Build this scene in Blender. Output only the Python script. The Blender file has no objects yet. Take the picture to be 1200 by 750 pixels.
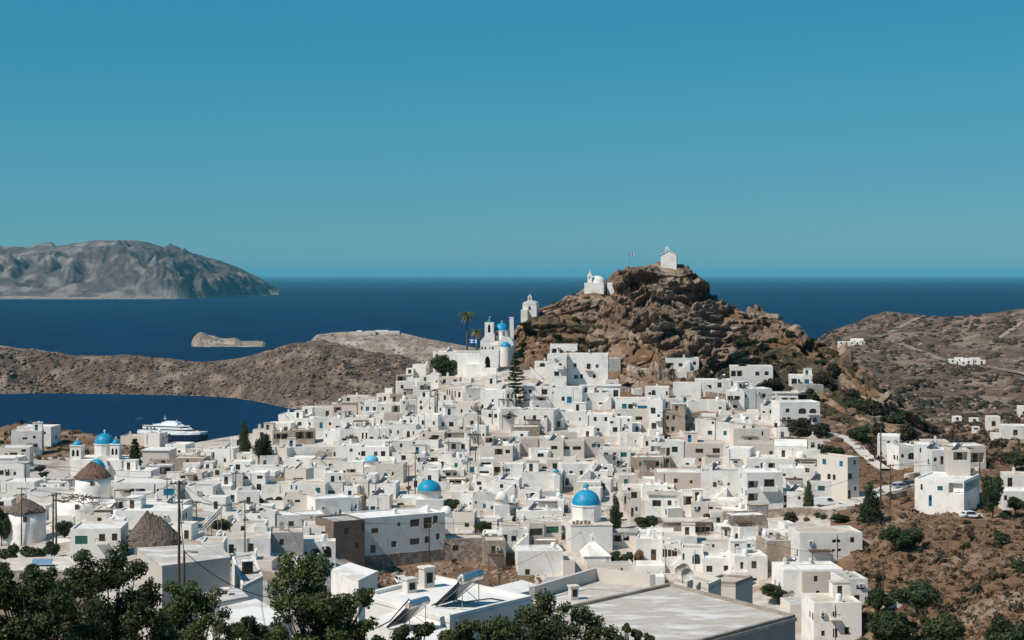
import bpy, math, random
import numpy as np
from mathutils import Vector, Matrix
rnd = random.Random(7)
R = math.radians
scn = bpy.context.scene
col = scn.collection

# ------------------------------------------------------------------ camera
F, CX, HY = 2000.0, 600.0, 322.0       # focal length, centre and horizon in photo pixels
S = 1.2                                # metres per survey unit of depth
HC = 138.0                             # camera height above the sea
cam_d = bpy.data.cameras.new('camera'); cam = bpy.data.objects.new('camera', cam_d); col.objects.link(cam)
cam.location = (0, 0, HC); cam.rotation_euler = (R(90), 0, 0)
cam_d.sensor_width = 36; cam_d.lens = 36 * F / 1200; cam_d.shift_y = -(375 - HY) / 1200
cam_d.clip_start = 1; cam_d.clip_end = 900000
scn.camera = cam

# ------------------------------------------------------------------ sky, sun, exposure
SUN_EL, SUN_AZ = R(50), math.atan2(-0.83, -0.56)     # azimuth measured from +Y towards +X
w = bpy.data.worlds.new('World'); scn.world = w; w.use_nodes = True
nt = w.node_tree; bg = nt.nodes['Background']
sky = nt.nodes.new('ShaderNodeTexSky'); sky.sky_type = 'NISHITA'; sky.sun_disc = False
sky.sun_elevation = SUN_EL; sky.sun_rotation = SUN_AZ; sky.altitude = 140
sky.air_density = 1.0; sky.dust_density = 0.0; sky.ozone_density = 3.0
sep = nt.nodes.new('ShaderNodeSeparateColor'); cmb = nt.nodes.new('ShaderNodeCombineColor'); nt.links.new(sky.outputs[0], sep.inputs[0])
SKY_GRADE = ((.62 * .075, 1.45, 6.6, .08), (.86 * .075, .55, 5.35, .0), (.80 * .075, .5, 7.1, .0))   # per channel: gain, gamma, gain, lift (the photograph's teal grading)
for i, (g0, gm, g1, lf) in enumerate(SKY_GRADE):
    prev = sep.outputs[i]
    for op, v in (('MULTIPLY', g0), ('POWER', gm), ('MULTIPLY', g1), ('ADD', lf)):
        mn = nt.nodes.new('ShaderNodeMath'); mn.operation = op; mn.inputs[1].default_value = v; nt.links.new(prev, mn.inputs[0]); prev = mn.outputs[0]
    nt.links.new(prev, cmb.inputs[i])
nt.links.new(cmb.outputs[0], bg.inputs['Color'])
bg.inputs['Strength'].default_value = 0.1
sd = bpy.data.lights.new('sun', 'SUN'); sun = bpy.data.objects.new('sun', sd); col.objects.link(sun)
sd.energy = 4.7; sd.angle = R(0.5); sd.color = (1.0, 0.92, 0.82)
sdir = Vector((math.sin(SUN_AZ) * math.cos(SUN_EL), math.cos(SUN_AZ) * math.cos(SUN_EL), math.sin(SUN_EL)))
sun.rotation_euler = sdir.to_track_quat('Z', 'Y').to_euler(); sun.location = (0, 0, 300)
scn.view_settings.view_transform = 'Standard'; scn.view_settings.look = 'None'
scn.view_settings.exposure = 0.0; scn.view_settings.gamma = 1.0; scn.view_settings.use_curve_mapping = False

# ------------------------------------------------------------------ helpers
def P(px, py, Y):                      # photo pixel at depth Y (metres) -> point
    return Vector(((px - CX) / F * Y, Y, HC - (py - HY) / F * Y))

def hash2(ix, iy, seed):
    h = (ix.astype(np.int64) * 374761393 + iy.astype(np.int64) * 668265263 + seed * 974711) & 0xffffffff
    h = ((h ^ (h >> 13)) * 1274126177) & 0xffffffff
    h = (h ^ (h >> 16)) & 0xffffffff
    return h.astype(np.float64) / 4294967295.0

def vnoise(x, y, seed=0):
    ix, iy = np.floor(x), np.floor(y); fx, fy = x - ix, y - iy
    sx, sy = fx * fx * (3 - 2 * fx), fy * fy * (3 - 2 * fy)
    a, b = hash2(ix, iy, seed), hash2(ix + 1, iy, seed)
    c, d = hash2(ix, iy + 1, seed), hash2(ix + 1, iy + 1, seed)
    return (a * (1 - sx) + b * sx) * (1 - sy) + (c * (1 - sx) + d * sx) * sy - 0.5

def fbm(x, y, oct=4, seed=0, gain=0.5, ridged=False):
    s, amp, f = 0, 1.0, 1.0
    for o in range(oct):
        n = vnoise(x * f + o * 17.3, y * f - o * 9.1, seed + o)
        if ridged: n = 0.5 - 2 * np.abs(n)
        s = s + amp * n; amp *= gain; f *= 2.03
    return s

def facets(x, y, seed=0):              # voronoi cells, each a tilted plane: blocky rock
    ix, iy = np.floor(x), np.floor(y)
    best = np.full(x.shape, 1e9); val = np.zeros(x.shape)
    for dx in (-1, 0, 1):
        for dy in (-1, 0, 1):
            jx, jy = ix + dx, iy + dy
            cx, cy = jx + hash2(jx, jy, seed), jy + hash2(jx, jy, seed + 1)
            d = (x - cx) ** 2 + (y - cy) ** 2
            o = hash2(jx, jy, seed + 2) - 0.5; gx = hash2(jx, jy, seed + 3) - 0.5; gy = hash2(jx, jy, seed + 4) - 0.3
            v = o + 0.9 * gx * (x - cx) + 0.9 * gy * (y - cy)
            m = d < best; best = np.where(m, d, best); val = np.where(m, v, val)
    return val

def cracks(x, y, seed=0):              # joints between the same cells
    ix, iy = np.floor(x), np.floor(y); f1 = np.full(x.shape, 1e9); f2 = np.full(x.shape, 1e9)
    for dx in (-1, 0, 1):
        for dy in (-1, 0, 1):
            jx, jy = ix + dx, iy + dy; d = np.hypot(x - jx - hash2(jx, jy, seed), y - jy - hash2(jx, jy, seed + 1))
            f2 = np.where(d < f1, f1, np.minimum(f2, d)); f1 = np.minimum(f1, d)
    return np.clip(1 - (f2 - f1) / .14, 0, 1)

def tag(o, label=None, cat=None, group=None, kind=None):
    if label: o['label'] = label
    if cat: o['category'] = cat
    if group: o['group'] = group
    if kind: o['kind'] = kind
    return o

def empty(name, loc, rz=0.0, parent=None):
    o = bpy.data.objects.new(name, None); col.objects.link(o)
    o.location = loc; o.rotation_euler = (0, 0, rz); o.empty_display_size = 0.3
    if parent: o.parent = parent
    return o

def link(name, me, parent=None, loc=None, rz=0.0, scale=None):
    o = bpy.data.objects.new(name, me); col.objects.link(o)
    if parent: o.parent = parent
    if loc is not None: o.location = loc
    if rz: o.rotation_euler = (0, 0, rz)
    if scale: o.scale = scale
    return o

class MB:                              # collects faces of one mesh
    def __init__(s): s.v, s.f, s.m, s.sm = [], [], [], []
    def face(s, pts, m=0, smooth=False):
        b = len(s.v); s.v += [tuple(p) for p in pts]; s.f.append(tuple(range(b, b + len(pts)))); s.m.append(m); s.sm.append(smooth)
    def grid(s, rows, m=0, smooth=False, close=False):
        b = len(s.v); n = len(rows[0])
        for r in rows: s.v += [tuple(p) for p in r]
        for i in range(len(rows) - 1):
            for j in range(n if close else n - 1):
                k = (j + 1) % n
                s.f.append((b + i * n + j, b + i * n + k, b + (i + 1) * n + k, b + (i + 1) * n + j)); s.m.append(m); s.sm.append(smooth)
    def box(s, x0, x1, y0, y1, z0, z1, m=0, M=None, top=None):
        c = [(x0, y0, z0), (x1, y0, z0), (x1, y1, z0), (x0, y1, z0), (x0, y0, z1), (x1, y0, z1), (x1, y1, z1), (x0, y1, z1)]
        if M: c = [tuple(M @ Vector(p)) for p in c]
        b = len(s.v); s.v += c
        for k, f in enumerate([(0, 3, 2, 1), (4, 5, 6, 7), (0, 1, 5, 4), (1, 2, 6, 5), (2, 3, 7, 6), (3, 0, 4, 7)]):
            s.f.append(tuple(b + i for i in f)); s.m.append(top if (top is not None and k == 1) else m); s.sm.append(False)
    def lathe(s, prof, n=16, m=0, smooth=True, c=(0, 0), a0=0.0, a1=2 * math.pi, jit=0.0):
        full = abs(a1 - a0 - 2 * math.pi) < 1e-6; k = n if full else n + 1
        rows = []
        for r, z in prof:
            rows.append([(c[0] + r * (1 + jit * rnd.uniform(-1, 1)) * math.cos(a0 + (a1 - a0) * i / n), c[1] + r * (1 + jit * rnd.uniform(-1, 1)) * math.sin(a0 + (a1 - a0) * i / n), z) for i in range(k)])
        s.grid(rows, m, smooth, full)
    def tube(s, pts, r, n=6, m=0, smooth=True, r1=None):
        pts = [Vector(p) for p in pts]; rows = []
        for i, p in enumerate(pts):
            d = (pts[min(i + 1, len(pts) - 1)] - pts[max(i - 1, 0)]).normalized()
            u = d.cross(Vector((0, 0, 1)));
            if u.length < 1e-3: u = Vector((1, 0, 0))
            u.normalize(); v = d.cross(u); rr = r if r1 is None else r + (r1 - r) * i / (len(pts) - 1)
            rows.append([p + (u * math.cos(2 * math.pi * k / n) + v * math.sin(2 * math.pi * k / n)) * rr for k in range(n)])
        s.grid(rows, m, smooth, True)
        s.face(rows[0][::-1], m); s.face(rows[-1], m)
    def mesh(s, name, mats):
        me = bpy.data.meshes.new(name); me.from_pydata(s.v, [], s.f)
        for k in (mats if isinstance(mats, (list, tuple)) else [mats]): me.materials.append(M[k] if isinstance(k, str) else k)
        me.polygons.foreach_set('material_index', s.m); me.polygons.foreach_set('use_smooth', s.sm); me.update()
        return me
    def build(s, name, mats, parent=None, loc=None, rz=0.0):
        return link(name, s.mesh(name, mats), parent, loc, rz)

def np_mesh(name, V, Fq, mats, smooth=False, midx=None):
    me = bpy.data.meshes.new(name); V = np.asarray(V, dtype=np.float32); Fq = np.asarray(Fq, dtype=np.int32); k = Fq.shape[1]
    me.vertices.add(len(V)); me.vertices.foreach_set('co', V.ravel())
    me.loops.add(Fq.size); me.loops.foreach_set('vertex_index', Fq.ravel())
    me.polygons.add(len(Fq)); me.polygons.foreach_set('loop_start', np.arange(0, Fq.size, k, dtype=np.int32))
    me.polygons.foreach_set('loop_total', np.full(len(Fq), k, dtype=np.int32))
    if smooth: me.polygons.foreach_set('use_smooth', np.ones(len(Fq), dtype=bool))
    for q in mats: me.materials.append(M[q])
    if midx is not None: me.polygons.foreach_set('material_index', np.asarray(midx, dtype=np.int32))
    me.update(calc_edges=True); me.validate()
    return me

def grid_faces(nr, nc):
    i = np.arange(nr - 1)[:, None] * nc + np.arange(nc - 1)[None, :]
    return np.stack([i, i + 1, i + nc + 1, i + nc], -1).reshape(-1, 4)

# ------------------------------------------------------------------ materials
M = {}
def mat(name, c1, c2=None, c3=None, rough=0.85, scale=1.0, big=0.08, bump=0.0, bscale=None, spec=0.3, rand=0.0, metal=0.0, aniso=(1, 1, 1), mottle=0.5):
    """principled; c1/c2 mottled by a fine noise, c3 in large patches, per-object value jitter"""
    m = bpy.data.materials.new(name); m.use_nodes = True; t = m.node_tree; b = t.nodes['Principled BSDF']
    b.inputs['Roughness'].default_value = rough; b.inputs['Specular IOR Level'].default_value = spec; b.inputs['Metallic'].default_value = metal
    c = lambda q: (q[0], q[1], q[2], 1)
    b.inputs['Base Color'].default_value = c(c1); M[name] = m
    if c2 is None: return m
    geo = t.nodes.new('ShaderNodeTexCoord'); mp = t.nodes.new('ShaderNodeMapping'); mp.inputs['Scale'].default_value = aniso
    geo2 = t.nodes.new('ShaderNodeNewGeometry'); t.links.new(geo2.outputs['Position'], mp.inputs['Vector'])
    n1 = t.nodes.new('ShaderNodeTexNoise'); n1.inputs['Scale'].default_value = scale; n1.inputs['Detail'].default_value = 8; n1.inputs['Roughness'].default_value = 0.65
    t.links.new(mp.outputs[0], n1.inputs['Vector'])
    r1 = t.nodes.new('ShaderNodeMapRange'); r1.inputs['From Min'].default_value = 0.5 - 0.28 * mottle; r1.inputs['From Max'].default_value = 0.5 + 0.28 * mottle
    t.links.new(n1.outputs['Fac'], r1.inputs['Value'])
    mx = t.nodes.new('ShaderNodeMix'); mx.data_type = 'RGBA'; mx.inputs['A'].default_value = c(c1); mx.inputs['B'].default_value = c(c2)
    t.links.new(r1.outputs[0], mx.inputs['Factor']); out = mx.outputs['Result']
    if c3 is not None:
        n2 = t.nodes.new('ShaderNodeTexNoise'); n2.inputs['Scale'].default_value = big; n2.inputs['Detail'].default_value = 6; n2.inputs['Roughness'].default_value = 0.6
        t.links.new(mp.outputs[0], n2.inputs['Vector'])
        r2 = t.nodes.new('ShaderNodeMapRange'); r2.inputs['From Min'].default_value = 0.5; r2.inputs['From Max'].default_value = 0.62
        t.links.new(n2.outputs['Fac'], r2.inputs['Value'])
        m2 = t.nodes.new('ShaderNodeMix'); m2.data_type = 'RGBA'; m2.inputs['B'].default_value = c(c3)
        t.links.new(out, m2.inputs['A']); t.links.new(r2.outputs[0], m2.inputs['Factor']); out = m2.outputs['Result']
    if rand:
        oi = t.nodes.new('ShaderNodeObjectInfo'); hs = t.nodes.new('ShaderNodeHueSaturation')
        rr = t.nodes.new('ShaderNodeMapRange'); rr.inputs['To Min'].default_value = 1 - rand; rr.inputs['To Max'].default_value = 1 + rand * 0.6
        t.links.new(oi.outputs['Random'], rr.inputs['Value']); t.links.new(rr.outputs[0], hs.inputs['Value']); t.links.new(out, hs.inputs['Color']); out = hs.outputs[0]
    t.links.new(out, b.inputs['Base Color'])
    if bump:
        bp = t.nodes.new('ShaderNodeBump'); bp.inputs['Distance'].default_value = bump
        nb = t.nodes.new('ShaderNodeTexNoise'); nb.inputs['Scale'].default_value = bscale or scale; nb.inputs['Detail'].default_value = 10; nb.inputs['Roughness'].default_value = 0.7
        t.links.new(mp.outputs[0], nb.inputs['Vector']); t.links.new(nb.outputs['Fac'], bp.inputs['Height']); t.links.new(bp.outputs[0], b.inputs['Normal'])
    return m

# walls and roofs
mat('white', (.825, .80, .76), (.765, .735, .69), (.69, .65, .60), scale=1.6, big=.5, bump=.03, bscale=2.5, rand=.13, mottle=1.2)
mat('cream', (.70, .64, .57), (.60, .54, .47), scale=.8, bump=.03, bscale=2.5, rand=.15, mottle=1.2)
mat('pink', (.66, .56, .50), (.56, .47, .42), scale=.8, bump=.03, bscale=2.5, rand=.12, mottle=1.2)
mat('grey', (.42, .40, .38), (.32, .30, .28), (.5, .48, .45), scale=1.2, big=.4, bump=.04, bscale=3, rand=.15, mottle=1.2)
mat('tan', (.40, .33, .26), (.28, .22, .17), (.45, .39, .32), scale=2.0, big=.5, bump=.10, bscale=3, rand=.12)
mat('brown', (.22, .155, .12), (.16, .115, .09), scale=1.0, bump=.03, bscale=3, rand=.1)
mat('stone', (.34, .27, .21), (.16, .12, .095), (.42, .36, .30), scale=2.2, big=.8, bump=.2, bscale=2.6, rand=.1)
mat('roof_white', (.82, .80, .77), (.72, .70, .66), (.60, .55, .49), scale=.7, big=.25, bump=.02, bscale=2, rand=.08, mottle=1.2)
mat('roof_beige', (.56, .48, .40), (.46, .39, .32), (.66, .60, .53), scale=.7, big=.3, bump=.02, bscale=2, rand=.15, mottle=1.2)
mat('roof_grey', (.44, .42, .39), (.34, .32, .30), (.55, .52, .48), scale=.7, big=.3, bump=.02, bscale=2, rand=.15, mottle=1.2)
mat('roof_slab', (.60, .555, .51), (.36, .31, .265), (.68, .65, .62), scale=1.7, big=.45, bump=.05, bscale=6, mottle=.85, aniso=(.6, 1.4, 1))
mat('paving', (.56, .51, .46), (.40, .35, .30), (.30, .22, .16), scale=.5, big=.12, bump=.05, bscale=2)
mat('path', (.60, .56, .51), (.50, .46, .42), scale=.6, bump=.03, bscale=2)
mat('glass', (.022, .024, .028), rough=.12, spec=.5)
mat('dark', (.03, .026, .024), rough=.9)
mat('wood', (.14, .085, .05), (.09, .055, .035), scale=4, rough=.7)
mat('frame', (.55, .52, .48), rough=.6)
mat('blue', (.010, .19, .32), (.008, .15, .28), scale=3, rough=.5)
mat('teal', (.012, .16, .17), (.02, .12, .13), scale=3, rough=.5)
mat('green', (.03, .15, .10), (.02, .11, .08), scale=3, rough=.5)
mat('dome_blue', (.006, .225, .40), (.010, .26, .44), (.03, .31, .47), scale=.8, big=.5, rough=.45, bump=.01, bscale=2)
mat('dome_pale', (.10, .42, .62), (.14, .48, .66), scale=.8, rough=.5)
mat('metal', (.45, .46, .47), (.36, .37, .38), scale=3, rough=.35, metal=.8)
mat('tank_steel', (.62, .63, .64), rough=.28, metal=.9)
mat('collector', (.045, .045, .05), rough=.18, spec=.6)
mat('pole', (.10, .075, .055), (.06, .045, .035), scale=3, rough=.9)
mat('wire', (.02, .02, .02), rough=.7)
mat('thatch', (.19, .15, .118), (.065, .05, .04), scale=3.0, rough=.95, bump=.12, bscale=5)
mat('thatch_red', (.20, .12, .085), (.10, .06, .045), scale=2.5, rough=.95, bump=.12, bscale=4)
mat('bark', (.13, .10, .08), (.07, .055, .045), scale=4, rough=.95)
mat('ship_white', (.80, .81, .82), rough=.35)
mat('ship_navy', (.010, .022, .05), rough=.3)
mat('cloth_blue', (.05, .22, .55), rough=.7)
mat('tarp', (.16, .27, .40), (.12, .20, .32), scale=2, rough=.6)
mat('red_paint', (.38, .07, .05), rough=.6)
mat('rubber', (.02, .02, .02), rough=.8)
mat('car_white', (.78, .78, .78), rough=.25, spec=.5)
mat('car_dark', (.03, .035, .045), rough=.2, spec=.5)
mat('car_silver', (.45, .50, .56), rough=.25, metal=.5)
mat('car_green', (.36, .52, .20), rough=.3, spec=.5)
# plants
def leafmat(name, c1, c2):
    m = mat(name, c1, c2, scale=.55, rough=.6, spec=.25, rand=.18, mottle=1.0); t = m.node_tree; b = t.nodes['Principled BSDF']
    tr = t.nodes.new('ShaderNodeBsdfTranslucent'); mx = t.nodes.new('ShaderNodeMixShader'); mx.inputs[0].default_value = .28
    src_ = b.inputs['Base Color'].links[0].from_socket; t.links.new(src_, tr.inputs['Color']); t.links.new(b.outputs[0], mx.inputs[1]); t.links.new(tr.outputs[0], mx.inputs[2]); t.links.new(mx.outputs[0], t.nodes['Material Output'].inputs['Surface'])
    return m
leafmat('leaf_dark', (.034, .050, .021), (.072, .098, .040))
leafmat('leaf_mid', (.060, .085, .030), (.12, .15, .052))
leafmat('leaf_olive', (.075, .085, .045), (.045, .055, .03))
leafmat('scrub', (.085, .066, .042), (.04, .036, .023))
leafmat('dry', (.30, .20, .11), (.20, .13, .075))
# ground
mat('rock', (.235, .163, .118), (.105, .068, .048), (.33, .25, .19), scale=.45, big=.09, rough=.95, bump=.35, bscale=.9, spec=.15)
mat('soil', (.225, .133, .080), (.125, .078, .048), (.28, .205, .145), scale=.35, big=.06, rough=1, bump=.30, bscale=.8, spec=.1)
mat('thicket', (.085, .068, .042), (.040, .040, .024), (.13, .095, .06), scale=.9, big=.15, rough=1, bump=.6, bscale=1.2, spec=.1)
mat('hill', (.168, .118, .088), (.066, .048, .037), (.24, .182, .14), scale=.11, big=.03, rough=1, bump=1.2, bscale=.12, spec=.1)
mat('hill_pale', (.33, .265, .21), (.16, .125, .10), (.42, .355, .30), scale=.07, big=.03, rough=1, bump=1.2, bscale=.1, spec=.1)
mat('isle', (.120, .103, .098), (.055, .050, .050), (.235, .20, .185), scale=.009, big=.0055, rough=1, bump=8, bscale=.012, spec=.1)
mat('shore', (.30, .25, .21), (.17, .14, .11), scale=.05, rough=1, spec=.1)
# sea: dark water with wave relief
m = mat('sea', (.0008, .021, .060), (.0016, .032, .082), (.001, .026, .070), scale=.006, big=.0012, rough=.35, spec=.06, aniso=(1, .25, 1))
def wave(m):
    t = m.node_tree; b = t.nodes['Principled BSDF']; g = t.nodes.new('ShaderNodeNewGeometry')
    n = t.nodes.new('ShaderNodeTexNoise'); n.inputs['Scale'].default_value = .12; n.inputs['Detail'].default_value = 8; n.inputs['Roughness'].default_value = .7
    bp = t.nodes.new('ShaderNodeBump'); bp.inputs['Distance'].default_value = 2.2
    t.links.new(g.outputs['Position'], n.inputs['Vector']); t.links.new(n.outputs['Fac'], bp.inputs['Height']); t.links.new(bp.outputs[0], b.inputs['Normal'])
wave(m)
def whitecaps(m):
    t = m.node_tree; b = t.nodes['Principled BSDF']; g = t.nodes.new('ShaderNodeNewGeometry'); mp = t.nodes.new('ShaderNodeMapping'); mp.inputs['Scale'].default_value = (.035, .012, 1)
    n = t.nodes.new('ShaderNodeTexNoise'); n.inputs['Scale'].default_value = 1.0; n.inputs['Detail'].default_value = 3; r = t.nodes.new('ShaderNodeMapRange'); r.inputs['From Min'].default_value = .755; r.inputs['From Max'].default_value = .80; r.inputs['To Max'].default_value = .35
    mx = t.nodes.new('ShaderNodeMix'); mx.data_type = 'RGBA'; mx.inputs['B'].default_value = (.6, .66, .7, 1); src_ = b.inputs['Base Color'].links[0].from_socket
    t.links.new(g.outputs['Position'], mp.inputs['Vector']); t.links.new(mp.outputs[0], n.inputs['Vector']); t.links.new(n.outputs['Fac'], r.inputs['Value']); t.links.new(r.outputs[0], mx.inputs['Factor']); t.links.new(src_, mx.inputs['A']); t.links.new(mx.outputs['Result'], b.inputs['Base Color'])
whitecaps(m)
def matte_water(m):                    # wave slopes break up the mirror: mostly body colour, a little gloss
    t = m.node_tree; b = t.nodes['Principled BSDF']; d = t.nodes.new('ShaderNodeBsdfDiffuse'); g = t.nodes.new('ShaderNodeBsdfGlossy'); mx = t.nodes.new('ShaderNodeMixShader')
    g.inputs['Roughness'].default_value = .4; mx.inputs[0].default_value = .05; t.links.new(b.inputs['Base Color'].links[0].from_socket, d.inputs['Color'])
    for q in (d, g): t.links.new(b.inputs['Normal'].links[0].from_socket, q.inputs['Normal'])
    t.links.new(d.outputs[0], mx.inputs[1]); t.links.new(g.outputs[0], mx.inputs[2]); t.links.new(mx.outputs[0], t.nodes['Material Output'].inputs['Surface'])
matte_water(m)
# ------------------------------------------------------------------ terrain heights
CP = []   # px, py, survey depth : ground points that the photograph shows (or implies, where hidden)
for px, lst in {
    -250: [(700, 200), (620, 262), (570, 320), (530, 400)],
    20: [(636, 255), (596, 290), (556, 335), (528, 400), (500, 450), (497, 470)],
    100: [(668, 215), (636, 245), (582, 290), (566, 325), (528, 400), (506, 450)],
    180: [(665, 200), (640, 225), (600, 265), (570, 305), (540, 370), (524, 450)],
    270: [(680, 200), (655, 220), (620, 255), (580, 295), (548, 345), (512, 420)],
    350: [(690, 205), (662, 222), (630, 255), (590, 290), (550, 335), (498, 425)],
    440: [(690, 240), (664, 256), (630, 272), (590, 295), (550, 325), (510, 365), (474, 430)],
    520: [(690, 245), (660, 260), (620, 280), (580, 300), (540, 328), (500, 362), (460, 405), (430, 430)],
    600: [(700, 250), (640, 270), (600, 288), (560, 312), (520, 340), (480, 370), (440, 402), (428, 418)],
    700: [(700, 250), (640, 270), (600, 290), (560, 314), (520, 342), (480, 372), (445, 402)],
    800: [(715, 244), (660, 262), (600, 290), (560, 314), (520, 342), (480, 374), (462, 392)],
    880: [(740, 228), (690, 246), (640, 266), (600, 288), (560, 312), (520, 340), (480, 372), (462, 390)],
    960: [(760, 218), (700, 238), (640, 258), (600, 280), (560, 305), (520, 335), (490, 365)],
    1040: [(760, 205), (700, 226), (650, 242), (600, 272), (565, 300), (535, 328), (520, 340)],
    1110: [(750, 200), (700, 216), (650, 235), (605, 268), (560, 300), (530, 330)],
    1200: [(750, 188), (700, 205), (650, 228), (600, 264), (560, 305), (525, 345)],
    1380: [(750, 188), (690, 212), (640, 240), (590, 280), (550, 330)]}.items():
    for py, Y in lst: CP.append((px, py, Y * S))
CPZ = []  # u, Y, z
for px, py, Y in CP: CPZ.append(((px - CX) / F, Y, HC - (py - HY) / F * Y))
for u in (-.6, -.35, -.15, 0, .15, .35, .6):       # slope under the viewpoint
    for Y, z in ((6, 134.5), (20, 131), (36, 126), (60, 119), (96, 112.5), (130, 106.5)): CPZ.append((u, Y * 1.0, z))
for u, z in ((-.5, 99), (-.3, 98), (-.15, 95), (0, 85), (.15, 82), (.3, 88), (.5, 90)): CPZ.append((u, 185, z))
# behind the town the left side falls to the harbour, the right side to a valley and up again
for u in (-.45, -.3, -.2, -.13):
    CPZ += [(u, 640, 55), (u, 760, 28), (u, 900, 6), (u, 1050, -8), (u, 1500, -12), (u, 2300, -14)]
for u in (-.06, 0, .06, .12):
    CPZ += [(u, 640, 70), (u, 760, 40), (u, 1000, 5), (u, 1300, -10), (u, 2300, -14)]
for px, py, Y in ((1060, 505, 460), (1060, 500, 560), (1060, 492, 720), (1060, 462, 900), (1060, 430, 1060), (1030, 402, 1240), (1040, 372, 1500),
                  (1120, 515, 430), (1120, 505, 520), (1120, 492, 720), (1120, 468, 900), (1120, 432, 1060), (1120, 404, 1200), (1110, 372, 1460),
                  (1190, 510, 430), (1190, 500, 520), (1190, 490, 720), (1190, 470, 880), (1190, 438, 1020), (1190, 400, 1180), (1165, 366, 1380), (1195, 361, 1440), (1185, 363, 1380),
                  (1330, 505, 430), (1330, 495, 560), (1330, 480, 760), (1330, 430, 980), (1330, 380, 1200), (1330, 345, 1450),
                  (985, 470, 700), (985, 440, 900), (985, 412, 1150), (985, 385, 1400), (955, 402, 1350)):
    CPZ.append(((px - CX) / F, Y, HC - (py - HY) / F * Y))
for u, z in ((.17, 40), (.22, 58), (.27, 70), (.31, 80), (.4, 90)): CPZ.append((u, 1750, z))
for u, z in ((.17, -10), (.22, -5), (.27, 0), (.31, 5), (.4, 10)): CPZ.append((u, 2300, z))
CPZ = np.array(CPZ)
def feat(u, Y): return np.stack([u * 5.0, np.log(Y) * 1.6], -1)
def tps_k(d2): return np.where(d2 > 0, d2 * np.log(np.maximum(d2, 1e-12)) * .5, 0)
_X = feat(CPZ[:, 0], CPZ[:, 1]); _n = len(_X)
_K = tps_k(((_X[:, None] - _X[None]) ** 2).sum(-1)) + np.eye(_n) * 2e-4
_Pm = np.hstack([np.ones((_n, 1)), _X]); _A = np.block([[_K, _Pm], [_Pm.T, np.zeros((3, 3))]])
_sol = np.linalg.solve(_A, np.concatenate([CPZ[:, 2], np.zeros(3)]))
def tps(u, Y):
    u = np.asarray(u, float); Y = np.asarray(Y, float); sh = u.shape; X = feat(u.ravel(), Y.ravel()); out = np.empty(len(X))
    for i in range(0, len(X), 20000):
        x = X[i:i + 20000]; d2 = ((x[:, None] - _X[None]) ** 2).sum(-1)
        out[i:i + 20000] = tps_k(d2) @ _sol[:_n] + _sol[_n] + x @ _sol[_n + 1:]
    return out.reshape(sh)

# rocky hill: px, ridge py, ridge depth, foot py, foot depth
HILL = np.array([(560, 436, 432, 440, 424), (580, 412, 438, 436, 420), (600, 391, 445, 431, 418), (618, 368, 448, 432, 417), (640, 357, 452, 433, 415), (665, 344, 456, 437, 412), (690, 337, 460, 441, 410), (712, 331, 463, 445, 408), (722, 321, 465, 450, 405),
    (745, 317, 468, 458, 399), (770, 309, 470, 462, 396), (800, 312, 470, 463, 396), (812, 324, 468, 463, 394), (826, 340, 465, 462, 394), (845, 354, 462, 460, 396), (870, 361, 458, 457, 397), (890, 366, 455, 458, 396),
    (912, 371, 451, 460, 393), (932, 384, 446, 465, 388), (948, 398, 442, 473, 381), (968, 404, 438, 484, 373), (990, 405, 434, 497, 362), (1005, 424, 428, 508, 352), (1020, 432, 420, 515, 346), (1042, 458, 410, 524, 339),
    (1075, 490, 394, 529, 334), (1100, 506, 386, 531, 331), (1130, 520, 372, 534, 328)], float)
_hu = (HILL[:, 0] - CX) / F
_hzr = HC - (HILL[:, 1] - HY) / F * HILL[:, 2] * S; _hzb = HC - (HILL[:, 3] - HY) / F * HILL[:, 4] * S
def hill_par(u):
    return np.interp(u, _hu, _hzr), np.interp(u, _hu, HILL[:, 2] * S), np.interp(u, _hu, _hzb), np.interp(u, _hu, HILL[:, 4] * S)
def hill_prof(t): return np.where(t < 0, t * 1.6, np.where(t < 1, .28 * t + .72 * np.sin(np.clip(t, 0, 1) * math.pi / 2) ** 1.0, 1 - (t - 1) * .9))
def hill_z(u, Y):
    zr, yr, zb, yb = hill_par(u); t = (Y - yb) / (yr - yb)
    z = np.where(t < 1, zb + (zr - zb) * hill_prof(t), zr - (Y - yr) * .75)
    return np.where((u < _hu[0]) | (u > _hu[-1]), -500, z)
def ground(u, Y): return np.maximum(tps(u, Y), hill_z(u, Y))
def gz(x, y): return float(ground(np.array([x / y]), np.array([y]))[0])
def hit(px, py, Y0=225.0, Y1=1700.0):  # where the ray of a pixel meets the ground
    Ys = np.exp(np.linspace(math.log(Y0), math.log(Y1), 900)); u = (px - CX) / F
    g = ground(np.full(Ys.shape, u), Ys); z = HC - (py - HY) / F * Ys; b = np.nonzero(g >= z)[0]
    if len(b) == 0: i = int(np.argmin(z - g))
    else: i = int(b[0])
    if i > 0 and len(b):
        d0, d1 = z[i - 1] - g[i - 1], z[i] - g[i]; f = d0 / (d0 - d1 + 1e-9); Y = Ys[i - 1] + (Ys[i] - Ys[i - 1]) * f
    else: Y = Ys[i]
    return float(Y)

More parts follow.
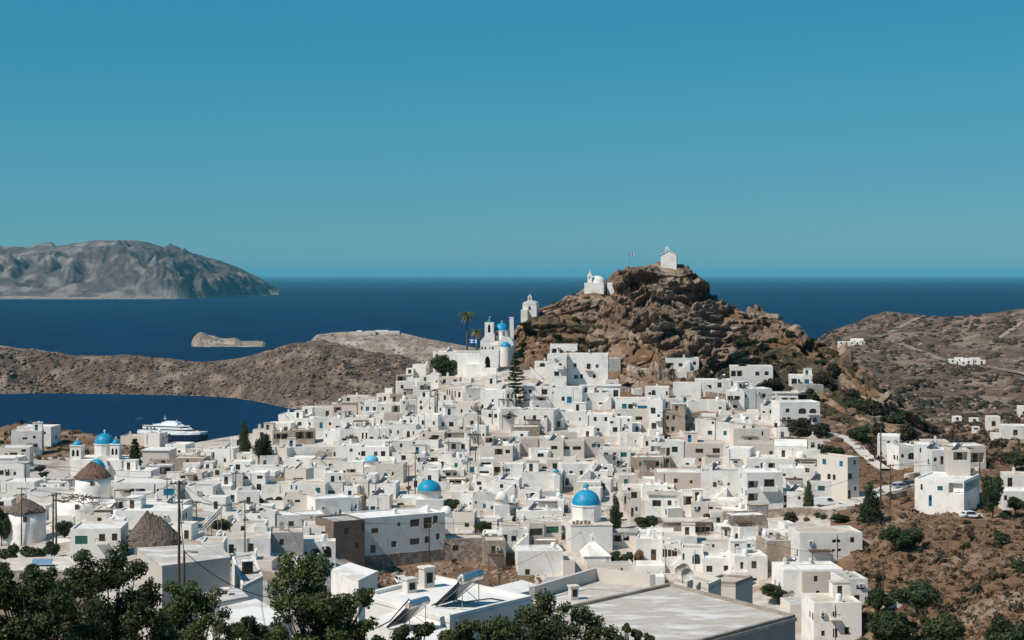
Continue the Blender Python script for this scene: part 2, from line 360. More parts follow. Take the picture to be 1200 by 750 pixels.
# ------------------------------------------------------------------ ground meshes
def polar(u0, u1, nu, Y0, Y1, nY): 
    u = np.linspace(u0, u1, nu); Y = np.exp(np.linspace(math.log(Y0), math.log(Y1), nY)); return np.meshgrid(u, Y)
def terrain(name, U, Y, Z, mats, smooth=True, midx=None):
    V = np.stack([U * Y, Y, Z], -1).reshape(-1, 3)
    return tag(link(name, np_mesh(name, V, grid_faces(*U.shape), mats, smooth, midx)), kind='structure')
U, Y = polar(-.62, .62, 330, 4, 760, 420)
T0 = tps(U, Y); Z = T0 + (fbm(U * Y * .06, Y * .06, 5, 3) * np.clip((Y - 10) / 120, .1, 1)) * 1.2 - .25
dry = np.clip((U - .19) / .03, 0, 1) + np.clip((-.2 - U) / .02, 0, 1) * np.clip((Y - 470) / 30, 0, 1)
Z = Z + np.clip(dry, 0, 1) * (facets(U * Y * .3, Y * .3, 5) * .7 + facets(U * Y * .8, Y * .5, 6) * .3)
fm = ((U[:-1, :-1] > .185) & (Y[:-1, :-1] > 180)) | (Y[:-1, :-1] < 205) | ((U[:-1, :-1] < -.2) & (Y[:-1, :-1] > 465)) | (Y[:-1, :-1] > 560)
zr_, yr_, zb_, yb_ = hill_par(U); th = (Y - yb_) / (yr_ - yb_)
fm = fm | ((th > -.42) & (U > _hu[0] + .004) & (U < _hu[-1]))[:-1, :-1] | ((U > -.095) & (U < .012) & (Y < 318) & (Y > 200))[:-1, :-1]
terrain('town_slope', U, Y, Z, ['paving', 'soil'], True, fm.ravel().astype(int))

# rocky hill: faceted ledges
u = np.linspace(_hu[0], _hu[-1], 620); t = np.concatenate([np.linspace(-.35, 1, 330), np.linspace(1.02, 2.6, 60)])
U, Tt = np.meshgrid(u, t); zr, yr, zb, yb = hill_par(U); Y = yb + (yr - yb) * Tt
Z = hill_z(U, Y); X = U * Y; Sl = (Z - zb) * 1.0 + (Y - yb) * .5
a = R(24); xr, sr = X * math.cos(a) + Sl * math.sin(a), -X * math.sin(a) + Sl * math.cos(a)
wx = fbm(X * .12, Sl * .12, 3, 21) * 5; wy = fbm(X * .12, Sl * .12, 3, 31) * 4
amp = np.clip((Tt + .05) / .3, 0, 1) * np.clip((1.25 - Tt) / .25, .3, 1) * np.clip((U - _hu[0]) / .01, 0, 1) * np.clip((_hu[-1] - U) / .03, 0, 1)
pxU = U * F + CX
for pc, pw in ((783, 22), (697, 26), (620, 18)): amp = amp * (1 - np.exp(-((pxU - pc) / pw) ** 2) * np.clip((Tt - .62) / .2, 0, 1) * .92)
craggy = np.clip(.55 + 1.6 * fbm(X * .035, Sl * .05, 3, 77), .45, 1.3)
big = facets((xr + wx) * .075, (sr + wy) * .13, 41); mid = facets((xr + wx) * .15, (sr + wy) * .34, 51); sml = facets((xr + wx) * .42, (sr + wy) * .9, 61); tiny = facets(xr * 1.3, sr * 1.9, 71)
crk = cracks((xr + wx) * .15, (sr + wy) * .34, 51) * 1.3 + cracks((xr + wx) * .075, (sr + wy) * .13, 41) * 2.2 + cracks((xr + wx) * .42, (sr + wy) * .9, 61) * .5
D = amp * craggy * (big * 10.5 + mid * 6.0 + sml * 1.7 + tiny * .4 - crk)
crest = np.clip(1 - np.abs(Tt - 1) / .12, 0, 1)
Y2 = Y - D * .85 * (1 - crest * .6); Z2 = Z + D * .42 - .4 * (Tt < .1) 
V = np.stack([U * Y, Y2, Z2], -1)
nx = np.gradient(Z2, axis=0)
fmat = ((fbm(X * .06, Sl * .09, 4, 91) + .25 * (1 - craggy) + .18 * (Tt < .12)) > .17)[:-1, :-1].ravel().astype(int)
thk = ((fbm(X * .05, Sl * .08, 4, 191) + .9 * np.clip((pxU - 860) / 260, -.25, .25) - .28 * (Tt > .8)) > .16)[:-1, :-1].ravel(); fmat = np.where(thk, 2, fmat)
hill_o = tag(link('rocky_hill', np_mesh('rocky_hill', V.reshape(-1, 3), grid_faces(*U.shape), ['rock', 'soil', 'thicket'], False, fmat)), kind='structure')
HV = V

# valley and hills behind the town on the right: stepped fields
U, Y = polar(.11, .62, 420, 650, 2200, 520)
Z = tps(U, Y); n = fbm(U * Y * .012, Y * .012, 5, 11); Z = Z + n * 9 * np.clip((Y - 650) / 200, 0, 1)
st = 2.4; q = np.floor(Z / st) * st; fr = (Z - q) / st; Zs = q + st * np.clip(fr * 4, 0, 1)
tw = np.clip((1080 - Y) / 120, 0, 1) * np.clip((Y - 720) / 60, 0, 1) * np.clip((U - .2) / .03, 0, 1)
Z = Z * (1 - tw) + Zs * tw + fbm(U * Y * .08, Y * .08, 3, 13) * 1.2 - .6
terrain('valley_hills', U, Y, Z, ['hill'], True)

# ridge-profile land: columns (px, ridge py, ridge depth, front shore depth, back shore depth) in metres
def land(name, cols, nu, nt, mats, noise, nscale, seed, prof=.75, shore=0, rid=True, smooth_=.006, gap=0, warp=0.0):
    c = np.array(cols, float)
    if gap: c[:, 2] = np.maximum(c[:, 2], c[:, 3] + gap * np.clip((c[:, 3].max() - c[:, 3]) / 1500 + .15, .15, 1)); c[:, 4] = np.maximum(c[:, 4], c[:, 2] + gap)
    uu = (c[:, 0] - CX) / F; u = np.linspace(uu[0], uu[-1], nu); t = np.linspace(-.04, 2.0, nt)
    U, Tt = np.meshgrid(u, t); sm = max(1, int(nu * smooth_)); kr = np.hanning(2 * sm + 3); kr /= kr.sum()
    zc = np.convolve(np.pad(np.interp(u, uu, HC - (c[:, 1] - HY) / F * c[:, 2]), sm + 1, 'edge'), kr, 'valid'); zr = np.interp(U + warp * fbm(Tt * 3.1, U * 45, 3, seed + 7) * np.clip(1 - np.abs(Tt - .5) * 2, 0, 1), u, zc); smo = lambda q: np.broadcast_to(np.convolve(np.pad(np.interp(u, uu, q), sm + 1, 'edge'), kr, 'valid'), U.shape); yr, yf, yk = smo(c[:, 2]), smo(c[:, 3]), smo(c[:, 4])
    Y = np.where(Tt < 1, yf + (yr - yf) * Tt, yr + (yk - yr) * (Tt - 1)); s = np.where(Tt < 1, Tt, 2 - Tt)
    Zz = zr * np.sign(s) * np.abs(s) ** prof; X = U * Y
    n = fbm(X * nscale, Y * nscale * .8, 6, seed, .52, rid) + (.75 if gap else .4) * fbm(X * nscale * 4.3, Y * nscale * 3.1, 4, seed + 40, .55, True); env = np.clip(s * 4, 0, 1) * (np.clip(1.08 - s ** 2, .08, 1) if gap else np.clip(1.15 - np.clip(1 - np.abs(Tt - 1) / .25, 0, 1), .2, 1)); n = n - (.25 if gap else 0)
    Zz = Zz + n * noise * env * np.clip(zr / max(zr.max(), 1), .15, 1) - np.where(s <= 0, 3, 0)
    mi = None
    if shore: mi = ((Zz + n * shore * .6) < shore)[:-1, :-1].ravel().astype(int)
    V = np.stack([X, Y, Zz], -1).reshape(-1, 3)
    return tag(link(name, np_mesh(name, V, grid_faces(*U.shape), mats, True, mi)), kind='structure'), (uu, c)
def sd(py): return HC * F / (py - HY)        # depth of a sea-level pixel
HEAD = [(-330, 398, 2150, sd(464), 2700), (-150, 402, 2100, sd(463), 2650), (0, 405, 2050, sd(462), 2500), (40, 412, 2050, sd(461), 2450), (85, 418, 2050, sd(461), 2400), (150, 417, 2050, sd(462), 2350), (200, 421, 2050, sd(463), 2350), (240, 424, 2020, sd(464), 2300), (280, 420, 2000, sd(467), 2300), (310, 411, 1980, sd(472), 2300),
    (340, 405, 1960, sd(479), 2300), (365, 403, 1950, sd(480), 2300), (400, 405, 1950, sd(482), 2300), (440, 412, 1950, sd(484), 2300), (480, 422, 1950, sd(486), 2300), (540, 436, 1950, sd(490), 2300), (600, 450, 1950, sd(492), 2200)]
land('headland', HEAD, 520, 190, ['hill', 'shore'], 14, .016, 5, .8, .35, False)
land('pale_headland', [(355, 428, 2350, 2290, 2600), (364, 399, 2380, 2290, 2650), (372, 392, 2400, 2290, 2700), (400, 389, 2420, 2280, 2750), (440, 388, 2420, 2270, 2800), (470, 390, 2420, 2270, 2800), (500, 397, 2400, 2260, 2750), (530, 402, 2400, 2260, 2700), (580, 412, 2400, 2260, 2650), (640, 424, 2400, 2260, 2600)], 260, 110, ['hill_pale', 'shore'], 5, .016, 9, .6, 2, False)
land('rock_islet', [(224, 406, sd(404), sd(405.5), sd(400)), (226, 400, sd(404), sd(406), sd(399)), (232, 394.5, sd(403), sd(406.5), sd(398)), (238, 394, sd(403), sd(406.5), sd(398)), (248, 397, sd(403), sd(406.5), sd(398)), (262, 400, sd(403), sd(406.5), sd(399)), (275, 398.5, sd(403), sd(406.5), sd(399)), (284, 402, sd(403), sd(406.5), sd(400)), (300, 402, sd(403.5), sd(406.5), sd(400)), (308, 401.5, sd(404), sd(406.5), sd(401)), (312, 406, sd(404.5), sd(406), sd(402))], 160, 60, ['hill_pale'], 9, .04, 15, .45)
land('far_island', [(-420, 300, 12500, 9800, 15500), (-200, 292, 12300, 9700, 15500), (-60, 287, 12200, 9700, 15300), (0, 290, 12200, sd(350.5), 15000), (22, 290.5, 12000, sd(350.5), 15000), (60, 291, 11800, sd(350.5), 15000), (75, 287, 11700, sd(350.6), 15000), (95, 283, 11600, sd(350.6), 14800), (120, 281.5, 11500, sd(350.6), 14500), (150, 281.5, 11400, sd(350.5), 14300), (175, 284, 11300, sd(350.3), 14000), (200, 291, 11100, sd(350), 13500), (225, 298, 10900, sd(349.6), 13000), (255, 304, 10700, sd(348.5), 12600), (280, 313, 10600, sd(347.5), 12200), (300, 323, 10600, sd(346.5), 11800), (315, 330, 10700, sd(345.5), 11500), (325, 341, 11000, sd(344.6), 11500), (327, 344.5, 11500, 11800, 12000)], 360, 150, ['isle', 'shore'], 190, .0011, 23, .85, 8, smooth_=.03, gap=1600, warp=.02)
land('far_peak', [(-60, 330, 16000, 14500, 18000), (20, 296, 16000, 14500, 18000), (40, 287, 16000, 14500, 18000), (62, 284, 16000, 14500, 18000), (66, 291, 16000, 14500, 18000), (90, 310, 16000, 14500, 18000)], 60, 40, ['isle'], 60, .0015, 27, .8)
land('island_spur', [(110, 347, sd(349), sd(350.6), 11500), (150, 333, 10300, sd(350.6), 11800), (180, 312, 10400, sd(350.5), 11800), (200, 302, 10450, sd(350.4), 11800), (212, 301, 10450, sd(350.3), 11800), (225, 308, 10450, sd(350), 11800), (245, 324, 10450, sd(349.3), 11600), (258, 317, 10500, sd(348.8), 11600), (268, 316, 10550, sd(348.4), 11600), (290, 330, 10600, sd(347.3), 11600), (315, 343, 10900, sd(345.8), 11500)], 220, 90, ['isle', 'shore'], 150, .0016, 29, 1.0, 9, smooth_=.11, gap=700, warp=.035)

# sea
b = MB(); E = 280000
xs = [-E, -30000, 30000, E]; ys = [-3000, 30000, E]
for i in range(3):
    for j in range(2): b.face([(xs[i], ys[j], 0), (xs[i + 1], ys[j], 0), (xs[i + 1], ys[j + 1], 0), (xs[i], ys[j + 1], 0)])
tag(b.build('sea', 'sea'), kind='structure')
# ------------------------------------------------------------------ houses
def wall_face(b, o, ux, W_, H0, H1, inn, ops, m=0):
    """vertical wall from o along ux, heights H0..H1, with recessed openings (x0,x1,z0,z1,arch,depth)"""
    o, ux, inn = Vector(o), Vector(ux), Vector(inn); up = Vector((0, 0, 1))
    pt = lambda x, z, d=0.0: o + ux * x + up * z + inn * d
    xs = sorted({0.0, W_, *[q for p in ops for q in p[:2]]}); zs = sorted({H0, H1, *[q for p in ops for q in p[2:4]]})
    for i in range(len(xs) - 1):
        for j in range(len(zs) - 1):
            cx, cz = (xs[i] + xs[i + 1]) / 2, (zs[j] + zs[j + 1]) / 2
            if any(p[0] < cx < p[1] and p[2] < cz < p[3] for p in ops): continue
            b.face([pt(xs[i], zs[j]), pt(xs[i + 1], zs[j]), pt(xs[i + 1], zs[j + 1]), pt(xs[i], zs[j + 1])], m)
    for x0, x1, z0, z1, arch, dep in ops:
        if arch:
            rise = .4 * (z1 - z0); zsp = z1 - rise; cx, rx = (x0 + x1) / 2, (x1 - x0) / 2; n = 8
            arc = [(cx - rx * math.cos(math.pi * k / n), zsp + rise * math.sin(math.pi * k / n)) for k in range(n + 1)]
            for k in range(n):
                cnr = (x0, z1) if k < n / 2 else (x1, z1)
                b.face([pt(*cnr), pt(*arc[k]), pt(*arc[k + 1])], m)
                b.face([pt(*arc[k]), pt(*arc[k], dep), pt(*arc[k + 1], dep), pt(*arc[k + 1])], m)
            b.face([pt(x0, z1), pt(*arc[n // 2]), pt(x1, z1)], m)
            top = zsp
        else:
            top = z1; b.face([pt(x0, z1), pt(x0, z1, dep), pt(x1, z1, dep), pt(x1, z1)], m)
        b.face([pt(x0, z0), pt(x0, z0, dep), pt(x0, top, dep), pt(x0, top)], m)
        b.face([pt(x1, z0), pt(x1, top), pt(x1, top, dep), pt(x1, z0, dep)], m)
        b.face([pt(x0, z0), pt(x1, z0), pt(x1, z0, dep), pt(x0, z0, dep)], m)
        if dep > .6: b.face([pt(x0, z0, dep), pt(x1, z0, dep), pt(x1, z1, dep), pt(x0, z1, dep)], m)

WM = {}
def win_mesh(kind):
    if kind in WM: return WM[kind]
    b = MB()
    if kind[0] == 'a':                 # arched light
        n = 10; arc = lambda k_, s_: [(-.5 * s_, 0, -.5)] + [(-.5 * s_ * math.cos(math.pi * k / n), 0, .1 + .4 * s_ * math.sin(math.pi * k / n)) for k in range(n + 1)] + [(.5 * s_, 0, -.5)]
        o, i = arc(0, 1.0), arc(0, .84); b.face([(x, .06, z) for x, y, z in i], 1)
        for k in range(len(o) - 1): b.face([o[k], o[k + 1], i[k + 1], i[k]], 0); b.face([i[k], i[k + 1], (i[k + 1][0], .06, i[k + 1][2]), (i[k][0], .06, i[k][2])], 0)
        b.box(-.03, .03, -.01, .05, -.5, .48, 0); b.box(-.44, .44, -.005, .05, .07, .12, 0)
    else:
        f = .07
        b.box(-.5, .5, -.02, .05, .5 - f, .5, 0); b.box(-.5, .5, -.02, .05, -.5, -.5 + f, 0); b.box(-.5, -.5 + f, -.021, .05, -.5 + f, .5 - f, 0); b.box(.5 - f, .5, -.021, .05, -.5 + f, .5 - f, 0)
        if kind[0] == 's':             # shutters
            for x0, x1 in ((-.43, -.01), (.01, .43)):
                b.box(x0, x1, 0, .04, -.43, .43, 0)
                for k in range(6): b.box(x0 + .05, x1 - .05, -.012, .0, -.38 + k * .13, -.31 + k * .13, 0)
        elif kind[0] == 'd':
            b.box(-.43, .43, .005, .04, -.43, .43, 0); b.box(-.33, .33, -.01, .005, .05, .36, 1); b.box(-.33, .33, -.01, .004, -.36, -.03, 0); b.box(.34, .39, -.04, .0, -.02, .03, 1)
        else:
            b.face([(-.43, .045, -.43), (.43, .045, -.43), (.43, .045, .43), (-.43, .045, .43)], 1)
            b.box(-.02, .02, -.01, .044, -.43, .43, 0); b.box(-.43, .43, -.008, .044, .13, .16, 0)
    fr = {'b': 'blue', 't': 'teal', 'g': 'green', 'w': 'wood', 'f': 'frame'}[kind[1]]
    WM[kind] = b.mesh('window', [fr, 'glass']); return WM[kind]

CRP = (0.0, 0.0, 1.0)
def crop(x, y, s):
    global CRP; CRP = (x, y, s)
def cpx(x, y): return CRP[0] + x / CRP[2], CRP[1] + y / CRP[2]

HOUSES = []
COLN = {'white': 'white', 'cream': 'cream', 'pink': 'pale pink', 'grey': 'bare grey', 'tan': 'tan stone', 'brown': 'brown', 'stone': 'rough stone'}
CK = {'w': 'white', 'c': 'cream', 'p': 'pink', 'g': 'grey', 't': 'tan', 'b': 'brown', 's': 'stone'}
RK = {'w': 'roof_white', 'b': 'roof_beige', 'g': 'roof_grey'}
def parse_wins(s):
    out = []
    for tkn in s.split():
        k = tkn[0]; v = [float(q) for q in tkn[1:].split(',')]; out.append((k, v))
    return out
DEF = {'n': (1.0, 1.2), 'b': (1.0, 1.2), 't': (1.0, 1.2), 'g': (1.0, 1.2), 'w': (1.0, 1.2), 'a': (1.3, 1.6), 'd': (1.0, 2.1), 'p': (3.0, 2.2), 'D': (1.0, 2.1), 'S': (1.0, 2.1), 's': (.5, .7), 'A': (1.6, 2.2)}
KIND = {'n': 'nw', 'b': 'sb', 't': 'st', 'g': 'sg', 'w': 'sw', 'a': 'aw', 'd': 'dw', 'D': 'db', 'S': 'dt', 's': 'nf', 'A': 'at'}

def build_house(root_name, loc, rz, Wd, D, Ht, cw, rw, wins, hr, slab=0, side=1, found=4.0, sw=()):
    """front centre of the base is the origin; +y runs into the house"""
    root = empty(root_name, loc, rz); b = MB(); h = Wd / 2; info = {'n': 0, 'sh': None, 'arch': False, 'loggia': False}
    kids = []
    def clean(lst, Wf):
        ok = []
        for q in lst:
            x0, x1, z0, z1 = q[:4]
            x0, x1 = max(x0, .15), min(x1, Wf - .15); z0, z1 = max(z0, .02), min(z1, Ht - .32)
            if x1 - x0 < .3 or z1 - z0 < .3: continue
            if any(x0 < p[1] + .08 and x1 > p[0] - .08 and z0 < p[3] + .08 and z1 > p[2] - .08 for p in ok): continue
            ok.append([x0, x1, z0, z1] + list(q[4:]))
        return ok
    front = clean([(x - w_ / 2 + h, x + w_ / 2 + h, z - hh / 2, z + hh / 2, k in 'aA', (1.4 if k == 'p' else .2), k) for k, x, z, w_, hh in wins], Wd)
    sides = {-1: [], 1: []}
    if side:
        for s_ in (-1, 1):
            for st in range(max(1, int(Ht // 2.9))):
                for q in range(hr.choice((0, 1, 1, 2))):
                    x = hr.uniform(.8, max(.9, D - .8)); z = st * 2.9 + 1.6; ww = hr.uniform(.7, 1.1)
                    sides[s_].append((x - ww / 2, x + ww / 2, z - .5, z + .6, False, .2, hr.choice('nnnwbt')))
            if s_ == 1 and sw: sides[1] = [(f0 * D, f1 * D, z0 * Ht, z1 * Ht, False, dp, kk) for f0, f1, z0, z1, dp, kk in sw]
            sides[s_] = clean(sides[s_], D)
    wall_face(b, (-h, 0, 0), (1, 0, 0), Wd, -found, Ht, (0, 1, 0), [q[:6] for q in front])
    wall_face(b, (h, 0, 0), (0, 1, 0), D, -found, Ht, (-1, 0, 0), [q[:6] for q in sides[1]])
    wall_face(b, (-h, D, 0), (0, -1, 0), D, -found, Ht, (1, 0, 0), [(D - q[1], D - q[0]) + tuple(q[2:6]) for q in sides[-1]])
    wall_face(b, (h, D, 0), (-1, 0, 0), Wd, -found, Ht, (0, -1, 0), [])
    e = min(.25, Wd * .08); pd = .28          # parapet
    o4 = [(-h, 0), (h, 0), (h, D), (-h, D)]; i4 = [(-h + e, e), (h - e, e), (h - e, D - e), (-h + e, D - e)]
    for k in range(4):
        a_, c_ = o4[k], o4[(k + 1) % 4]; p_, q_ = i4[k], i4[(k + 1) % 4]
        b.face([(*a_, Ht), (*c_, Ht), (*q_, Ht), (*p_, Ht)]); b.face([(*p_, Ht), (*q_, Ht), (*q_, Ht - pd), (*p_, Ht - pd)])
    kids.append(b.build('wall', CK[cw], root))
    r = MB()
    if slab:
        v = .28; r.box(-h - v, h + v, -v, D + v, Ht + .003, Ht + .2)
    else: r.box(-h + e - .003, h - e + .003, e - .003, D - e + .003, Ht - pd - .1, Ht - pd + .004)
    kids.append(r.build('roof', RK[rw], root))
    def put(q, face):
        x0, x1, z0, z1, arch, dep, k = q; info['n'] += 1
        if k in 'btg' and not info['sh']: info['sh'] = {'b': 'blue', 't': 'teal', 'g': 'green'}[k]
        if k in 'DS' and not info['sh']: info['sh'] = {'D': 'blue', 'S': 'teal'}[k]
        if arch: info['arch'] = True
        cx, cz = (x0 + x1) / 2, (z0 + z1) / 2
        if k == 'p' and face: return
        if k == 'p':
            info['loggia'] = True; info['n'] -= 1
            nm = 'glazed_door'; nn = max(1, int((x1 - x0) // 1.6))
            for i in range(nn):
                xx = x0 + (i + .5) * (x1 - x0) / nn
                kids.append(link(nm, win_mesh('dw'), root, (xx - h, dep - .03, z0 + min(1.05, (z1 - z0) * .42)), 0, (1.0, 1, min(2.1, (z1 - z0) * .84))))
            for i in range(1, nn):
                xx = x0 + i * (x1 - x0) / nn; pb = MB(); pb.box(-.09, .09, .05, .23, z0, z1); kids.append(pb.build('post', CK[cw], root, (xx - h, 0, 0)))
            return
        me = win_mesh(KIND[k]); nm = 'door' if k in 'dDS' else 'window'; d = .1
        if face == 0: loc_, rr = (cx - h, d, cz), 0
        elif face == 1: loc_, rr = (h - d, cx, cz), R(90)
        else: loc_, rr = (-h + d, cx, cz), R(-90)
        kids.append(link(nm, me, root, loc_, rr, (x1 - x0, 1, z1 - z0)))
    for q in front: put(q, 0)
    for q in sides[1]: put(q, 1)
    for q in sides[-1]: put(q, 2)
    return root, info, kids

def chimney(root, x, y, z, hr, c='white'):
    b = MB(); s = hr.uniform(.22, .36); t_ = hr.uniform(.6, 1.2); b.box(-s, s, -s, s, -.4, t_); b.box(-s - .07, s + .07, -s - .07, s + .07, t_, t_ + .1); b.box(-s * .6, s * .6, -s * .6, s * .6, t_ + .1, t_ + .32)
    return b.build('chimney', c, root, (x, y, z))

def extras(root, Wd, D, Ht, c, r, wins, slab, hr):
    """rooftop room, outside stair, pergola, balcony, pipes: what breaks up the plain cubes"""
    h = Wd / 2; m = CK[c]
    if not slab and Wd > 4.5 and D > 4.5 and hr.random() < .14:
        w_, d_, t_ = hr.uniform(2.0, min(3.6, Wd * .55)), hr.uniform(2.0, D * .5), hr.uniform(1.6, 2.3); x = hr.choice((-1, 1)) * (h - w_ / 2 - .003 - .25); b = MB()
        wall_face(b, (x - w_ / 2, D - d_ - .3, Ht - .3), (1, 0, 0), w_, 0, t_, (0, 1, 0), [(w_ * .25, w_ * .25 + .8, .05, t_ - .35, False, .2)])
        for o_, u_, l_, i_ in (((x + w_ / 2, D - d_ - .3, Ht - .3), (0, 1, 0), d_, (-1, 0, 0)), ((x - w_ / 2, D - .3, Ht - .3), (0, -1, 0), d_, (1, 0, 0)), ((x + w_ / 2, D - .3, Ht - .3), (-1, 0, 0), w_, (0, -1, 0))): wall_face(b, o_, u_, l_, 0, t_, i_, [])
        rr = b.build('roof_room', m, root); q = MB(); q.box(x - w_ / 2 - .08, x + w_ / 2 + .08, D - d_ - .38, D - .22, Ht - .3 + t_, Ht - .3 + t_ + .14); q.build('room_roof', RK[r], rr)
        link('door', win_mesh(hr.choice(('dw', 'dw', 'db', 'nw'))), rr, (x - w_ / 2 + w_ * .25 + .4, D - d_ - .2, Ht - .3 + (t_ - .3) / 2), 0, (.8, 1, t_ - .4))
    if hr.random() < .22 and Ht > 2.2:
        n = max(5, int(min(Ht, 3.2) / .26)); sg = hr.choice((-1, 1)); b = MB(); x0 = hr.uniform(-.35, .1) * Wd
        for i in range(n): xa = sg * (x0 + i * .28); b.box(min(xa, xa + sg * .281), max(xa, xa + sg * .281), -.95, -.004, -1.5, (i + 1) * min(Ht, 3.2) / n)
        b.build('stair', m, root)
    if hr.random() < .16:
        w_ = hr.uniform(2.2, max(2.3, min(4.5, Wd * .7))); x = hr.uniform(-h + w_ / 2, h - w_ / 2) if Wd > w_ else 0; z = min(2.35, Ht - .3); pg = MB()
        for xx in (-w_ / 2, w_ / 2 - .12): pg.box(x + xx, x + xx + .12, -2.1, -1.98, -1.2, z)
        pg.box(x - w_ / 2 - .1, x + w_ / 2 + .1, -2.12, -1.98, z, z + .14); pg.box(x - w_ / 2 - .1, x + w_ / 2 + .1, -.14, -.004, z, z + .14); pr = pg.build('pergola', hr.choice(('wood', 'wood', 'white')), root)
        q = MB()
        for i in range(int(w_ / .24)): q.box(x - w_ / 2 + i * .24, x - w_ / 2 + i * .24 + .15, -2.3, -.01, z + .142, z + .19)
        q.build('cane_roof', hr.choice(('thatch', 'tan', 'wood')), pr)
    if Ht > 5.2 and hr.random() < .45:
        up = [q for q in wins if q[2] > Ht * .45 and q[0] in 'ndaw']
        if up:
            q = hr.choice(up); z = q[2] - q[4] / 2 - .35; w_ = q[3] + 1.0; x = max(-h + w_ / 2, min(h - w_ / 2, q[1])); b = MB(); b.box(x - w_ / 2, x + w_ / 2, -1.0, -.004, z, z + .14); bo = b.build('balcony', m, root); rl = MB()
            if hr.random() < .5: rl.box(x - w_ / 2, x + w_ / 2, -1.0, -.88, z + .142, z + 1.0); rl.box(x - w_ / 2, x - w_ / 2 + .12, -.878, -.006, z + .142, z + 1.0); rl.box(x + w_ / 2 - .12, x + w_ / 2, -.878, -.006, z + .142, z + 1.0); rl.build('parapet', m, bo)
            else:
                rl.box(x - w_ / 2, x + w_ / 2, -.99, -.95, z + .92, z + .97)
                for i in range(int(w_ / .16)): rl.box(x - w_ / 2 + i * .16, x - w_ / 2 + i * .16 + .03, -.985, -.955, z + .14, z + .92)
                rl.build('railing', 'pole', bo)
    if hr.random() < .3: b = MB(); x = hr.uniform(-.45, .45) * Wd; b.tube([(x, -.08, 0), (x, -.08, Ht - .2)], .06, 5); b.build('drain_pipe', hr.choice(('frame', 'white', 'pole')), root)
    if hr.random() < .22 and Ht > 2.6: b = MB(); x = hr.uniform(-.4, .4) * Wd; z = hr.uniform(.55, .85) * Ht; b.box(x - .4, x + .4, -.36, -.01, z - .28, z + .28); a_ = b.build('air_conditioner', 'frame', root); q = MB(); q.lathe([(.2, 0), (.18, .01), (.01, .01)], 12); f_ = q.build('fan', 'dark', a_, (x - .08, -.362, z)); f_.rotation_euler = (R(90), 0, 0)

def H(x0, x1, yt, yb, a=None, D=None, c='w', r=None, w='', n=None, slab=0, Y=None, lab=None, name='house', ch=None, Y0=225.0, sw=(), ex=1):
    X0, T = cpx(x0, yt); X1, B_ = cpx(x1, yb); hr = random.Random(int(X0 * 31 + T * 77 + X1 * 13))
    if c == 'w' and not lab and hr.random() < .10: c = 'c'
    if a is None: a = hr.choice((-24, -18, -14, -10, -6, -4, 0, 4, 9, 16))
    if r is None: r = hr.choice('wwwwbbbg') if c == 'w' else hr.choice('wbbg')
    Yd = Y * S if Y else hit((X0 + X1) / 2, B_, Y0)
    k = Yd / F; ar = R(a); Wd = (X1 - X0) * k / math.cos(ar); Ht = (B_ - T) * k
    if D is None: D = max(4.0, min(8.5, Wd * hr.uniform(.75, 1.05)))
    c0 = P((X0 + X1) / 2, B_, Yd); sc = CRP[2]
    wins = []
    for kk, v in parse_wins(w):
        wx, wy = cpx(v[0], v[1]); lx = ((wx - X0) / (X1 - X0) - .5) * Wd; lz = (B_ - wy) * k
        dw, dh = DEF[kk]
        if len(v) > 2: dw = v[2] / sc * k / math.cos(ar) * 1.08
        if len(v) > 3: dh = v[3] / sc * k
        wins.append((kk, lx, lz, dw, dh))
    if not w and n != 0:
        st = max(1, int(round(Ht / 3.1))); pool = hr.choice(('nnnn', 'nnnn', 'nnna', 'nnnw', 'nnbb', 'nntt', 'nnng', 'nnns'))
        for q in range(st):
            m_ = max(1, int(Wd / 2.6)) if n is None else n
            for i in range(m_):
                if hr.random() < .22 and n is None: continue
                kk = hr.choice(pool)
                if q == 0 and hr.random() < .2: kk = hr.choice('dddDS')
                if Ht > 2.4 and Wd > 4 and hr.random() < .07: kk = 'p'
                dw, dh = DEF[kk]; zc = q * (Ht / st) + (1.05 if kk in 'dDSp' else 1.55); f_ = hr.uniform(.75, 1.1)
                wins.append((kk, (-.5 + (i + .5 + hr.uniform(-.22, .22)) / m_) * Wd, min(zc, Ht - .9), dw * f_, dh * f_))
    root, info, kids = build_house(name, c0, ar, Wd, D, Ht, c, r, wins, hr, slab, sw=sw)
    if ch is None: ch = hr.random() < .4
    if ex and Wd > 3.5 and Y is None: extras(root, Wd, D, Ht, c, r, wins, slab, hr)
    if ch and not slab and Wd > 2.5: chimney(root, hr.uniform(-.35, .35) * Wd, D * hr.uniform(.3, .9), Ht - .2, hr, CK[c])
    root['category'] = 'house'; root['group'] = 'houses of the hill town'
    if lab: root['label'] = lab
    HOUSES.append((root, info, Wd, D, Ht, c, r, slab)); return root
# ------------------------------------------------------------------ houses read off the photograph, view by view
# --- upper left quarter of the town
crop(400, 400, 5.64)
H(605, 770, 68, 145, a=-8, w='n632,98,18,26 n690,100,14,20')
H(470, 560, 152, 225, a=-12, n=0)
H(428, 476, 180, 226, a=-8, n=1)
H(362, 500, 222, 270, a=-4, c='t', r='b', w='p430,246,110,30')
H(365, 500, 268, 372, a=6, w='n402,300,16,24 n420,345,18,20')
H(500, 592, 268, 362, a=10, w='n535,305,26,28 n580,312,14,34')
H(605, 645, 215, 300, a=-6, n=1)
H(640, 780, 238, 300, a=-5, c='c', n=2)
H(690, 822, 292, 420, a=-16, w='n700,345,7,44 n716,346,7,44 n732,347,7,44 n752,349,7,44 n780,352,14,36')
H(820, 922, 308, 400, a=14, w='n848,374,20,28')
H(918, 1086, 322, 452, a=-6, w='n932,432,14,26 n1000,392,12,18')
H(1084, 1150, 324, 452, a=12, w='n1103,362,14,28 n1128,362,12,26')
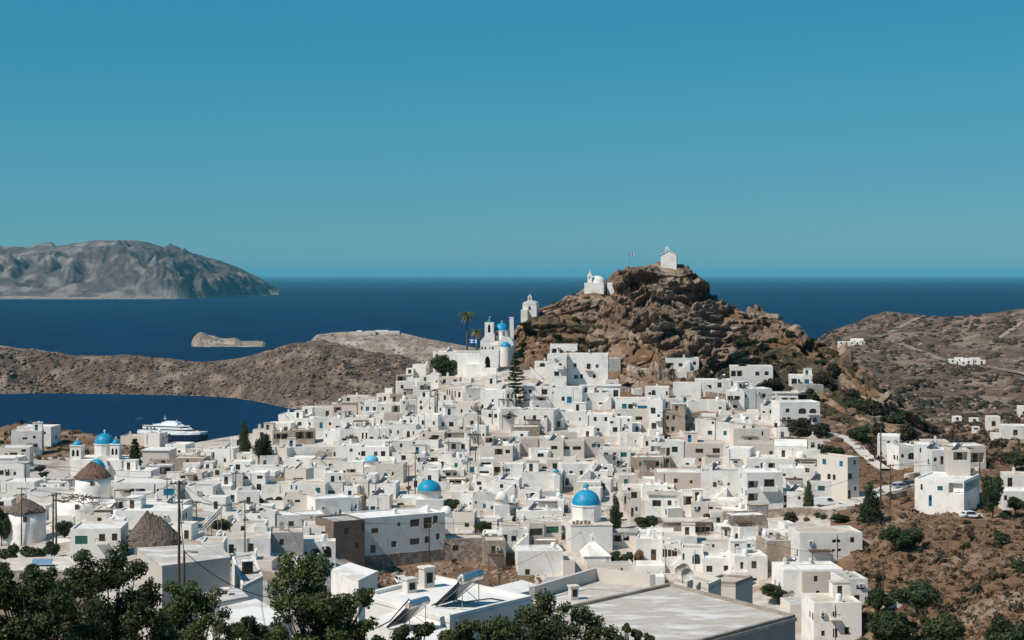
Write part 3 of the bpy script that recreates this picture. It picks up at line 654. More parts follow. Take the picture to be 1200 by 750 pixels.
H(925, 1160, 455, 548, a=-4, w='a983,490,20,28 a1020,492,20,28 a1057,495,20,28 a1107,494,26,34')
H(735, 880, 408, 508, a=-8, w='n742,462,12,26 n795,461,12,24 n850,465,10,16')
H(640, 735, 395, 498, a=-10, w='p697,440,44,36 n655,450,10,20')
H(395, 498, 388, 482, a=8, w='n432,446,16,20 n415,405,12,16')
H(500, 615, 368, 482, a=-12, w='n525,402,14,18 n527,440,16,24 n585,440,12,16')
H(514, 640, 486, 620, a=-10, w='n541,537,18,30 n612,540,12,22')
H(640, 772, 488, 592, a=12, w='n672,548,16,28 n727,549,28,30')
H(515, 682, 598, 690, a=-6, c='p', w='n545,622,12,20 p620,640,46,40')
H(298, 492, 553, 668, a=-5, w='n328,597,10,24 n375,600,10,24 a443,613,20,44 n477,605,9,22')
H(284, 404, 478, 568, a=8, c='p', n=0)
H(404, 508, 496, 572, a=-6, w='n420,532,18,22 n462,530,10,18')
H(225, 286, 478, 570, a=-8, w='n265,530,12,26')
H(150, 242, 388, 482, a=-6, n=2)
H(238, 396, 412, 490, a=4, w='p360,447,52,44 n275,445,12,18')
H(0, 96, 408, 512, a=-4, c='p', n=1, slab=1)
H(94, 152, 398, 482, a=6, w='n135,442,10,24')
H(0, 216, 505, 585, a=-5, w='a105,503,28,18 n40,545,12,16')
H(96, 200, 540, 652, a=6, w='p135,628,60,60')
H(184, 298, 580, 672, a=10, n=0, c='g', r='w')
H(-40, 110, 575, 690, a=-8, w='n18,645,26,16 n65,630,20,22')
H(120, 472, 660, 752, a=3, w='n395,688,16,26 n300,705,12,18', D=6)
H(470, 640, 650, 720, a=-6, w='n480,682,16,34 n560,690,14,20')
H(690, 862, 598, 660, a=-5, c='c', r='b', n=2)
H(686, 845, 650, 738, a=-4, n=2)
H(950, 1130, 628, 700, a=4, c='p', r='b', w='p990,652,82,36 n1075,655,14,20')
H(842, 955, 560, 680, a=-10, w='b883,660,14,34 a948,618,28,20 n885,600,14,18')
H(918, 1132, 690, 790, a=-4, w='n975,692,16,14 p1040,730,50,40 n1100,728,28,24')
H(0, 130, 690, 800, a=-4, w='n65,720,18,22 n120,742,14,22')
# shoulder towards the sea
crop(200, 460, 4.6875)
H(590, 760, 122, 182, a=-6, w='n738,120,12,14 n640,150,12,14')
H(720, 900, 84, 140, a=4, n=2)
H(890, 1020, 60, 138, a=8, c='p', w='p921,95,42,30 n975,122,14,18')
H(1015, 1140, 30, 110, a=-6, c='p', r='b', n=2)
H(940, 1080, 22, 66, a=-4, c='c', r='b', n=2)
H(528, 660, 168, 232, a=-8, n=2)
H(450, 560, 205, 258, a=-6, c='c', w='n565,210 n500,230')
H(655, 790, 140, 205, a=-8, w='n708,172,20,20 n765,172,10,16')
H(785, 902, 142, 212, a=6, w='b827,180,16,32 n875,172,12,16')
H(560, 650, 218, 270, a=3, c='t', r='b', w='p605,240,70,30')
H(650, 790, 205, 282, a=4, c='t', r='b', w='p735,235,90,40')
H(838, 932, 208, 284, a=-14, w='a806,254,22,26 b855,236,8,16')
H(930, 1030, 200, 296, a=8, w='n955,258,24,14 n992,243,18,20')
H(1030, 1105, 190, 290, a=-8, w='n1055,240,10,40 n1075,240,10,40')
H(1085, 1200, 195, 290, a=-5, n=3)
H(890, 1030, 150, 212, a=-6, w='n920,190,26,14 n975,195,20,14')
H(1000, 1130, 140, 195, a=-4, n=2)
H(240, 345, 308, 408, a=-10, w='n298,372,12,22')
H(130, 245, 322, 372, a=-5, w='n178,360,16,20')
H(72, 225, 384, 432, a=-3, c='t', r='b', w='n95,372,14,20 n150,410,12,14')
H(360, 478, 335, 412, a=-8, c='c', r='w', n=0)
H(310, 440, 380, 446, a=-5, n=3)
H(575, 640, 305, 400, a=-22, c='c', w='n590,360,8,22 n605,365,8,22')
H(635, 925, 300, 372, a=6, w='n658,354,16,14 n686,352,14,12 n800,348,18,18 n905,340,22,24', D=7)
H(905, 1050, 290, 352, a=-6, w='n990,320,18,20 n1038,335,14,18')
H(1040, 1200, 300, 372, a=-4, n=3)
H(620, 780, 362, 412, a=-4, w='n700,372,16,12')
H(760, 940, 370, 432, a=-6, w='a785,398,28,28 a880,400,24,20 n830,385,8,18')
H(625, 745, 420, 516, a=-14, n=1)
H(740, 850, 415, 480, a=-8, w='n768,446,14,10 n768,462,28,18')
H(845, 945, 440, 580, a=8, w='n890,475,18,34 t872,556,52,36 n930,470,10,24', c='w')
H(650, 850, 500, 585, a=-5, w='t810,537,24,28 n740,550,18,14 b663,518,8,28 b690,524,8,24')
H(960, 1055, 395, 455, a=-4, n=2, c='g')
H(945, 1050, 450, 520, a=6, w='n990,437,26,30 n910,415,18,14', c='c')
H(985, 1085, 480, 575, a=-5, c='c', w='n1022,525,28,26')
H(1055, 1125, 450, 560, a=-8, n=2)
H(300, 395, 440, 560, a=8, w='n405,530,24,48')
H(78, 330, 515, 600, a=3, w='n248,567,24,28', D=8, lab='long plain white house with one barred window beside the slanting panel rack')
H(170, 300, 418, 470, a=-6, c='c', n=2)
H(45, 172, 440, 512, a=-4, n=2, c='p')
H(395, 520, 440, 560, a=-4, w='n413,468,22,14 n490,465,28,18 n485,520,24,36')
H(498, 650, 505, 570, a=3, n=0, lab='plain white walled house with blank front above the green hedge')
H(525, 640, 470, 512, a=4, c='t', r='b', n=0)
H(395, 620, 412, 470, a=-3, w='n575,462,16,14 n470,440,14,14', D=6)
H(620, 800, 568, 645, a=6, c='c', r='b', w='n697,596,26,14', D=7)
H(800, 985, 580, 690, a=24, w='n850,694,10,30 n868,690,10,30 n888,682,10,30 n906,676,10,30 n930,660,10,30', D=6, r='w')
H(985, 1050, 570, 640, a=-8, c='s', r='b', n=2)
# --- middle left of the town
crop(400, 500, 5.64)
H(225, 410, 245, 372, a=-6, w='t292,330,20,46 n205,312,20,30 n340,310,12,24')
H(185, 360, 375, 470, a=-5, w='n212,436,18,24 n262,432,42,24')
H(0, 145, 232, 345, a=-8, w='p65,305,60,50 n20,298,14,16')
H(38, 150, 340, 440, a=6, c='c', w='n102,408,34,34')
H(180, 318, 455, 570, a=-6, w='D208,550,30,46 t240,552,14,40')
H(360, 552, 180, 240, a=-4, n=2)
H(500, 640, 195, 235, a=4, c='c', r='b', w='p570,218,128,36')
H(640, 730, 178, 290, a=-12, n=1)
H(495, 660, 250, 305, a=-4, w='n618,280,40,20 n504,300,14,26')
H(650, 810, 285, 325, a=3, c='w', n=2)
H(500, 640, 305, 345, a=-3, c='c', r='b', n=0)
H(725, 830, 205, 300, a=-6, c='w', n=1)
H(835, 912, 245, 330, a=-5, w='t864,285,28,36', c='c')
H(915, 1010, 212, 262, a=4, w='n955,245,80,18')
H(880, 1005, 265, 330, a=-4, w='n944,308,58,30')
H(1000, 1060, 240, 320, a=6, w='p1030,285,44,40')
H(1055, 1200, 250, 340, a=-4, w='t1102,288,24,24 n1000,338,14,14')
H(880, 1000, 335, 420, a=-4, w='n910,374,28,24 n920,410,16,26')
H(1000, 1180, 345, 450, a=-6, w='n1060,394,18,24 n1136,392,16,22')
H(790, 870, 440, 560, a=-12, w='n855,508,14,14')
H(868, 1020, 445, 570, a=8, w='b952,525,30,28 n890,500,12,18', c='w')
H(660, 830, 345, 372, a=3, c='t', r='w', w='p750,365,100,26', D=5)
H(370, 650, 472, 530, a=-3, w='n474,478,40,12 n650,495,14,40', D=6)
H(280, 660, 520, 556, a=-2, c='t', r='b', n=0, D=6)
H(735, 880, 565, 700, a=-6, w='n830,650,28,26')
H(0, 130, 470, 580, a=22, w='n60,550,14,30 n95,530,12,26', c='w')
H(880, 1050, 600, 650, a=4, c='c', r='b', n=1)
H(1055, 1200, 650, 742, a=5, w='n1083,730,36,30 n1150,705,20,26', c='c', r='b')
H(930, 1052, 700, 770, a=-4, n=2)
BLOCK = H(150, 680, 585, 905, a=30, D=9, ex=0, r='w', c='w', lab='large blue-shaded two-storey block with white roof rim above a rough stone footing',
  w='n230,672,40,34 n382,642,18,26 n483,642,56,48 n567,648,50,74 n617,628,30,46 n218,790,30,50 n350,770,30,40 n483,765,56,40 n560,760,24,44 n632,745,22,40')
H(-45, 150, 620, 905, a=30, c='b', r='g', D=8, w='n35,690,26,44 n140,670,16,60 n100,790,24,40', lab='brown two-storey house wedged against the large blue-shaded block')
# --- centre
crop(580, 510, 5.64)
H(-10, 160, 56, 148, a=-6, w='p25,112,50,40 n104,105,44,34')
H(165, 305, 20, 120, a=4, c='p', r='w', w='n255,98,18,26 n185,95,20,24')
H(298, 452, 36, 140, a=-4, w='n392,82,38,24', c='c')
H(450, 590, 36, 140, a=-3, w='n475,84,34,22 n542,85,50,24', c='c')
H(588, 725, 20, 130, a=6, c='p', w='t652,68,22,26 n690,70,12,20')
H(690, 895, 95, 200, a=-5, w='n735,125,26,20 S792,140,22,52 t850,128,38,30 n820,178,28,16')
H(980, 1060, 20, 130, a=-6, w='n1007,55,20,34 n1048,55,24,44', c='c')
H(1052, 1170, 60, 150, a=4, w='n1080,90,14,16 n1120,90,18,30')
H(262, 352, 110, 190, a=-5, w='n302,132,38,24 n285,200,20,20')
H(440, 618, 190, 318, a=7, w='n504,248,20,26 n572,248,20,28 n485,303,18,20')
H(188, 440, 248, 360, a=-5, n=0, D=7, lab='wide blank white house wall with bright roof edge above the blue-domed church')
H(38, 185, 190, 292, a=-6, w='t87,231,24,20 n20,232,30,26')
H(350, 440, 160, 250, a=4, c='c', n=1)
H(610, 745, 240, 300, a=-6, c='w', w='n688,270,10,22 n628,278,14,10')
H(895, 1115, 145, 235, a=-3, c='t', r='w', n=2, D=6)
H(785, 900, 215, 262, a=-4, c='c', w='n855,235,24,10', D=5)
H(955, 1060, 240, 290, a=-4, c='t', r='b', w='t940,246,26,30')
H(820, 940, 262, 370, a=6, c='c', w='g866,308,24,36')
H(975, 1140, 330, 425, a=-7, w='n1076,375,36,26')
H(1010, 1180, 415, 520, a=-4, w='n1067,448,60,40 n1140,450,24,30')
H(520, 700, 310, 400, a=-4, w='n596,358,16,28 n672,352,18,26 n640,340,12,18', c='c')
H(0, 158, 295, 420, a=-4, w='n44,337,20,26 n130,334,20,26')
H(150, 300, 360, 450, a=-5, n=1)
H(195, 455, 430, 500, a=-3, w='n250,485,40,14 n60,490,18,20', D=6)
H(-60, 150, 440, 520, a=-4, w='n58,490,18,20 n140,485,24,14 n-20,480,16,20')
H(150, 450, 500, 570, a=5, w='n60,520,10,10', n=0, D=6)
H(850, 905, 380, 480, a=8, c='c', w='n854,428,26,50')
H(895, 960, 365, 600, a=-5, c='c', w='n918,392,40,50 n935,488,14,28 d905,510,22,60')
H(225, 325, 580, 720, a=10, w='n270,640,84,48', c='c', r='b')
H(325, 440, 570, 700, a=8, w='g380,625,76,44', c='c', r='w')
H(45, 222, 625, 760, a=8, w='n68,680,30,50 n125,683,32,36 d200,695,26,70', c='w', r='b')
H(-60, 70, 700, 800, a=5, c='t', r='b', n=1)
H(770, 935, 645, 740, a=-6, c='c', w='p805,685,60,44 n868,682,36,30', slab=1)
H(930, 1180, 640, 730, a=-5, n=2, D=6)
# --- upper centre, below the rocks
crop(590, 390, 5.64)
H(308, 488, 72, 150, a=-6, D=6, w='p340,122,36,36 n385,128,24,26')
H(416, 490, 82, 125, a=12, D=4, n=0, c='g', r='w')
H(290, 420, 142, 350, a=-4, D=7, w='n377,216,18,28 n352,270,30,30 a257,212,30,26')
H(415, 690, 140, 345, a=-5, D=8, w='n474,214,18,26 n563,222,24,36 t619,220,18,24 n516,288,18,28 n600,288,16,24 n480,292,24,24', lab='tall broad white house with a small teal window standing under the rocks')
H(685, 775, 168, 258, a=12, D=5, w='n692,222,14,26')
H(205, 300, 190, 300, a=-6, w='a257,212,32,26')
H(618, 770, 352, 480, a=-4, w='p655,408,74,54 n742,400,30,44', slab=1, c='w')
H(320, 520, 362, 490, a=-4, w='n320,396,22,14 n395,436,18,28 b436,443,30,42 n402,510,30,20')
H(515, 700, 395, 500, a=5, w='n520,455,14,26 n650,467,36,12 n560,440,12,18')
H(130, 322, 352, 480, a=-6, w='n177,387,20,22 n272,390,34,36 n177,452,18,28 p245,450,60,46')
H(740, 970, 438, 560, a=-5, w='b800,488,30,38 n848,488,44,36 b918,495,58,28', lab='white house with blue panelled veranda doors beneath the rocky slope')
H(935, 1090, 360, 470, a=-7, w='a993,395,24,36 n968,402,16,18 n1080,400,10,26')
H(1050, 1190, 440, 530, a=5, w='n1078,478,36,44')
H(845, 965, 510, 640, a=-4, w='n895,565,42,24', c='c')
H(345, 545, 520, 610, a=-5, w='n505,570,10,20 n400,590,60,18')
H(530, 720, 540, 680, a=-6, w='n606,570,18,28 n676,570,18,28 n625,640,20,20 n565,645,14,18')
H(700, 850, 560, 690, a=-4, w='n715,592,24,14 n826,575,14,20 n738,640,28,32 n793,636,16,24')
H(110, 330, 512, 640, a=-12, w='n140,565,12,28 n205,563,20,36 n280,560,20,30 n215,626,28,16')
H(-20, 130, 500, 610, a=12, w='a36,550,28,36')
H(-50, 50, 375, 500, a=-10, w='n32,420,10,30')
H(60, 240, 620, 690, a=3, c='t', r='w', w='p170,700,150,20', n=0)
H(240, 400, 690, 770, a=-4, n=2)
H(1050, 1200, 515, 660, a=-4, c='t', r='w', w='n1086,560,18,28 n1125,560,16,28 n1085,630,16,18 n1120,635,20,30')
H(960, 1050, 440, 660, a=-16, w='n990,515,28,40 n1025,555,14,34 d995,625,30,60', c='w')
H(920, 1060, 690, 780, a=-5, w='n950,735,24,36 n1000,730,24,30')
H(770, 930, 670, 760, a=4, n=2)
# --- upper right, along the foot of the rocks
crop(780, 410, 5.1)
H(0, 198, 48, 135, a=-4, D=6, c='w', w='n90,90,22,20 n172,80,18,20 p20,96,50,36', lab='small white house alone on a stone terrace among the rocks')
H(388, 640, 98, 225, a=-5, D=8, w='p425,142,64,36 n548,142,22,24 n603,140,22,24 n484,205,20,22 n603,204,20,22')
H(738, 880, 150, 220, a=-8, D=5, w='n798,185,12,20 b843,193,26,34 n770,190,30,36')
H(790, 945, 210, 275, a=4, D=6, c='g', r='g', n=0)
H(175, 390, 178, 262, a=-6, D=6, w='n262,222,24,24 n290,218,26,24 n322,210,22,30')
H(45, 210, 200, 320, a=-8, D=7, w='a92,300,30,20 n60,290,10,30')
H(205, 335, 232, 262, a=-4, D=4, c='t', r='b', n=0)
H(365, 470, 248, 350, a=-6, D=6, w='p408,287,70,24 n415,338,24,20')
H(452, 640, 232, 345, a=14, D=7, w='n590,274,20,24 n478,275,10,18')
H(620, 790, 262, 330, a=-5, D=6, w='p715,300,130,30', slab=1)
H(680, 925, 312, 475, a=6, D=8, w='n728,362,22,24 a818,366,44,34 a882,366,38,28 n707,415,20,24 d737,422,20,40 p818,421,46,30 d866,434,16,52 n893,420,24,28', lab='three-storey white hillside house with rows of arched windows and stepped top')
H(785, 905, 250, 318, a=6, D=6, w='a857,296,42,30 n803,295,34,32')
H(575, 690, 335, 435, a=-6, D=7, w='n643,370,40,22 n588,372,16,12')
H(22, 160, 312, 362, a=-4, w='a65,344,26,20 n110,342,14,14')
H(135, 360, 308, 362, a=-4, w='n268,348,14,14 n325,347,16,14')
H(180, 320, 418, 520, a=-5, w='S265,500,26,34 n285,436,18,16')
H(0, 95, 368, 480, a=-4, c='t', w='n15,406,16,26 n52,406,18,26 n45,472,24,28 n10,470,14,18')
H(88, 215, 375, 470, a=16, c='t', r='b', w='t122,404,16,26')
H(300, 515, 432, 560, a=-4, w='t356,498,18,26 t398,496,16,26 n470,465,16,20 n345,560,18,20', c='w')
H(405, 625, 470, 580, a=5, c='c', r='b', w='n505,538,18,26 n580,500,10,26')
H(440, 700, 560, 650, a=-5, w='n552,617,18,22 n630,615,18,22')
H(0, 108, 548, 690, a=-5, w='n15,610,20,50 n55,595,32,34 d15,655,22,40')
H(110, 345, 560, 690, a=-5, c='p', w='n202,603,42,26 n302,602,40,30 b132,665,20,22 n207,658,16,20 n297,666,14,16')
H(345, 500, 590, 720, a=-18, w='b418,668,22,16 n380,575,12,20')
H(245, 360, 700, 760, a=-5, n=1)
H(490, 770, 650, 740, a=-6, w='b548,705,26,22 p610,700,80,50 n680,720,18,20')
H(760, 960, 655, 700, a=3, c='t', r='b', D=5, w='p830,690,120,24', slab=1)
# --- right centre
crop(760, 510, 4.6875)
H(0, 180, 40, 130, a=-5, w='n108,85,22,44 n145,78,28,28 p40,75,50,30')
H(-60, 118, 120, 190, a=-4, c='t', r='b', w='n105,135,20,34')
H(35, 290, 205, 300, a=-4, c='p', r='w', w='n150,250,20,24 n234,256,14,18')
H(290, 560, 200, 370, a=-6, D=8, w='w365,272,20,28 n440,268,12,14 w457,345,22,20', lab='big plain white block with three small brown windows and a raised left end')
H(315, 405, 175, 215, a=-6, D=4, n=1)
H(540, 740, 205, 445, a=5, D=8, w='n664,270,54,56 p572,270,58,40 p572,340,58,44', lab='tall white apartment block with stacked balconies and one big square window')
H(730, 860, 180, 300, a=-5, w='n742,218,24,14 n805,235,12,14 n745,292,28,24 n815,275,16,18')
H(830, 1000, 172, 240, a=-5, w='p858,190,50,34 p950,215,64,34')
H(880, 1020, 250, 370, a=-4, w='t950,292,34,28 a1038,290,30,24 n830,345,14,14')
H(985, 1070, 205, 330, a=8, w='n1025,222,16,18 a1038,288,34,26')
H(740, 880, 310, 410, a=-6, w='n748,350,30,40 n828,345,14,18 d748,405,18,44')
H(0, 155, 330, 440, a=-4, w='n45,374,44,34 n115,375,20,34', slab=1)
H(-30, 140, 285, 335, a=-5, w='n50,310,30,24')
H(105, 190, 400, 470, a=16, c='w', n=0)
H(180, 262, 310, 440, a=-4, w='p222,360,56,50 n240,350,20,28')
H(235, 370, 365, 470, a=-6, w='n280,403,12,20 n342,406,20,28 n335,470,28,30', c='c')
H(370, 585, 360, 420, a=-5, w='n388,395,18,20', D=6)
H(380, 655, 415, 470, a=4, c='c', r='w', n=0, D=8)
H(445, 655, 440, 545, a=6, c='s', r='w', n=0, D=6, lab='rough bare stone house with a pale roof rim beside the dry bank')
H(360, 480, 500, 560, a=-6, w='p445,535,50,40')
H(465, 605, 505, 570, a=10, w='a483,552,16,30', D=7)
H(95, 345, 478, 545, a=3, c='t', r='b', w='p270,525,160,40', D=5, slab=1)
H(70, 265, 555, 680, a=-5, D=6, w='d90,650,22,40 n125,640,20,30 b150,640,18,36')
H(180, 300, 620, 770, a=-8, D=5, w='A262,680,40,56 S193,668,10,36', r='b', lab='narrow white house with a tall teal arched doorway')
H(300, 470, 675, 790, a=-5, D=7, w='n335,735,30,34 n425,730,22,30')
H(265, 460, 590, 660, a=-5, w='a275,600,24,18 n322,600,16,24 n356,608,14,18', D=6)
H(470, 655, 665, 800, a=4, D=7, w='d512,715,16,38 d580,712,26,40 n580,800,30,30')
H(525, 650, 575, 640, a=-5, w='t546,608,28,22 n580,605,22,20 n610,600,12,24')
H(650, 795, 580, 720, a=8, c='t', r='g', D=7, n=0, lab='bare tan rendered block without windows among the white houses')
H(880, 1075, 540, 650, a=-5, D=7, w='n942,570,12,12 n1002,565,14,20 n1020,632,18,12 n1052,632,14,16')
# --- right edge: houses on the far side of the road
crop(980, 460, 5.1)
H(62, 142, 385, 650, a=35, ex=0, D=8.5, c='c', r='b', w='n112,418,12,26 n78,498,28,34 d72,610,22,60 n115,575,14,24 n100,500,14,20', lab='weathered cream two-storey house at the street corner with peeling front')
H(248, 375, 262, 402, a=-14, ex=0, D=8, w='n312,300,14,24 n356,302,16,28 a310,380,24,22 n270,365,12,18')
H(372, 492, 320, 438, a=10, ex=0, D=7, w='a452,380,42,40 a395,378,18,22 n430,300,60,30')
H(490, 575, 312, 470, a=-6, ex=0, D=7, w='n525,400,30,28 n510,345,20,30')
H(570, 698, 345, 468, a=4, ex=0, D=7, w='a667,393,34,40 n591,400,18,24 d632,405,18,50 n560,400,22,26')
H(520, 672, 292, 352, a=-5, ex=0, D=6, w='n640,332,44,30 p600,335,30,28')
H(672, 800, 345, 450, a=-6, ex=0, D=6, c='c', w='p742,380,76,50')
H(690, 898, 318, 440, a=6, ex=0, D=7, c='c', r='w', w='p845,390,78,60 b882,350,18,24')
H(485, 745, 520, 708, a=-28, ex=0, D=13, sw=((.06, .96, .62, .9, 2.2, 'p'), (.3, .36, .1, .3, .2, 's')), w='t620,572,26,26 n522,570,10,34 D568,650,16,66 p702,566,70,60', c='w', r='w', Y=272, lab='big white corner house with shaded side, slab-roofed terrace and blue door')
H(1020, 1170, 495, 600, a=-6, ex=0, D=7, w='n1040,540,26,60')
H(1000, 1170, 590, 680, a=-4, ex=0, D=7, w='n1012,630,20,30')
# --- lower right
crop(960, 590, 4.6875)
H(-110, 240, 160, 330, a=5, D=8, w='a95,206,44,20 n184,202,22,30 n184,275,20,20 n78,258,18,12 n112,256,16,16', lab='white house with one fan-shaped window on the bank of dry grass')
H(-200, 135, 362, 520, a=5, D=8, w='n68,412,24,34 n88,488,24,16 n-60,420,24,34 n-30,490,24,20')
H(130, 268, 415, 590, a=6, D=7, w='g226,461,40,24 n208,520,28,34 n138,488,14,32')
H(-30, 235, 545, 790, a=4, D=8, c='w', r='b', w='n85,608,20,30 b20,612,12,40 n148,592,10,14 d88,712,24,50 n152,700,22,40 n20,712,18,30', lab='weathered white three-storey house with flaking front above the dark bushes')
# --- lower right centre
crop(780, 610, 5.357)
H(855, 1120, 318, 480, a=5, D=7, w='n942,365,22,36 n1044,365,24,40 n955,455,20,30 n1065,455,24,18')
H(715, 862, 305, 425, a=-16, D=5, n=0)
H(780, 960, 525, 800, a=6, D=6, c='c', r='g', w='b990,595,16,50', Y=228)
H(-170, 95, 150, 240, a=-4, D=6, w='n40,200,70,40')
# --- lower centre: behind the near roofs
crop(600, 610, 5.357)
H(36, 322, 190, 345, a=6, D=7, n=0, w='n97,322,28,36', lab='plain grey-fronted white cube with a round tank on its roof corner')
H(320, 395, 250, 345, a=6, D=5, w='n345,215,44,50')
H(470, 762, 272, 345, a=4, D=6, w='n530,322,12,26 n612,316,14,24 s690,310')
H(762, 960, 285, 352, a=-4, D=6, w='n858,338,20,24 n942,340,20,36')
H(940, 1060, 150, 290, a=-4, D=6, w='n960,205,26,50 n990,205,20,44 n1020,205,30,40')
H(780, 945, 115, 250, a=-8, D=6, n=1)
# --- ruins below the blue-shaded block
crop(420, 610, 5.357)
H(540, 790, 112, 250, a=6, D=6, c='s', r='b', w='n610,172,34,34', lab='ruined rough stone house with an empty window above the rubble')
H(785, 925, 125, 290, a=5, D=6, c='t', r='b', w='d848,190,24,60', lab='low tan ruin with a single dark doorway')
# --- left: harbour side
crop(0, 460, 4.6875)
H(90, 282, 188, 285, a=-5, D=8, w='n245,222,16,14 n160,220,16,14')
H(66, 225, 212, 330, a=10, D=7, w='n138,252,24,12 n187,246,14,16 n190,290,26,18')
H(0, 160, 302, 400, a=8, D=7, w='n75,342,36,24 n128,320,22,14 n35,345,16,22')
H(-40, 95, 362, 420, a=-4, D=6, w='n18,384,16,16 n65,382,16,14', slab=1)
H(-40, 130, 392, 480, a=3, D=6, w='d40,440,20,36 n10,440,20,26 n80,445,14,20')
H(660, 800, 240, 280, a=-5, D=7, n=0)
H(790, 878, 225, 285, a=-8, D=7, n=0)
H(905, 1020, 285, 360, a=-10, D=7, n=1)
H(780, 930, 320, 420, a=-4, D=7, c='c', r='w', w='n835,378,24,28 n898,378,24,28', slab=1)
H(795, 945, 400, 470, a=4, D=5, c='g', r='w', w='p868,430,130,40')
H(930, 1120, 360, 430, a=-6, c='t', r='b', D=6, w='n1030,370,14,22 n1080,390,14,20')
H(1015, 1160, 425, 470, a=-3, D=6, n=0)
H(985, 1130, 445, 510, a=-5, D=6, w='n1010,480,14,24', c='c')
H(1070, 1160, 330, 385, a=-6, D=6, w='n1115,355,18,16')
H(620, 975, 495, 600, a=-3, D=7, w='p740,540,110,24 t820,545,44,34 b930,546,56,38 n868,535,10,14', lab='long low white house with teal and blue window panels by the windmills')
H(1015, 1170, 515, 610, a=-4, D=7, w='b990,568,14,20 n1120,570,14,18')
H(0, 190, 490, 580, a=-4, D=7, w='n20,560,20,20', r='w')
H(150, 420, 545, 640, a=4, D=8, r='g', n=0, c='w')
H(640, 830, 430, 500, a=-5, D=7, n=0)
H(700, 1000, 612, 700, a=-4, D=7, n=0)
# --- left: row of houses towards the viewer
crop(200, 590, 4.6875)
H(280, 545, 192, 285, a=7, D=7, r='b', w='n335,248,26,50 n440,242,28,44', lab='low white house with two dark shuttered doors in the row below the hedge')
H(543, 728, 160, 280, a=7, D=7, c='g', r='b', w='n610,212,22,34 n680,215,20,10 n552,208,12,24')
H(732, 882, 125, 240, a=6, D=7, r='b', w='n777,185,28,40 n843,175,28,42')
H(725, 905, 208, 330, a=6, D=3, w='a738,288,30,50 a795,278,50,66 a862,268,40,64 n850,275,18,30', lab='white walled porch with three tall arches below two dark windows', name='arcaded_porch')
H(590, 840, 62, 160, a=14, D=6, n=2)
crop(0, 590, 4.6875)
H(388, 660, 138, 330, a=4, D=8, w='g448,200,62,46 n560,188,30,40 n628,186,28,40', lab='white house with green and grey shuttered windows beside the thatched round hut')
H(645, 1000, 40, 130, a=-3, D=8, n=0)
crop(200, 590, 4.6875)
H(168, 290, 212, 300, a=4, n=0, D=6)
H(330, 520, 110, 165, a=3, n=1, D=6, r='b')
H(470, 770, 60, 118, a=10, n=2, D=5)
H(380, 480, 60, 108, a=-6, n=1, D=4)
crop(0, 460, 4.6875)
H(520, 700, 640, 690, a=3, n=1, D=6)
H(560, 660, 690, 740, a=-4, n=0, D=5)
H(860, 1010, 640, 700, a=-5, n=1, D=6, c='c')
H(330, 420, 470, 530, a=-5, n=1, D=5)
H(200, 330, 500, 560, a=-8, n=1, D=5)
H(-30, 60, 590, 640, a=4, n=1, D=5)
b = MB(); q = HOUSES[[i for i in range(len(HOUSES)) if HOUSES[i][0] == BLOCK][0]]; b.box(-q[2] / 2 - .08, q[2] / 2 + .08, -.12, -.003, -4, 2.0); b.build('stone_footing', 'stone', BLOCK)
# ------------------------------------------------------------------ landmarks
class Spot:                            # local metres of a thing that stands at depth Y
    def __init__(s, px, py, Y): s.px, s.py, s.Y, s.k = px, py, Y, Y / F; s.loc = P(px, py, Y)
    def x(s, px): return (px - s.px) * s.k
    def z(s, py): return (s.py - py) * s.k
def onground(px, py, Y0=225.0): return Spot(px, py, hit(px, py, Y0))
LM = []                                # landmarks for the house labels: (name, x, y)
def dome(b, c, r, z0, h, m=0, n=20, rings=6):
    b.lathe([(r * math.cos(i / rings * math.pi / 2), z0 + h * math.sin(i / rings * math.pi / 2)) for i in range(rings)] + [(.001, z0 + h)], n, m, True, c)
def cross(root, x, y, z, s, mt='white'):
    b = MB(); t_ = s * .09; b.box(-t_, t_, -t_, t_, 0, s); b.box(-s * .3, s * .3, -t_ * .9, t_ * .9, s * .55, s * .55 + 2 * t_); return b.build('cross', mt, root, (x, y, z))
def belfry(root, x, y, z, w_, h_, mt='white', name='bell_gable'):
    """flat bell gable with an arched opening and a small bell"""
    b = MB(); t_ = w_ * .22; wall_face(b, (-w_ / 2, -t_, 0), (1, 0, 0), w_, 0, h_ * .72, (0, 1, 0), [(w_ * .3, w_ * .7, h_ * .12, h_ * .62, True, 2 * t_ * .5)])
    wall_face(b, (w_ / 2, t_, 0), (-1, 0, 0), w_, 0, h_ * .72, (0, -1, 0), [(w_ * .3, w_ * .7, h_ * .12, h_ * .62, True, 2 * t_ * .5)])
    for s_ in (-1, 1): b.face([(s_ * w_ / 2, -t_, 0), (s_ * w_ / 2, t_, 0), (s_ * w_ / 2, t_, h_ * .72), (s_ * w_ / 2, -t_, h_ * .72)])
    for yy in (-t_, t_): b.face([(-w_ * .56, yy * 1.1, h_ * .72), (w_ * .56, yy * 1.1, h_ * .72), (0, yy * 1.1, h_)])
    for s_ in (-1, 1): b.face([(s_ * w_ * .56, -t_ * 1.1, h_ * .72), (s_ * w_ * .56, t_ * 1.1, h_ * .72), (0, t_ * 1.1, h_), (0, -t_ * 1.1, h_)])
    b.face([(-w_ * .56, -t_ * 1.1, h_ * .72), (-w_ * .56, t_ * 1.1, h_ * .72), (w_ * .56, t_ * 1.1, h_ * .72), (w_ * .56, -t_ * 1.1, h_ * .72)])
    o = b.build(name, mt, root, (x, y, z)); c = MB(); c.lathe([(.02, h_ * .5), (w_ * .06, h_ * .48), (w_ * .09, h_ * .36), (w_ * .12, h_ * .32)], 8); c.build('bell', 'metal', o); cross(o, 0, 0, h_ * .97, h_ * .22, mt); return o
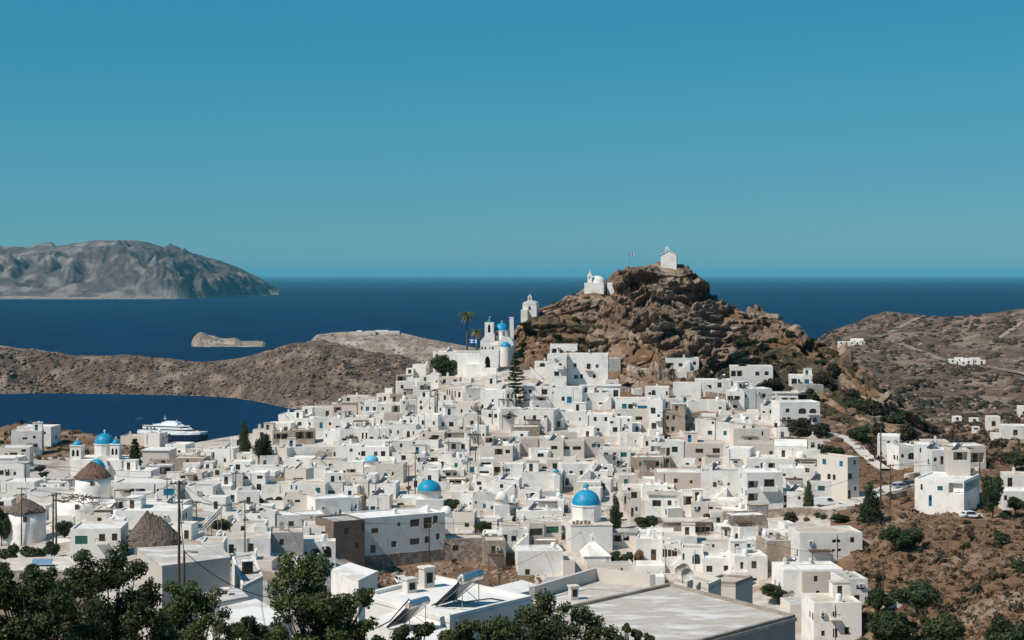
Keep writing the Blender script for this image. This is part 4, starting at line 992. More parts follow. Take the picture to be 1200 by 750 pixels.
def barrel(b, x0, x1, y0, y1, z0, h, m=0, n=10, axis='y'):
    """vaulted roof"""
    if axis == 'y':
        arc = [((x0 + x1) / 2 - (x1 - x0) / 2 * math.cos(math.pi * i / n), z0 + h * math.sin(math.pi * i / n)) for i in range(n + 1)]
        b.grid([[(x, y, z) for x, z in arc] for y in (y0, y1)], m, True)
        for y in (y0, y1): b.face([(x, y, z) for x, z in arc], m)
    else:
        arc = [((y0 + y1) / 2 - (y1 - y0) / 2 * math.cos(math.pi * i / n), z0 + h * math.sin(math.pi * i / n)) for i in range(n + 1)]
        b.grid([[(x, y, z) for y, z in arc] for x in (x0, x1)], m, True)
        for x in (x0, x1): b.face([(x, y, z) for y, z in arc], m)

# --- chapel on the summit: gable front
s = Spot(783.5, 311.5, 556); k = s.k
r = empty('chapel', s.loc, R(-8)); b = MB(); h = 9.2 * k; D = 7
wall_face(b, (-h, 0, 0), (1, 0, 0), 2 * h, -3, s.z(298), (0, 1, 0), []); b.face([(-h, 0, s.z(298)), (h, 0, s.z(298)), (0, 0, s.z(293.5))])
wall_face(b, (h, 0, 0), (0, 1, 0), D, -3, s.z(298), (-1, 0, 0), []); wall_face(b, (-h, D, 0), (0, -1, 0), D, -3, s.z(298), (1, 0, 0), []); wall_face(b, (h, D, 0), (-1, 0, 0), 2 * h, -3, s.z(298), (0, -1, 0), []); b.face([(h, D, s.z(298)), (-h, D, s.z(298)), (0, D, s.z(293.5))])
b.build('wall', 'white', r); b = MB(); e = .18
for q in (-1, 1):
    A = [(q * (h + e), -e, s.z(298) - .15), (q * (h + e), D + e, s.z(298) - .15), (0, D + e, s.z(293.5) + .12), (0, -e, s.z(293.5) + .12)]
    b.face(A); b.face([(x, y, z - .18) for x, y, z in A]); b.face([A[0], A[3], (A[3][0], A[3][1], A[3][2] - .18), (A[0][0], A[0][1], A[0][2] - .18)]); b.face([A[0], A[1], (A[1][0], A[1][1], A[1][2] - .18), (A[0][0], A[0][1], A[0][2] - .18)])
b.build('roof', 'roof_white', r); belfry(r, -1.9 * k, .5, s.z(295.5), 4.6 * k, 7 * k)
tag(r, 'white gabled chapel with bell gable alone on the rocky summit', 'chapel', 'chapels of the hill')
# --- chapel with vaulted roof below the summit
s = Spot(696, 340, 543); k = s.k; r = empty('chapel', s.loc, R(-14)); b = MB(); h = 11.5 * k
b.box(-h, h, 0, 7, -4, s.z(331.5)); b.build('wall', 'white', r); b = MB(); dome(b, (h * .12, 3.2), h * .88, s.z(331.5) + .003, 8.4 * k); b.build('vault', 'roof_white', r); belfry(r, -h * .45, .5, s.z(331.3), 5 * k, 13 * k)
w_ = MB(); w_.box(h + .8, h + 3, 2, 2.3, -3, s.z(331)); w_.build('yard_wall', 'white', r)
tag(r, 'white vaulted chapel with a bell gable halfway up the rocky ridge', 'chapel', 'chapels of the hill')
# --- small domed chapel lower on the ridge
s = Spot(620.5, 369, 530); k = s.k; r = empty('chapel', s.loc, R(-10)); b = MB(); h = 8.3 * k
b.box(-h, h, 0, 5, -4, s.z(357)); b.box(-h * 1.15, -h * .2, -1.2, -.003, -5, s.z(363)); b.build('wall', 'white', r); b = MB(); barrel(b, -h, h, -.08, 5.08, s.z(357) + .003, 4.6 * k); b.build('vault', 'roof_white', r); belfry(r, 0, .6, s.z(353), 4.6 * k, 7.5 * k); l = link('window', win_mesh('aw'), r, (0, -.06, s.z(361)), 0, (.7, 1, 1.3))
tag(r, 'tiny white vaulted chapel with a bell gable at the low end of the rocks', 'chapel', 'chapels of the hill')
s = Spot(599.5, 390, 522); b = MB(); b.box(-2.4 * s.k, 2.4 * s.k, 0, 3.2, -5, s.z(372.6)); b.box(-2.7 * s.k, 2.7 * s.k, -.1, 3.3, s.z(372.6) + .002, s.z(372.6) + .16); tag(b.build('wall_pier', 'white', None, s.loc), 'tall narrow white wall pier set against the rocks near the church', 'wall')

# --- hill church with bell tower and blue domes
s = Spot(583, 417, 503); k = s.k; r = empty('church', s.loc, R(-6)); L = s.x; Z = s.z
b = MB(); h0 = Z(398)
b.box(L(562), L(601), 1.5, 9, -5, Z(400)); b.box(L(574), L(600), 0.6, 1.498, -5, Z(404)); b.build('wall', 'white', r)
b = MB(); b.face([(L(562), 1.45, Z(400)), (L(579), 1.45, Z(400)), (L(579), 1.45, Z(391)), (L(570), 1.45, Z(391.5))]); b.face([(L(562), 9, Z(400)), (L(579), 9, Z(400)), (L(579), 9, Z(391)), (L(570), 9, Z(391.5))]); b.face([(L(562), 1.45, Z(400)), (L(570), 1.45, Z(391.5)), (L(570), 9, Z(391.5)), (L(562), 9, Z(400))]); b.face([(L(570), 1.45, Z(391.5)), (L(579), 1.45, Z(391)), (L(579), 9, Z(391)), (L(570), 9, Z(391.5))]); b.build('nave_gable', 'white', r)
b = MB(); barrel(b, L(583), L(602), .5, 6, Z(405), 10 * k); b.build('transept_vault', 'white', r)
b = MB(); b.lathe([(6 * k, -4), (6 * k, Z(406.5))], 16, 0, True, (L(592.5), .7)); b.build('apse', 'white', r)
b = MB(); dome(b, (L(592.5), .7), 6 * k, Z(406.5) + .002, 6 * k); b.build('apse_dome', 'dome_blue', r)
b = MB(); b.lathe([(9.4 * k, Z(401)), (9.4 * k, Z(388.3)), (9.9 * k, Z(388.2)), (9.9 * k, Z(387.6)), (.01, Z(387.6))], 8, 0, False, (L(586.5), 5)); dr = b.build('drum', 'white', r)
link('window', win_mesh('aw'), r, (L(589.5), 5 - 9.15 * k, Z(392)), R(12), (.5, 1, .95)); link('window', win_mesh('aw'), r, (L(581), 5 - 8.75 * k, Z(392)), R(-16), (.5, 1, .95))
b = MB(); dome(b, (L(586), 5), 8.6 * k, Z(387.9), 9 * k); b.build('dome', 'dome_blue', r); cross(r, L(586), 5, Z(379.3), .8)
tw = MB(); t0 = 5.2 * k
for i in range(4):
    M4 = Matrix.Translation((L(572.3), 3, 0)) @ Matrix.Rotation(i * math.pi / 2, 4, 'Z'); o_ = M4 @ Vector((-t0, -t0, 0)); ux = M4.to_3x3() @ Vector((1, 0, 0)); inn = M4.to_3x3() @ Vector((0, 1, 0))
    wall_face(tw, o_, ux, 2 * t0, Z(402), Z(378), inn, [(t0 * .7, t0 * 1.3, Z(390), Z(380.5), True, .3)])
tw.face([(L(572.3) + x * t0, 3 + y * t0, Z(378)) for x, y in ((-1, -1), (1, -1), (1, 1), (-1, 1))]); two = tw.build('bell_tower', 'white', r)
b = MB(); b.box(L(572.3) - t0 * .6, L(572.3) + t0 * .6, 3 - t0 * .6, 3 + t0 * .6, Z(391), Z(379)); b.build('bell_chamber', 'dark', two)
b = MB(); b.lathe([(3.4 * k, Z(378)), (2.6 * k, Z(375.5)), (1.2 * k, Z(373.6)), (.01, Z(373.2))], 12, 0, True, (L(572.3), 3)); b.build('tower_cap', 'teal', two); cross(two, L(572.3), 3, Z(373.3), .6)
for q in (564, 568, 573.5, 577): link('window', win_mesh('aw'), r, (L(q), 1.42 if q < 574 else .52, Z(408)), 0, (.4, 1, .9))
tag(r, 'white hill church with bell tower and bright blue domes below the rocks', 'church', 'churches with blue domes'); LM.append(('hill church with the bell tower', s.loc))
# its terrace walls
s = onground(549, 441); b = MB(); b.box(s.x(536), s.x(562), 0, 6, -4, s.z(412)); b.box(s.x(548), s.x(570), -3, -.003, -4, s.z(426)); b.box(s.x(535.6), s.x(562.3), -.15, .2, s.z(412) + .002, s.z(411.2)); tag(b.build('terrace_wall', 'white', None, s.loc, R(-6)), 'tall blank white terrace wall below the palms and hill church', 'wall')
s = onground(573, 437); b = MB(); wall_face(b, (s.x(562), 0, 0), (1, 0, 0), s.x(584) - s.x(562), -4, s.z(411), (0, 1, 0), [(s.x(568) - s.x(562), s.x(574.5) - s.x(562), .1, s.z(417.5), True, 2)]); b.box(s.x(562), s.x(584), 2.003, 6, -4, s.z(411)); r = b.build('gate_wall', 'white', None, s.loc, R(-4)); tag(r, 'white wall with a tall dark arched gateway beneath the hill church', 'wall')
g_ = MB(); g_.box(s.x(568), s.x(574.5), 1.95, 1.99, 0, s.z(417.5)); g_.build('gate', 'dark', r)

# --- church with three domes by the windmills
s = Spot(110, 567, 398); k = s.k; r = empty('church', s.loc, R(-5)); L, Z = s.x, s.z
b = MB(); b.box(L(80), L(140), 2, 13, -5, Z(540)); b.box(L(100), L(126), .6, 1.997, -5, Z(546)); b.box(L(127), L(152), 4, 12, -5, Z(546)) if 0 else None; b.build('wall', 'white', r)
b = MB(); b.face([(L(101), .55, Z(546)), (L(126), .55, Z(546)), (L(124.5), .55, Z(541)), (L(114), .55, Z(535.5)), (L(103), .55, Z(541))]); b.face([(L(103), .55, Z(541)), (L(114), .55, Z(535.5)), (L(114), 8, Z(535.5)), (L(103), 8, Z(541))]); b.face([(L(114), .55, Z(535.5)), (L(124.5), .55, Z(541)), (L(124.5), 8, Z(541)), (L(114), 8, Z(535.5))]); b.build('gable', 'white', r)
b = MB(); b.lathe([(9.5 * k, -5), (9.5 * k, Z(548))], 18, 0, True, (L(113), .6)); b.build('apse', 'white', r); b = MB(); dome(b, (L(113), .6), 9.3 * k, Z(548) + .002, 10 * k); b.build('apse_dome', 'dome_blue', r)
b = MB(); b.lathe([(12 * k, Z(542)), (12 * k, Z(524)), (12.8 * k, Z(523.8)), (12.8 * k, Z(522.8)), (.01, Z(522.8))], 12, 0, False, (L(111), 7)); b.build('drum', 'white', r)
for i in range(5):
    an = R(-90 + (i - 2) * 30); link('window', win_mesh('aw'), r, (L(111) + 11.6 * k * math.cos(an), 7 + 11.6 * k * math.sin(an), Z(528.5)), an + R(90), (.45, 1, 1.1))
b = MB(); dome(b, (L(111), 7), 11.8 * k, Z(523.1), 12.5 * k); b.build('dome', 'dome_blue', r); cross(r, L(111), 7, Z(511), .9)
for cx, tp, wv in ((83, 524.5, 6.6), (130, 522.5, 5.6)):
    tw = MB(); t0 = wv * k
    for i in range(4):
        M4 = Matrix.Translation((L(cx), 4, 0)) @ Matrix.Rotation(i * math.pi / 2, 4, 'Z'); o_ = M4 @ Vector((-t0, -t0, 0)); ux = M4.to_3x3() @ Vector((1, 0, 0)); inn = M4.to_3x3() @ Vector((0, 1, 0))
        wall_face(tw, o_, ux, 2 * t0, -5 if cx < 100 else Z(548), Z(tp), inn, [(t0 * .35, t0 * .85, Z(tp + 12), Z(tp + 4), True, .25), (t0 * 1.15, t0 * 1.65, Z(tp + 12), Z(tp + 4), True, .25)])
    tw.box(L(cx) - t0 - .15, L(cx) + t0 + .15, 4 - t0 - .15, 4 + t0 + .15, Z(tp), Z(tp - .9)); to = tw.build('bell_tower', 'white', r)
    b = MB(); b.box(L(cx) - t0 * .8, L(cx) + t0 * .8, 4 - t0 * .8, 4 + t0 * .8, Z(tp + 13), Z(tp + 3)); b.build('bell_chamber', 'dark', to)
    b = MB(); dome(b, (L(cx), 4), t0 * .82, Z(tp - .9) + .002, 5 * k); b.build('tower_dome', 'dome_blue', to); cross(to, L(cx), 4, Z(tp - 5.8), .7)
tag(r, 'white church with one large and two small blue domes behind the windmill', 'church', 'churches with blue domes'); LM.append(('church with three blue domes', s.loc))

# --- blue domed church in the middle of the town
s = onground(693, 646); k = s.k; r = empty('church', s.loc, R(6)); L, Z = s.x, s.z
b = MB(); b.box(L(669), L(718), 0, 11, -4, Z(616)); b.build('wall', 'white', r)
b = MB(); b.box(L(669) - .1, L(718) + .1, -.1, 11.1, Z(616) + .003, Z(615)); b.build('roof', 'roof_beige', r)
b = MB(); b.lathe([(18 * k, Z(616)), (18 * k, Z(597)), (19 * k, Z(596.6)), (19 * k, Z(595.2)), (.01, Z(595.2))], 8, 0, False, (L(692), 5.5), R(22.5), R(382.5)); b.build('drum', 'white', r)
for i in range(3):
    an = R(-90 + (i - 1) * 45); link('window', win_mesh('aw'), r, (L(692) + 16.5 * k * math.cos(an), 5.5 + 16.5 * k * math.sin(an), Z(603.5)), an + R(90), (.42, 1, 1.5))
b = MB(); dome(b, (L(692), 5.5), 17 * k, Z(595.4), 17.5 * k, n=28, rings=9); b.build('dome', 'dome_blue', r)
b = MB(); b.lathe([(2.6 * k, Z(579)), (2.6 * k, Z(574.5))], 10, 0, True, (L(692), 5.5)); ln = b.build('lantern', 'white', r); b = MB(); dome(b, (L(692), 5.5), 3.6 * k, Z(574.5), 4 * k, n=12); b.build('lantern_dome', 'dome_blue', ln)
for i in range(5): b = MB(); b.box(-.25, .25, -.25, .25, 0, .5 + .15 * (i % 2)); b.box(-.32, .32, -.32, .32, .5 + .15 * (i % 2), .6 + .15 * (i % 2)); b.build('roof_pot', 'tan', r, (L(673 + i * 4.6), .8 + .2 * (i % 3), Z(615)))
tag(r, 'church with the largest bright blue dome on an eight-sided white drum', 'church', 'churches with blue domes'); LM.append(('largest blue-domed church', s.loc))
# --- small chapel before it: pyramid roof and bell gable
s = onground(699, 664); k = s.k; r = empty('chapel', s.loc, R(4)); L, Z = s.x, s.z
b = MB(); b.box(L(684), L(716), 0, 6, -3, Z(652)); b.build('wall', 'white', r); b = MB(); x0, x1, zz = L(683), L(717), Z(652) + .003; ax, az = L(697), Z(638)
q = [(x0, -.2, zz), (x1, -.2, zz), (x1, 6.2, zz), (x0, 6.2, zz)]; t4 = [(ax - .5, 2.6, az), (ax + .5, 2.6, az), (ax + .5, 3.4, az), (ax - .5, 3.4, az)]
for i in range(4): b.face([q[i], q[(i + 1) % 4], t4[(i + 1) % 4], t4[i]])
b.face(t4); b.face(q[::-1]); b.build('roof', 'roof_white', r); belfry(r, ax, 3, az - .1, 7 * k, 11 * k); link('window', win_mesh('nw'), r, (L(712), -.02, Z(656)), 0, (.4, 1, .7))
tag(r, 'small white chapel with pyramid roof and a bell gable on its peak', 'chapel', 'chapels of the hill'); LM.append(('pyramid-roofed chapel', s.loc))
# --- chapel with tall belfry on the right
s = onground(944, 545); k = s.k; r = empty('chapel', s.loc, R(-8)); L, Z = s.x, s.z
b = MB(); b.box(L(908), L(946), 1, 8, -3, Z(524)); b.build('wall', 'white', r); b = MB(); barrel(b, L(908), L(946), .95, 8.05, Z(524) + .002, 7 * k, axis='x'); b.build('vault', 'roof_white', r)
b = MB(); b.lathe([(5.5 * k, -3), (5.5 * k, Z(533)), (4.8 * k, Z(530.5)), (2.5 * k, Z(529)), (.01, Z(528.6))], 14, 0, True, (L(938), .2)); b.build('apse', 'white', r)
b = MB(); b.box(L(945), L(961), .2, 2.4, -3, Z(527)); b.build('porch', 'white', r); belfry(r, L(952.5), 1, Z(527.2), 11 * k, 18 * k, 'cream', 'belfry')
tag(r, 'white chapel with a tall cream belfry by the path above the street', 'chapel', 'chapels of the hill'); LM.append(('chapel with the cream belfry', s.loc))
# --- low domes among the roofs
def low_dome(px, py, rpx, hpx, mt, lab, drum=6):
    s = onground(px, py + 22); k = s.k; r = empty('domed_chapel', s.loc, R(5)); b = MB(); q = rpx * k
    b.box(-q * 1.15, q * 1.15, -q, q * 1.3, -3, s.z(py + drum)); b.build('wall', 'white', r)
    b = MB(); b.lathe([(q, s.z(py + drum) - .01), (q, s.z(py)), (q * 1.05, s.z(py) + .01), (.01, s.z(py) + .01)], 16, 0, True, (0, .2)); b.build('drum', 'white', r); b = MB(); dome(b, (0, .2), q, s.z(py) + .012, hpx * k, n=22); b.build('dome', mt, r); tag(r, lab, 'chapel', 'domed chapels among the roofs'); return r, s
r, s = low_dome(503, 574.5, 14, 12, 'dome_blue', 'low broad blue dome on a round white drum between flat roofs', 9); LM.append(('low broad blue dome', s.loc))
r, s = low_dome(435.5, 540, 8, 6.5, 'dome_pale', 'shallow faded pale blue dome among flat white roofs'); LM.append(('faded pale blue dome', s.loc))
low_dome(588, 585, 7.5, 9, 'roof_white', 'small plain white dome beside flat white roofs')
low_dome(652, 553.5, 3.2, 4, 'dome_blue', 'very small blue dome peeping over a white parapet', 3)
low_dome(523, 601, 7, 8, 'roof_white', 'white egg-shaped vault dome beside a dark green bush')

# --- windmills
def windmill(px, ytop, ybase, rpx, cap, capm, lab, ruin=False):
    s = onground(px, ybase); k = s.k; r = empty('windmill', s.loc); q = rpx * k; zt = s.z(ytop)
    b = MB(); b.lathe([(q * 1.06, -3), (q * 1.04, 0), (q, zt * .6), (q * .97, zt), (q * .8, zt), (q * .8, zt - .8), (.01, zt - .8)], 28, 0, True, jit=.006); b.build('tower', 'white', r)
    for an, zz in ((-80, .82), (-60, .35)): a_ = R(an); link('window', win_mesh('sw'), r, (q * 1.0 * math.cos(a_), q * 1.0 * math.sin(a_), zt * zz), a_ + R(90), (.7, 1, .9))
    hr = random.Random(int(px)); b = MB()
    n = 30
    if not ruin:
        prof = [(1.05, 0), (.86, .3), (.62, .55), (.36, .82), (.12, 1.0), (.02, 1.02)]; rows = [[((f_ * q * (1 + .05 * hr.uniform(-1, 1))) * math.cos(2 * math.pi * i / n), (f_ * q * (1 + .05 * hr.uniform(-1, 1))) * math.sin(2 * math.pi * i / n), zt + .02 + (zz * cap * k) * (1 + .1 * hr.uniform(-1, 1)) - (.25 * hr.random() if f_ > 1 else 0)) for i in range(n)] for f_, zz in prof]
        b.grid(rows, 0, False, True); b.face(rows[0][::-1])
    for i in range(70 if not ruin else 46):          # loose straw and rafters
        a_ = hr.uniform(0, 6.28); f0 = hr.uniform(.1, .9); p0 = Vector((f0 * q * math.cos(a_), f0 * q * math.sin(a_), zt + (1 - f0) * cap * k * (1.05 if not ruin else hr.uniform(.2, 1)))); f1 = min(1.12, f0 + hr.uniform(.15, .4))
        a2 = a_ + hr.uniform(-.12, .12) * (4 if ruin else 1); b.tube([p0, (f1 * q * math.cos(a2), f1 * q * math.sin(a2), zt + max(-.1, (1 - f1) * cap * k) + (hr.uniform(0, .5) if ruin else .05))], .05 if not ruin else .09, 4, 0, False)
    b.build('cap', capm, r)
    b = MB()
    if not ruin: b.tube([(0, 0, zt + .3), (q * .5, -q * 1.25, zt + .7)], .14, 6); b.build('axle', 'pole', r)
    tag(r, lab, 'windmill', 'old windmills'); LM.append(('windmill', s.loc)); return s
windmill(31.5, 599, 635.5, 21.5, 13, 'thatch', 'flaking white windmill with dark sagging thatch cap above a dark fence')
windmill(109, 558.5, 588, 20.5, 16, 'thatch_red', 'tall white windmill with reddish conical thatch cap before the domed church')
windmill(92, 587, 607, 25, 9, 'thatch', 'squat white windmill stump with broken rafters instead of a cap', True)
s = onground(133, 599); b = MB(); b.lathe([(17 * s.k, -2), (17 * s.k, s.z(587)), (15 * s.k, s.z(587)), (15 * s.k, s.z(589)), (.01, s.z(589))], 30, 0, True); b2 = b.build('threshing_wall', 'white', None, s.loc); tag(b2, 'round white threshing wall beside the tall windmill', 'wall')

# --- thatched round hut: two joined cones
s = onground(181, 643, 200); k = s.k; r = empty('thatched_hut', s.loc); L, Z = s.x, s.z
b = MB(); b.lathe([(24 * k, -2.5), (24 * k, Z(632))], 24); b.build('wall', 'white', r)
hr = random.Random(5); b = MB(); n = 44
def cone(cx, cy, rad, z0, z1):
    rows = []
    for f_ in (1.0, .97, .84, .83, .66, .65, .48, .47, .3, .29, .13, .02):
        zz = z0 + (z1 - z0) * (1 - f_) ** .92 
        rows.append([(cx + f_ * rad * (1 + .03 * hr.uniform(-1, 1)) * math.cos(6.2832 * i / n), cy + f_ * rad * (1 + .03 * hr.uniform(-1, 1)) * math.sin(6.2832 * i / n), zz + hr.uniform(-.09, .09) - (hr.uniform(0, .28) if f_ == 1.0 else 0)) for i in range(n)])
    b.grid(rows, 0, False, True)
cone(L(180), 0, 32 * k, Z(636), Z(606)); cone(L(173), -.2, 24 * k, Z(630), Z(597.5)); cone(L(178), 0, 29 * k, Z(634), Z(601)); cone(L(182.5), .1, 29 * k, Z(634), Z(603)); cone(L(187), .2, 25 * k, Z(631), Z(604.5))
for i in range(160):
    a_ = hr.uniform(0, 6.28); x, y = L(180) + 32 * k * math.cos(a_), 32 * k * math.sin(a_); b.tube([(x * 1.0 - .35 * math.cos(a_), y - .35 * math.sin(a_), Z(634.5)), (x + .1 * math.cos(a_), y + .1 * math.sin(a_), Z(636) - hr.uniform(.05, .45))], .035, 3, 0, False)
b.build('thatch_roof', 'thatch', r); tag(r, 'round hut under a shaggy grey-brown thatched cone roof', 'hut'); LM.append(('thatched round hut', s.loc))

# --- fast ferry
s = Spot(204.5, 519, HC * F / (519 - HY)); r = empty('ferry', (s.loc.x, s.loc.y, 0), R(-20)); r.scale = (1.14, 1.0, 1.0) 
def hull(xs, beam, z0, z1, m, nm, flare=0.0, zsheer=0.0):
    b = MB(); rows = []
    for x, w_ in xs:
        f_ = max(0, (x - 5) / 23); t_ = z1 + zsheer * f_; rows.append([(x, -w_ * beam * .8, z0), (x + flare * f_ * .4, -w_ * beam * (1 + .1 * f_), (z0 + t_) / 2), (x + flare * f_, -w_ * beam, t_), (x + flare * f_, w_ * beam, t_), (x + flare * f_ * .4, w_ * beam * (1 + .1 * f_), (z0 + t_) / 2), (x, w_ * beam * .8, z0)])
    b.grid(rows, m, False); b.face(rows[0]); b.face(rows[-1][::-1]); return b
xs = [(-27, 1), (-10, 1), (6, 1), (16, .86), (22, .55), (25.5, .12)]
hull(xs, 7, -1, 6.2, 0, 'h', 2.2, 2.0).build('hull', 'ship_navy', r)
hull([(x * .998, w_) for x, w_ in xs], 7.15, 6.05, 8.6, 0, 'w', 2.2, 2.0).build('bulwark', 'ship_white', r)
b = MB()
for x0, x1, w0, z0, z1, nose in ((-25, 12, 6.9, 6.6, 8.8, 9), (-23, 8, 6.6, 9.6, 11.2, 7), (-15, 4, 5.6, 12.1, 13.2, 4)):
    pts = [(x0, -w0), (x1, -w0), (x1 + nose * .7, -w0 * .6), (x1 + nose, 0), (x1 + nose * .7, w0 * .6), (x1, w0), (x0, w0)]
    b.grid([[(x, y, z0) for x, y in pts], [(x - (1.3 if x > x1 else 0), y * .97, z1) for x, y in pts]], 0, False, True); b.face([(x - (1.3 if x > x1 else 0), y * .97, z1) for x, y in pts])
b.build('superstructure', 'ship_white', r, (0, 0, 2))
for x0, x1, w0, z0, z1, nose in ((-25.1, 12, 6.75, 8.8, 9.62, 8), (-23.1, 8, 6.3, 11.2, 12.12, 6.2)):
    b = MB(); pts = [(x0, -w0), (x1, -w0), (x1 + nose * .7, -w0 * .6), (x1 + nose, 0), (x1 + nose * .7, w0 * .6), (x1, w0), (x0, w0)]
    b.grid([[(x, y, z0) for x, y in pts], [(x, y, z1) for x, y in pts]], 0, False, True); b.build('window_band', 'glass', r, (0, 0, 2))
b = MB(); b.grid([[(-24, -6.2, 12.12), (6, -6.2, 12.12), (13, -1, 12.12), (13, 1, 12.12), (6, 6.2, 12.12), (-24, 6.2, 12.12)]] * 1 + [[(-22, -5.8, 12.5), (5, -5.8, 12.5), (11, -1, 12.5), (11, 1, 12.5), (5, 5.8, 12.5), (-22, 5.8, 12.5)]], 0, False, True); b.build('deck', 'ship_white', r, (0, 0, 2))
b = MB(); b.box(-9, 4, -3.2, 3.2, 13.2, 15.0); b.box(-6, 2, -2.4, 2.4, 15, 15.8); b.build('bridge', 'ship_white', r, (0, 0, 2))
b = MB(); b.tube([(-7, 0, 15), (-8, 0, 20.5)], .35, 6, 0, True, .1); b.box(-8.4, -7, -1.6, 1.6, 17.6, 17.9); b.tube([(2, 0, 15.7), (2, 0, 17.6)], .12, 5); b.build('mast', 'ship_white', r, (0, 0, 2))
for i in range(3): b = MB(); b.face([(-10 + i * 4.2, -7.2, 6.9), (-7.6 + i * 4.2, -7.2, 6.9), (-8.6 + i * 4.2, -7.2, 8.4)]); b.face([(-10 + i * 4.2, -7.203, 6.9), (-8.6 + i * 4.2, -7.203, 8.4), (-9.2 + i * 4.2, -7.203, 8.4)]); b.build('hull_mark', 'ship_navy', r)
for i in range(3): b = MB(); b.lathe([(.7, -.05), (.7, .05), (.01, .05)], 12); o = b.build('porthole', 'glass', r, (-19 + i * 3, -6.72, 12.4)); o.rotation_euler = (R(90), 0, 0)
b = MB(); b.box(-27.5, -25, -6.5, 6.5, 6.6, 7.4); b.box(-27.2, -26.8, -6.4, 6.4, 7.4, 8.4); b.build('stern_deck', 'ship_white', r, (0, 0, 2))
tag(r, 'large white fast ferry with dark blue hull lying in the harbour', 'ferry')
# --- flags
def flag(px, pyb, pyt, Y, lab, fs=1.7):
    s = Spot(px, pyb, Y); r = empty('flagpole', s.loc); b = MB(); h = s.z(pyt); b.tube([(0, 0, -1), (0, 0, h)], .05, 6, 0, True, .03); b.build('pole', 'metal', r)
    b = MB(); n = 8
    for j in range(5): rows = [[(i / n * fs, .12 * math.sin(i * 1.3) * fs, h - .1 - (j + q) * fs * .13 - .05 * i * fs / n) for i in range(n + 1)] for q in (0, 1)]; b.grid(rows, j % 2, True)
    b.build('flag', ['cloth_blue', 'ship_white'], r); tag(r, lab, 'flag')
flag(737.6, 317, 296, 556, 'small blue and white striped flag on a thin pole near the summit', 1.5)
flag(550, 412, 396.5, 505, 'blue and white striped flag flying beside the palms', 2.2)
# ------------------------------------------------------------------ near roofs
def slab_house(name, corners, z, hgt, wm, rm, lab, par=.0, pt=.25, parm=None, found=9.0, sides=None, rim=None, cat='house'):
    """flat-roofed house whose roof corners are seen at height z"""
    pts = [P(px, py, (HC - z) * F / (py - HY)) for px, py in corners]; c = sum(pts, Vector()) / 4; c.z = z - hgt
    r = empty(name, c); q = [(p.x - c.x, p.y - c.y) for p in pts]
    ar = sum(q[i][0] * q[(i + 1) % 4][1] - q[(i + 1) % 4][0] * q[i][1] for i in range(4))
    if ar < 0:
        q = q[::-1]
        if sides is not None: sides = [(2 - i) % 4 for i in sides]
    b = MB()
    for i in range(4): a_, d_ = q[i], q[(i + 1) % 4]; b.face([(*a_, -found), (*d_, -found), (*d_, hgt), (*a_, hgt)])
    b.build('wall', wm, r)
    g = 1.012; b = MB(); b.face([(x * g, y * g, hgt + .10) for x, y in q]); 
    for i in range(4): a_, d_ = q[i], q[(i + 1) % 4]; b.face([(a_[0] * g, a_[1] * g, hgt - .08), (d_[0] * g, d_[1] * g, hgt - .08), (d_[0] * g, d_[1] * g, hgt + .10), (a_[0] * g, a_[1] * g, hgt + .10)])
    b.face([(x * g, y * g, hgt - .08) for x, y in q][::-1]); b.build('roof', rm, r)
    if par:
        for i in range(4):
            if sides is not None and i not in sides: continue
            a_, d_ = Vector((*q[i], 0)), Vector((*q[(i + 1) % 4], 0)); u = (d_ - a_).normalized(); n = Vector((-u.y, u.x, 0)) * pt
            b = MB(); A = [a_, d_, d_ + n - u * pt, a_ + n + u * pt]; z0, z1 = hgt + .103, hgt + .1 + par
            b.face([(p.x, p.y, z1) for p in A])
            for j in range(4): p, p2 = A[j], A[(j + 1) % 4]; b.face([(p.x, p.y, z0), (p2.x, p2.y, z0), (p2.x, p2.y, z1), (p.x, p.y, z1)])
            b.build('parapet', parm or wm, r)
    tag(r, lab, cat, 'flat roofs nearest the viewpoint'); return r, c, q, hgt
BR = slab_house('house', [(785, 688), (932, 726), (773, 769), (610, 727)], 120, 4.5, 'grey', 'roof_slab', 'wide flat concrete roof with low tan rim above a bare grey wall', .16, .22, 'tan')
TR = slab_house('house', [(697, 681), (768, 690), (690, 717), (620, 705)], 118.2, 4, 'cream', 'roof_slab', 'roof terrace closed in by waist-high cream parapet walls', .8, .25, 'cream', sides=[0, 3])
SR = slab_house('house', [(510, 680), (623, 705), (527, 728), (428, 701)], 122.4, 4, 'white', 'roof_white', 'white flat roof carrying two large solar water heaters', .18, .2, 'white')
slab_house('house', [(270, 654), (190, 664), (161, 643), (255, 638)], 111.4, 3.2, 'cream', 'roof_slab', 'pale flat roof over a long bare grey wall by the leaning poles')
slab_house('house', [(272, 655), (297, 651), (308, 678), (284, 690)], 109, 2.6, 'white', 'roof_slab', 'white stepped terrace roof with a dark roof hatch', .15, .2)
slab_house('house', [(231, 697), (279, 690), (291, 700), (249, 708)], 110.4, 2.6, 'white', 'roof_slab', 'low white roof with one small square chimney box')
slab_house('house', [(258, 713), (300, 703), (342, 726), (287, 742)], 110.2, 2.4, 'white', 'roof_white', 'broad bright white roof half hidden behind foreground bushes')
slab_house('house', [(388, 668), (410, 660), (442, 670), (420, 681)], 95, 2.6, 'white', 'roof_white', 'low white shed roof beside the parked green car')
slab_house('house', [(824, 684), (845, 676.5), (882, 679), (862, 686.5)], 110.6, 3.6, 'cream', 'roof_beige', 'cream house with brown flat roof and dark doorway side', .2, .2, 'tan')
slab_house('house', [(630, 690), (640, 677), (682, 678), (672, 690)], 107, 2.5, 'white', 'roof_grey', 'low blue-grey flat roof behind the walled roof terrace')
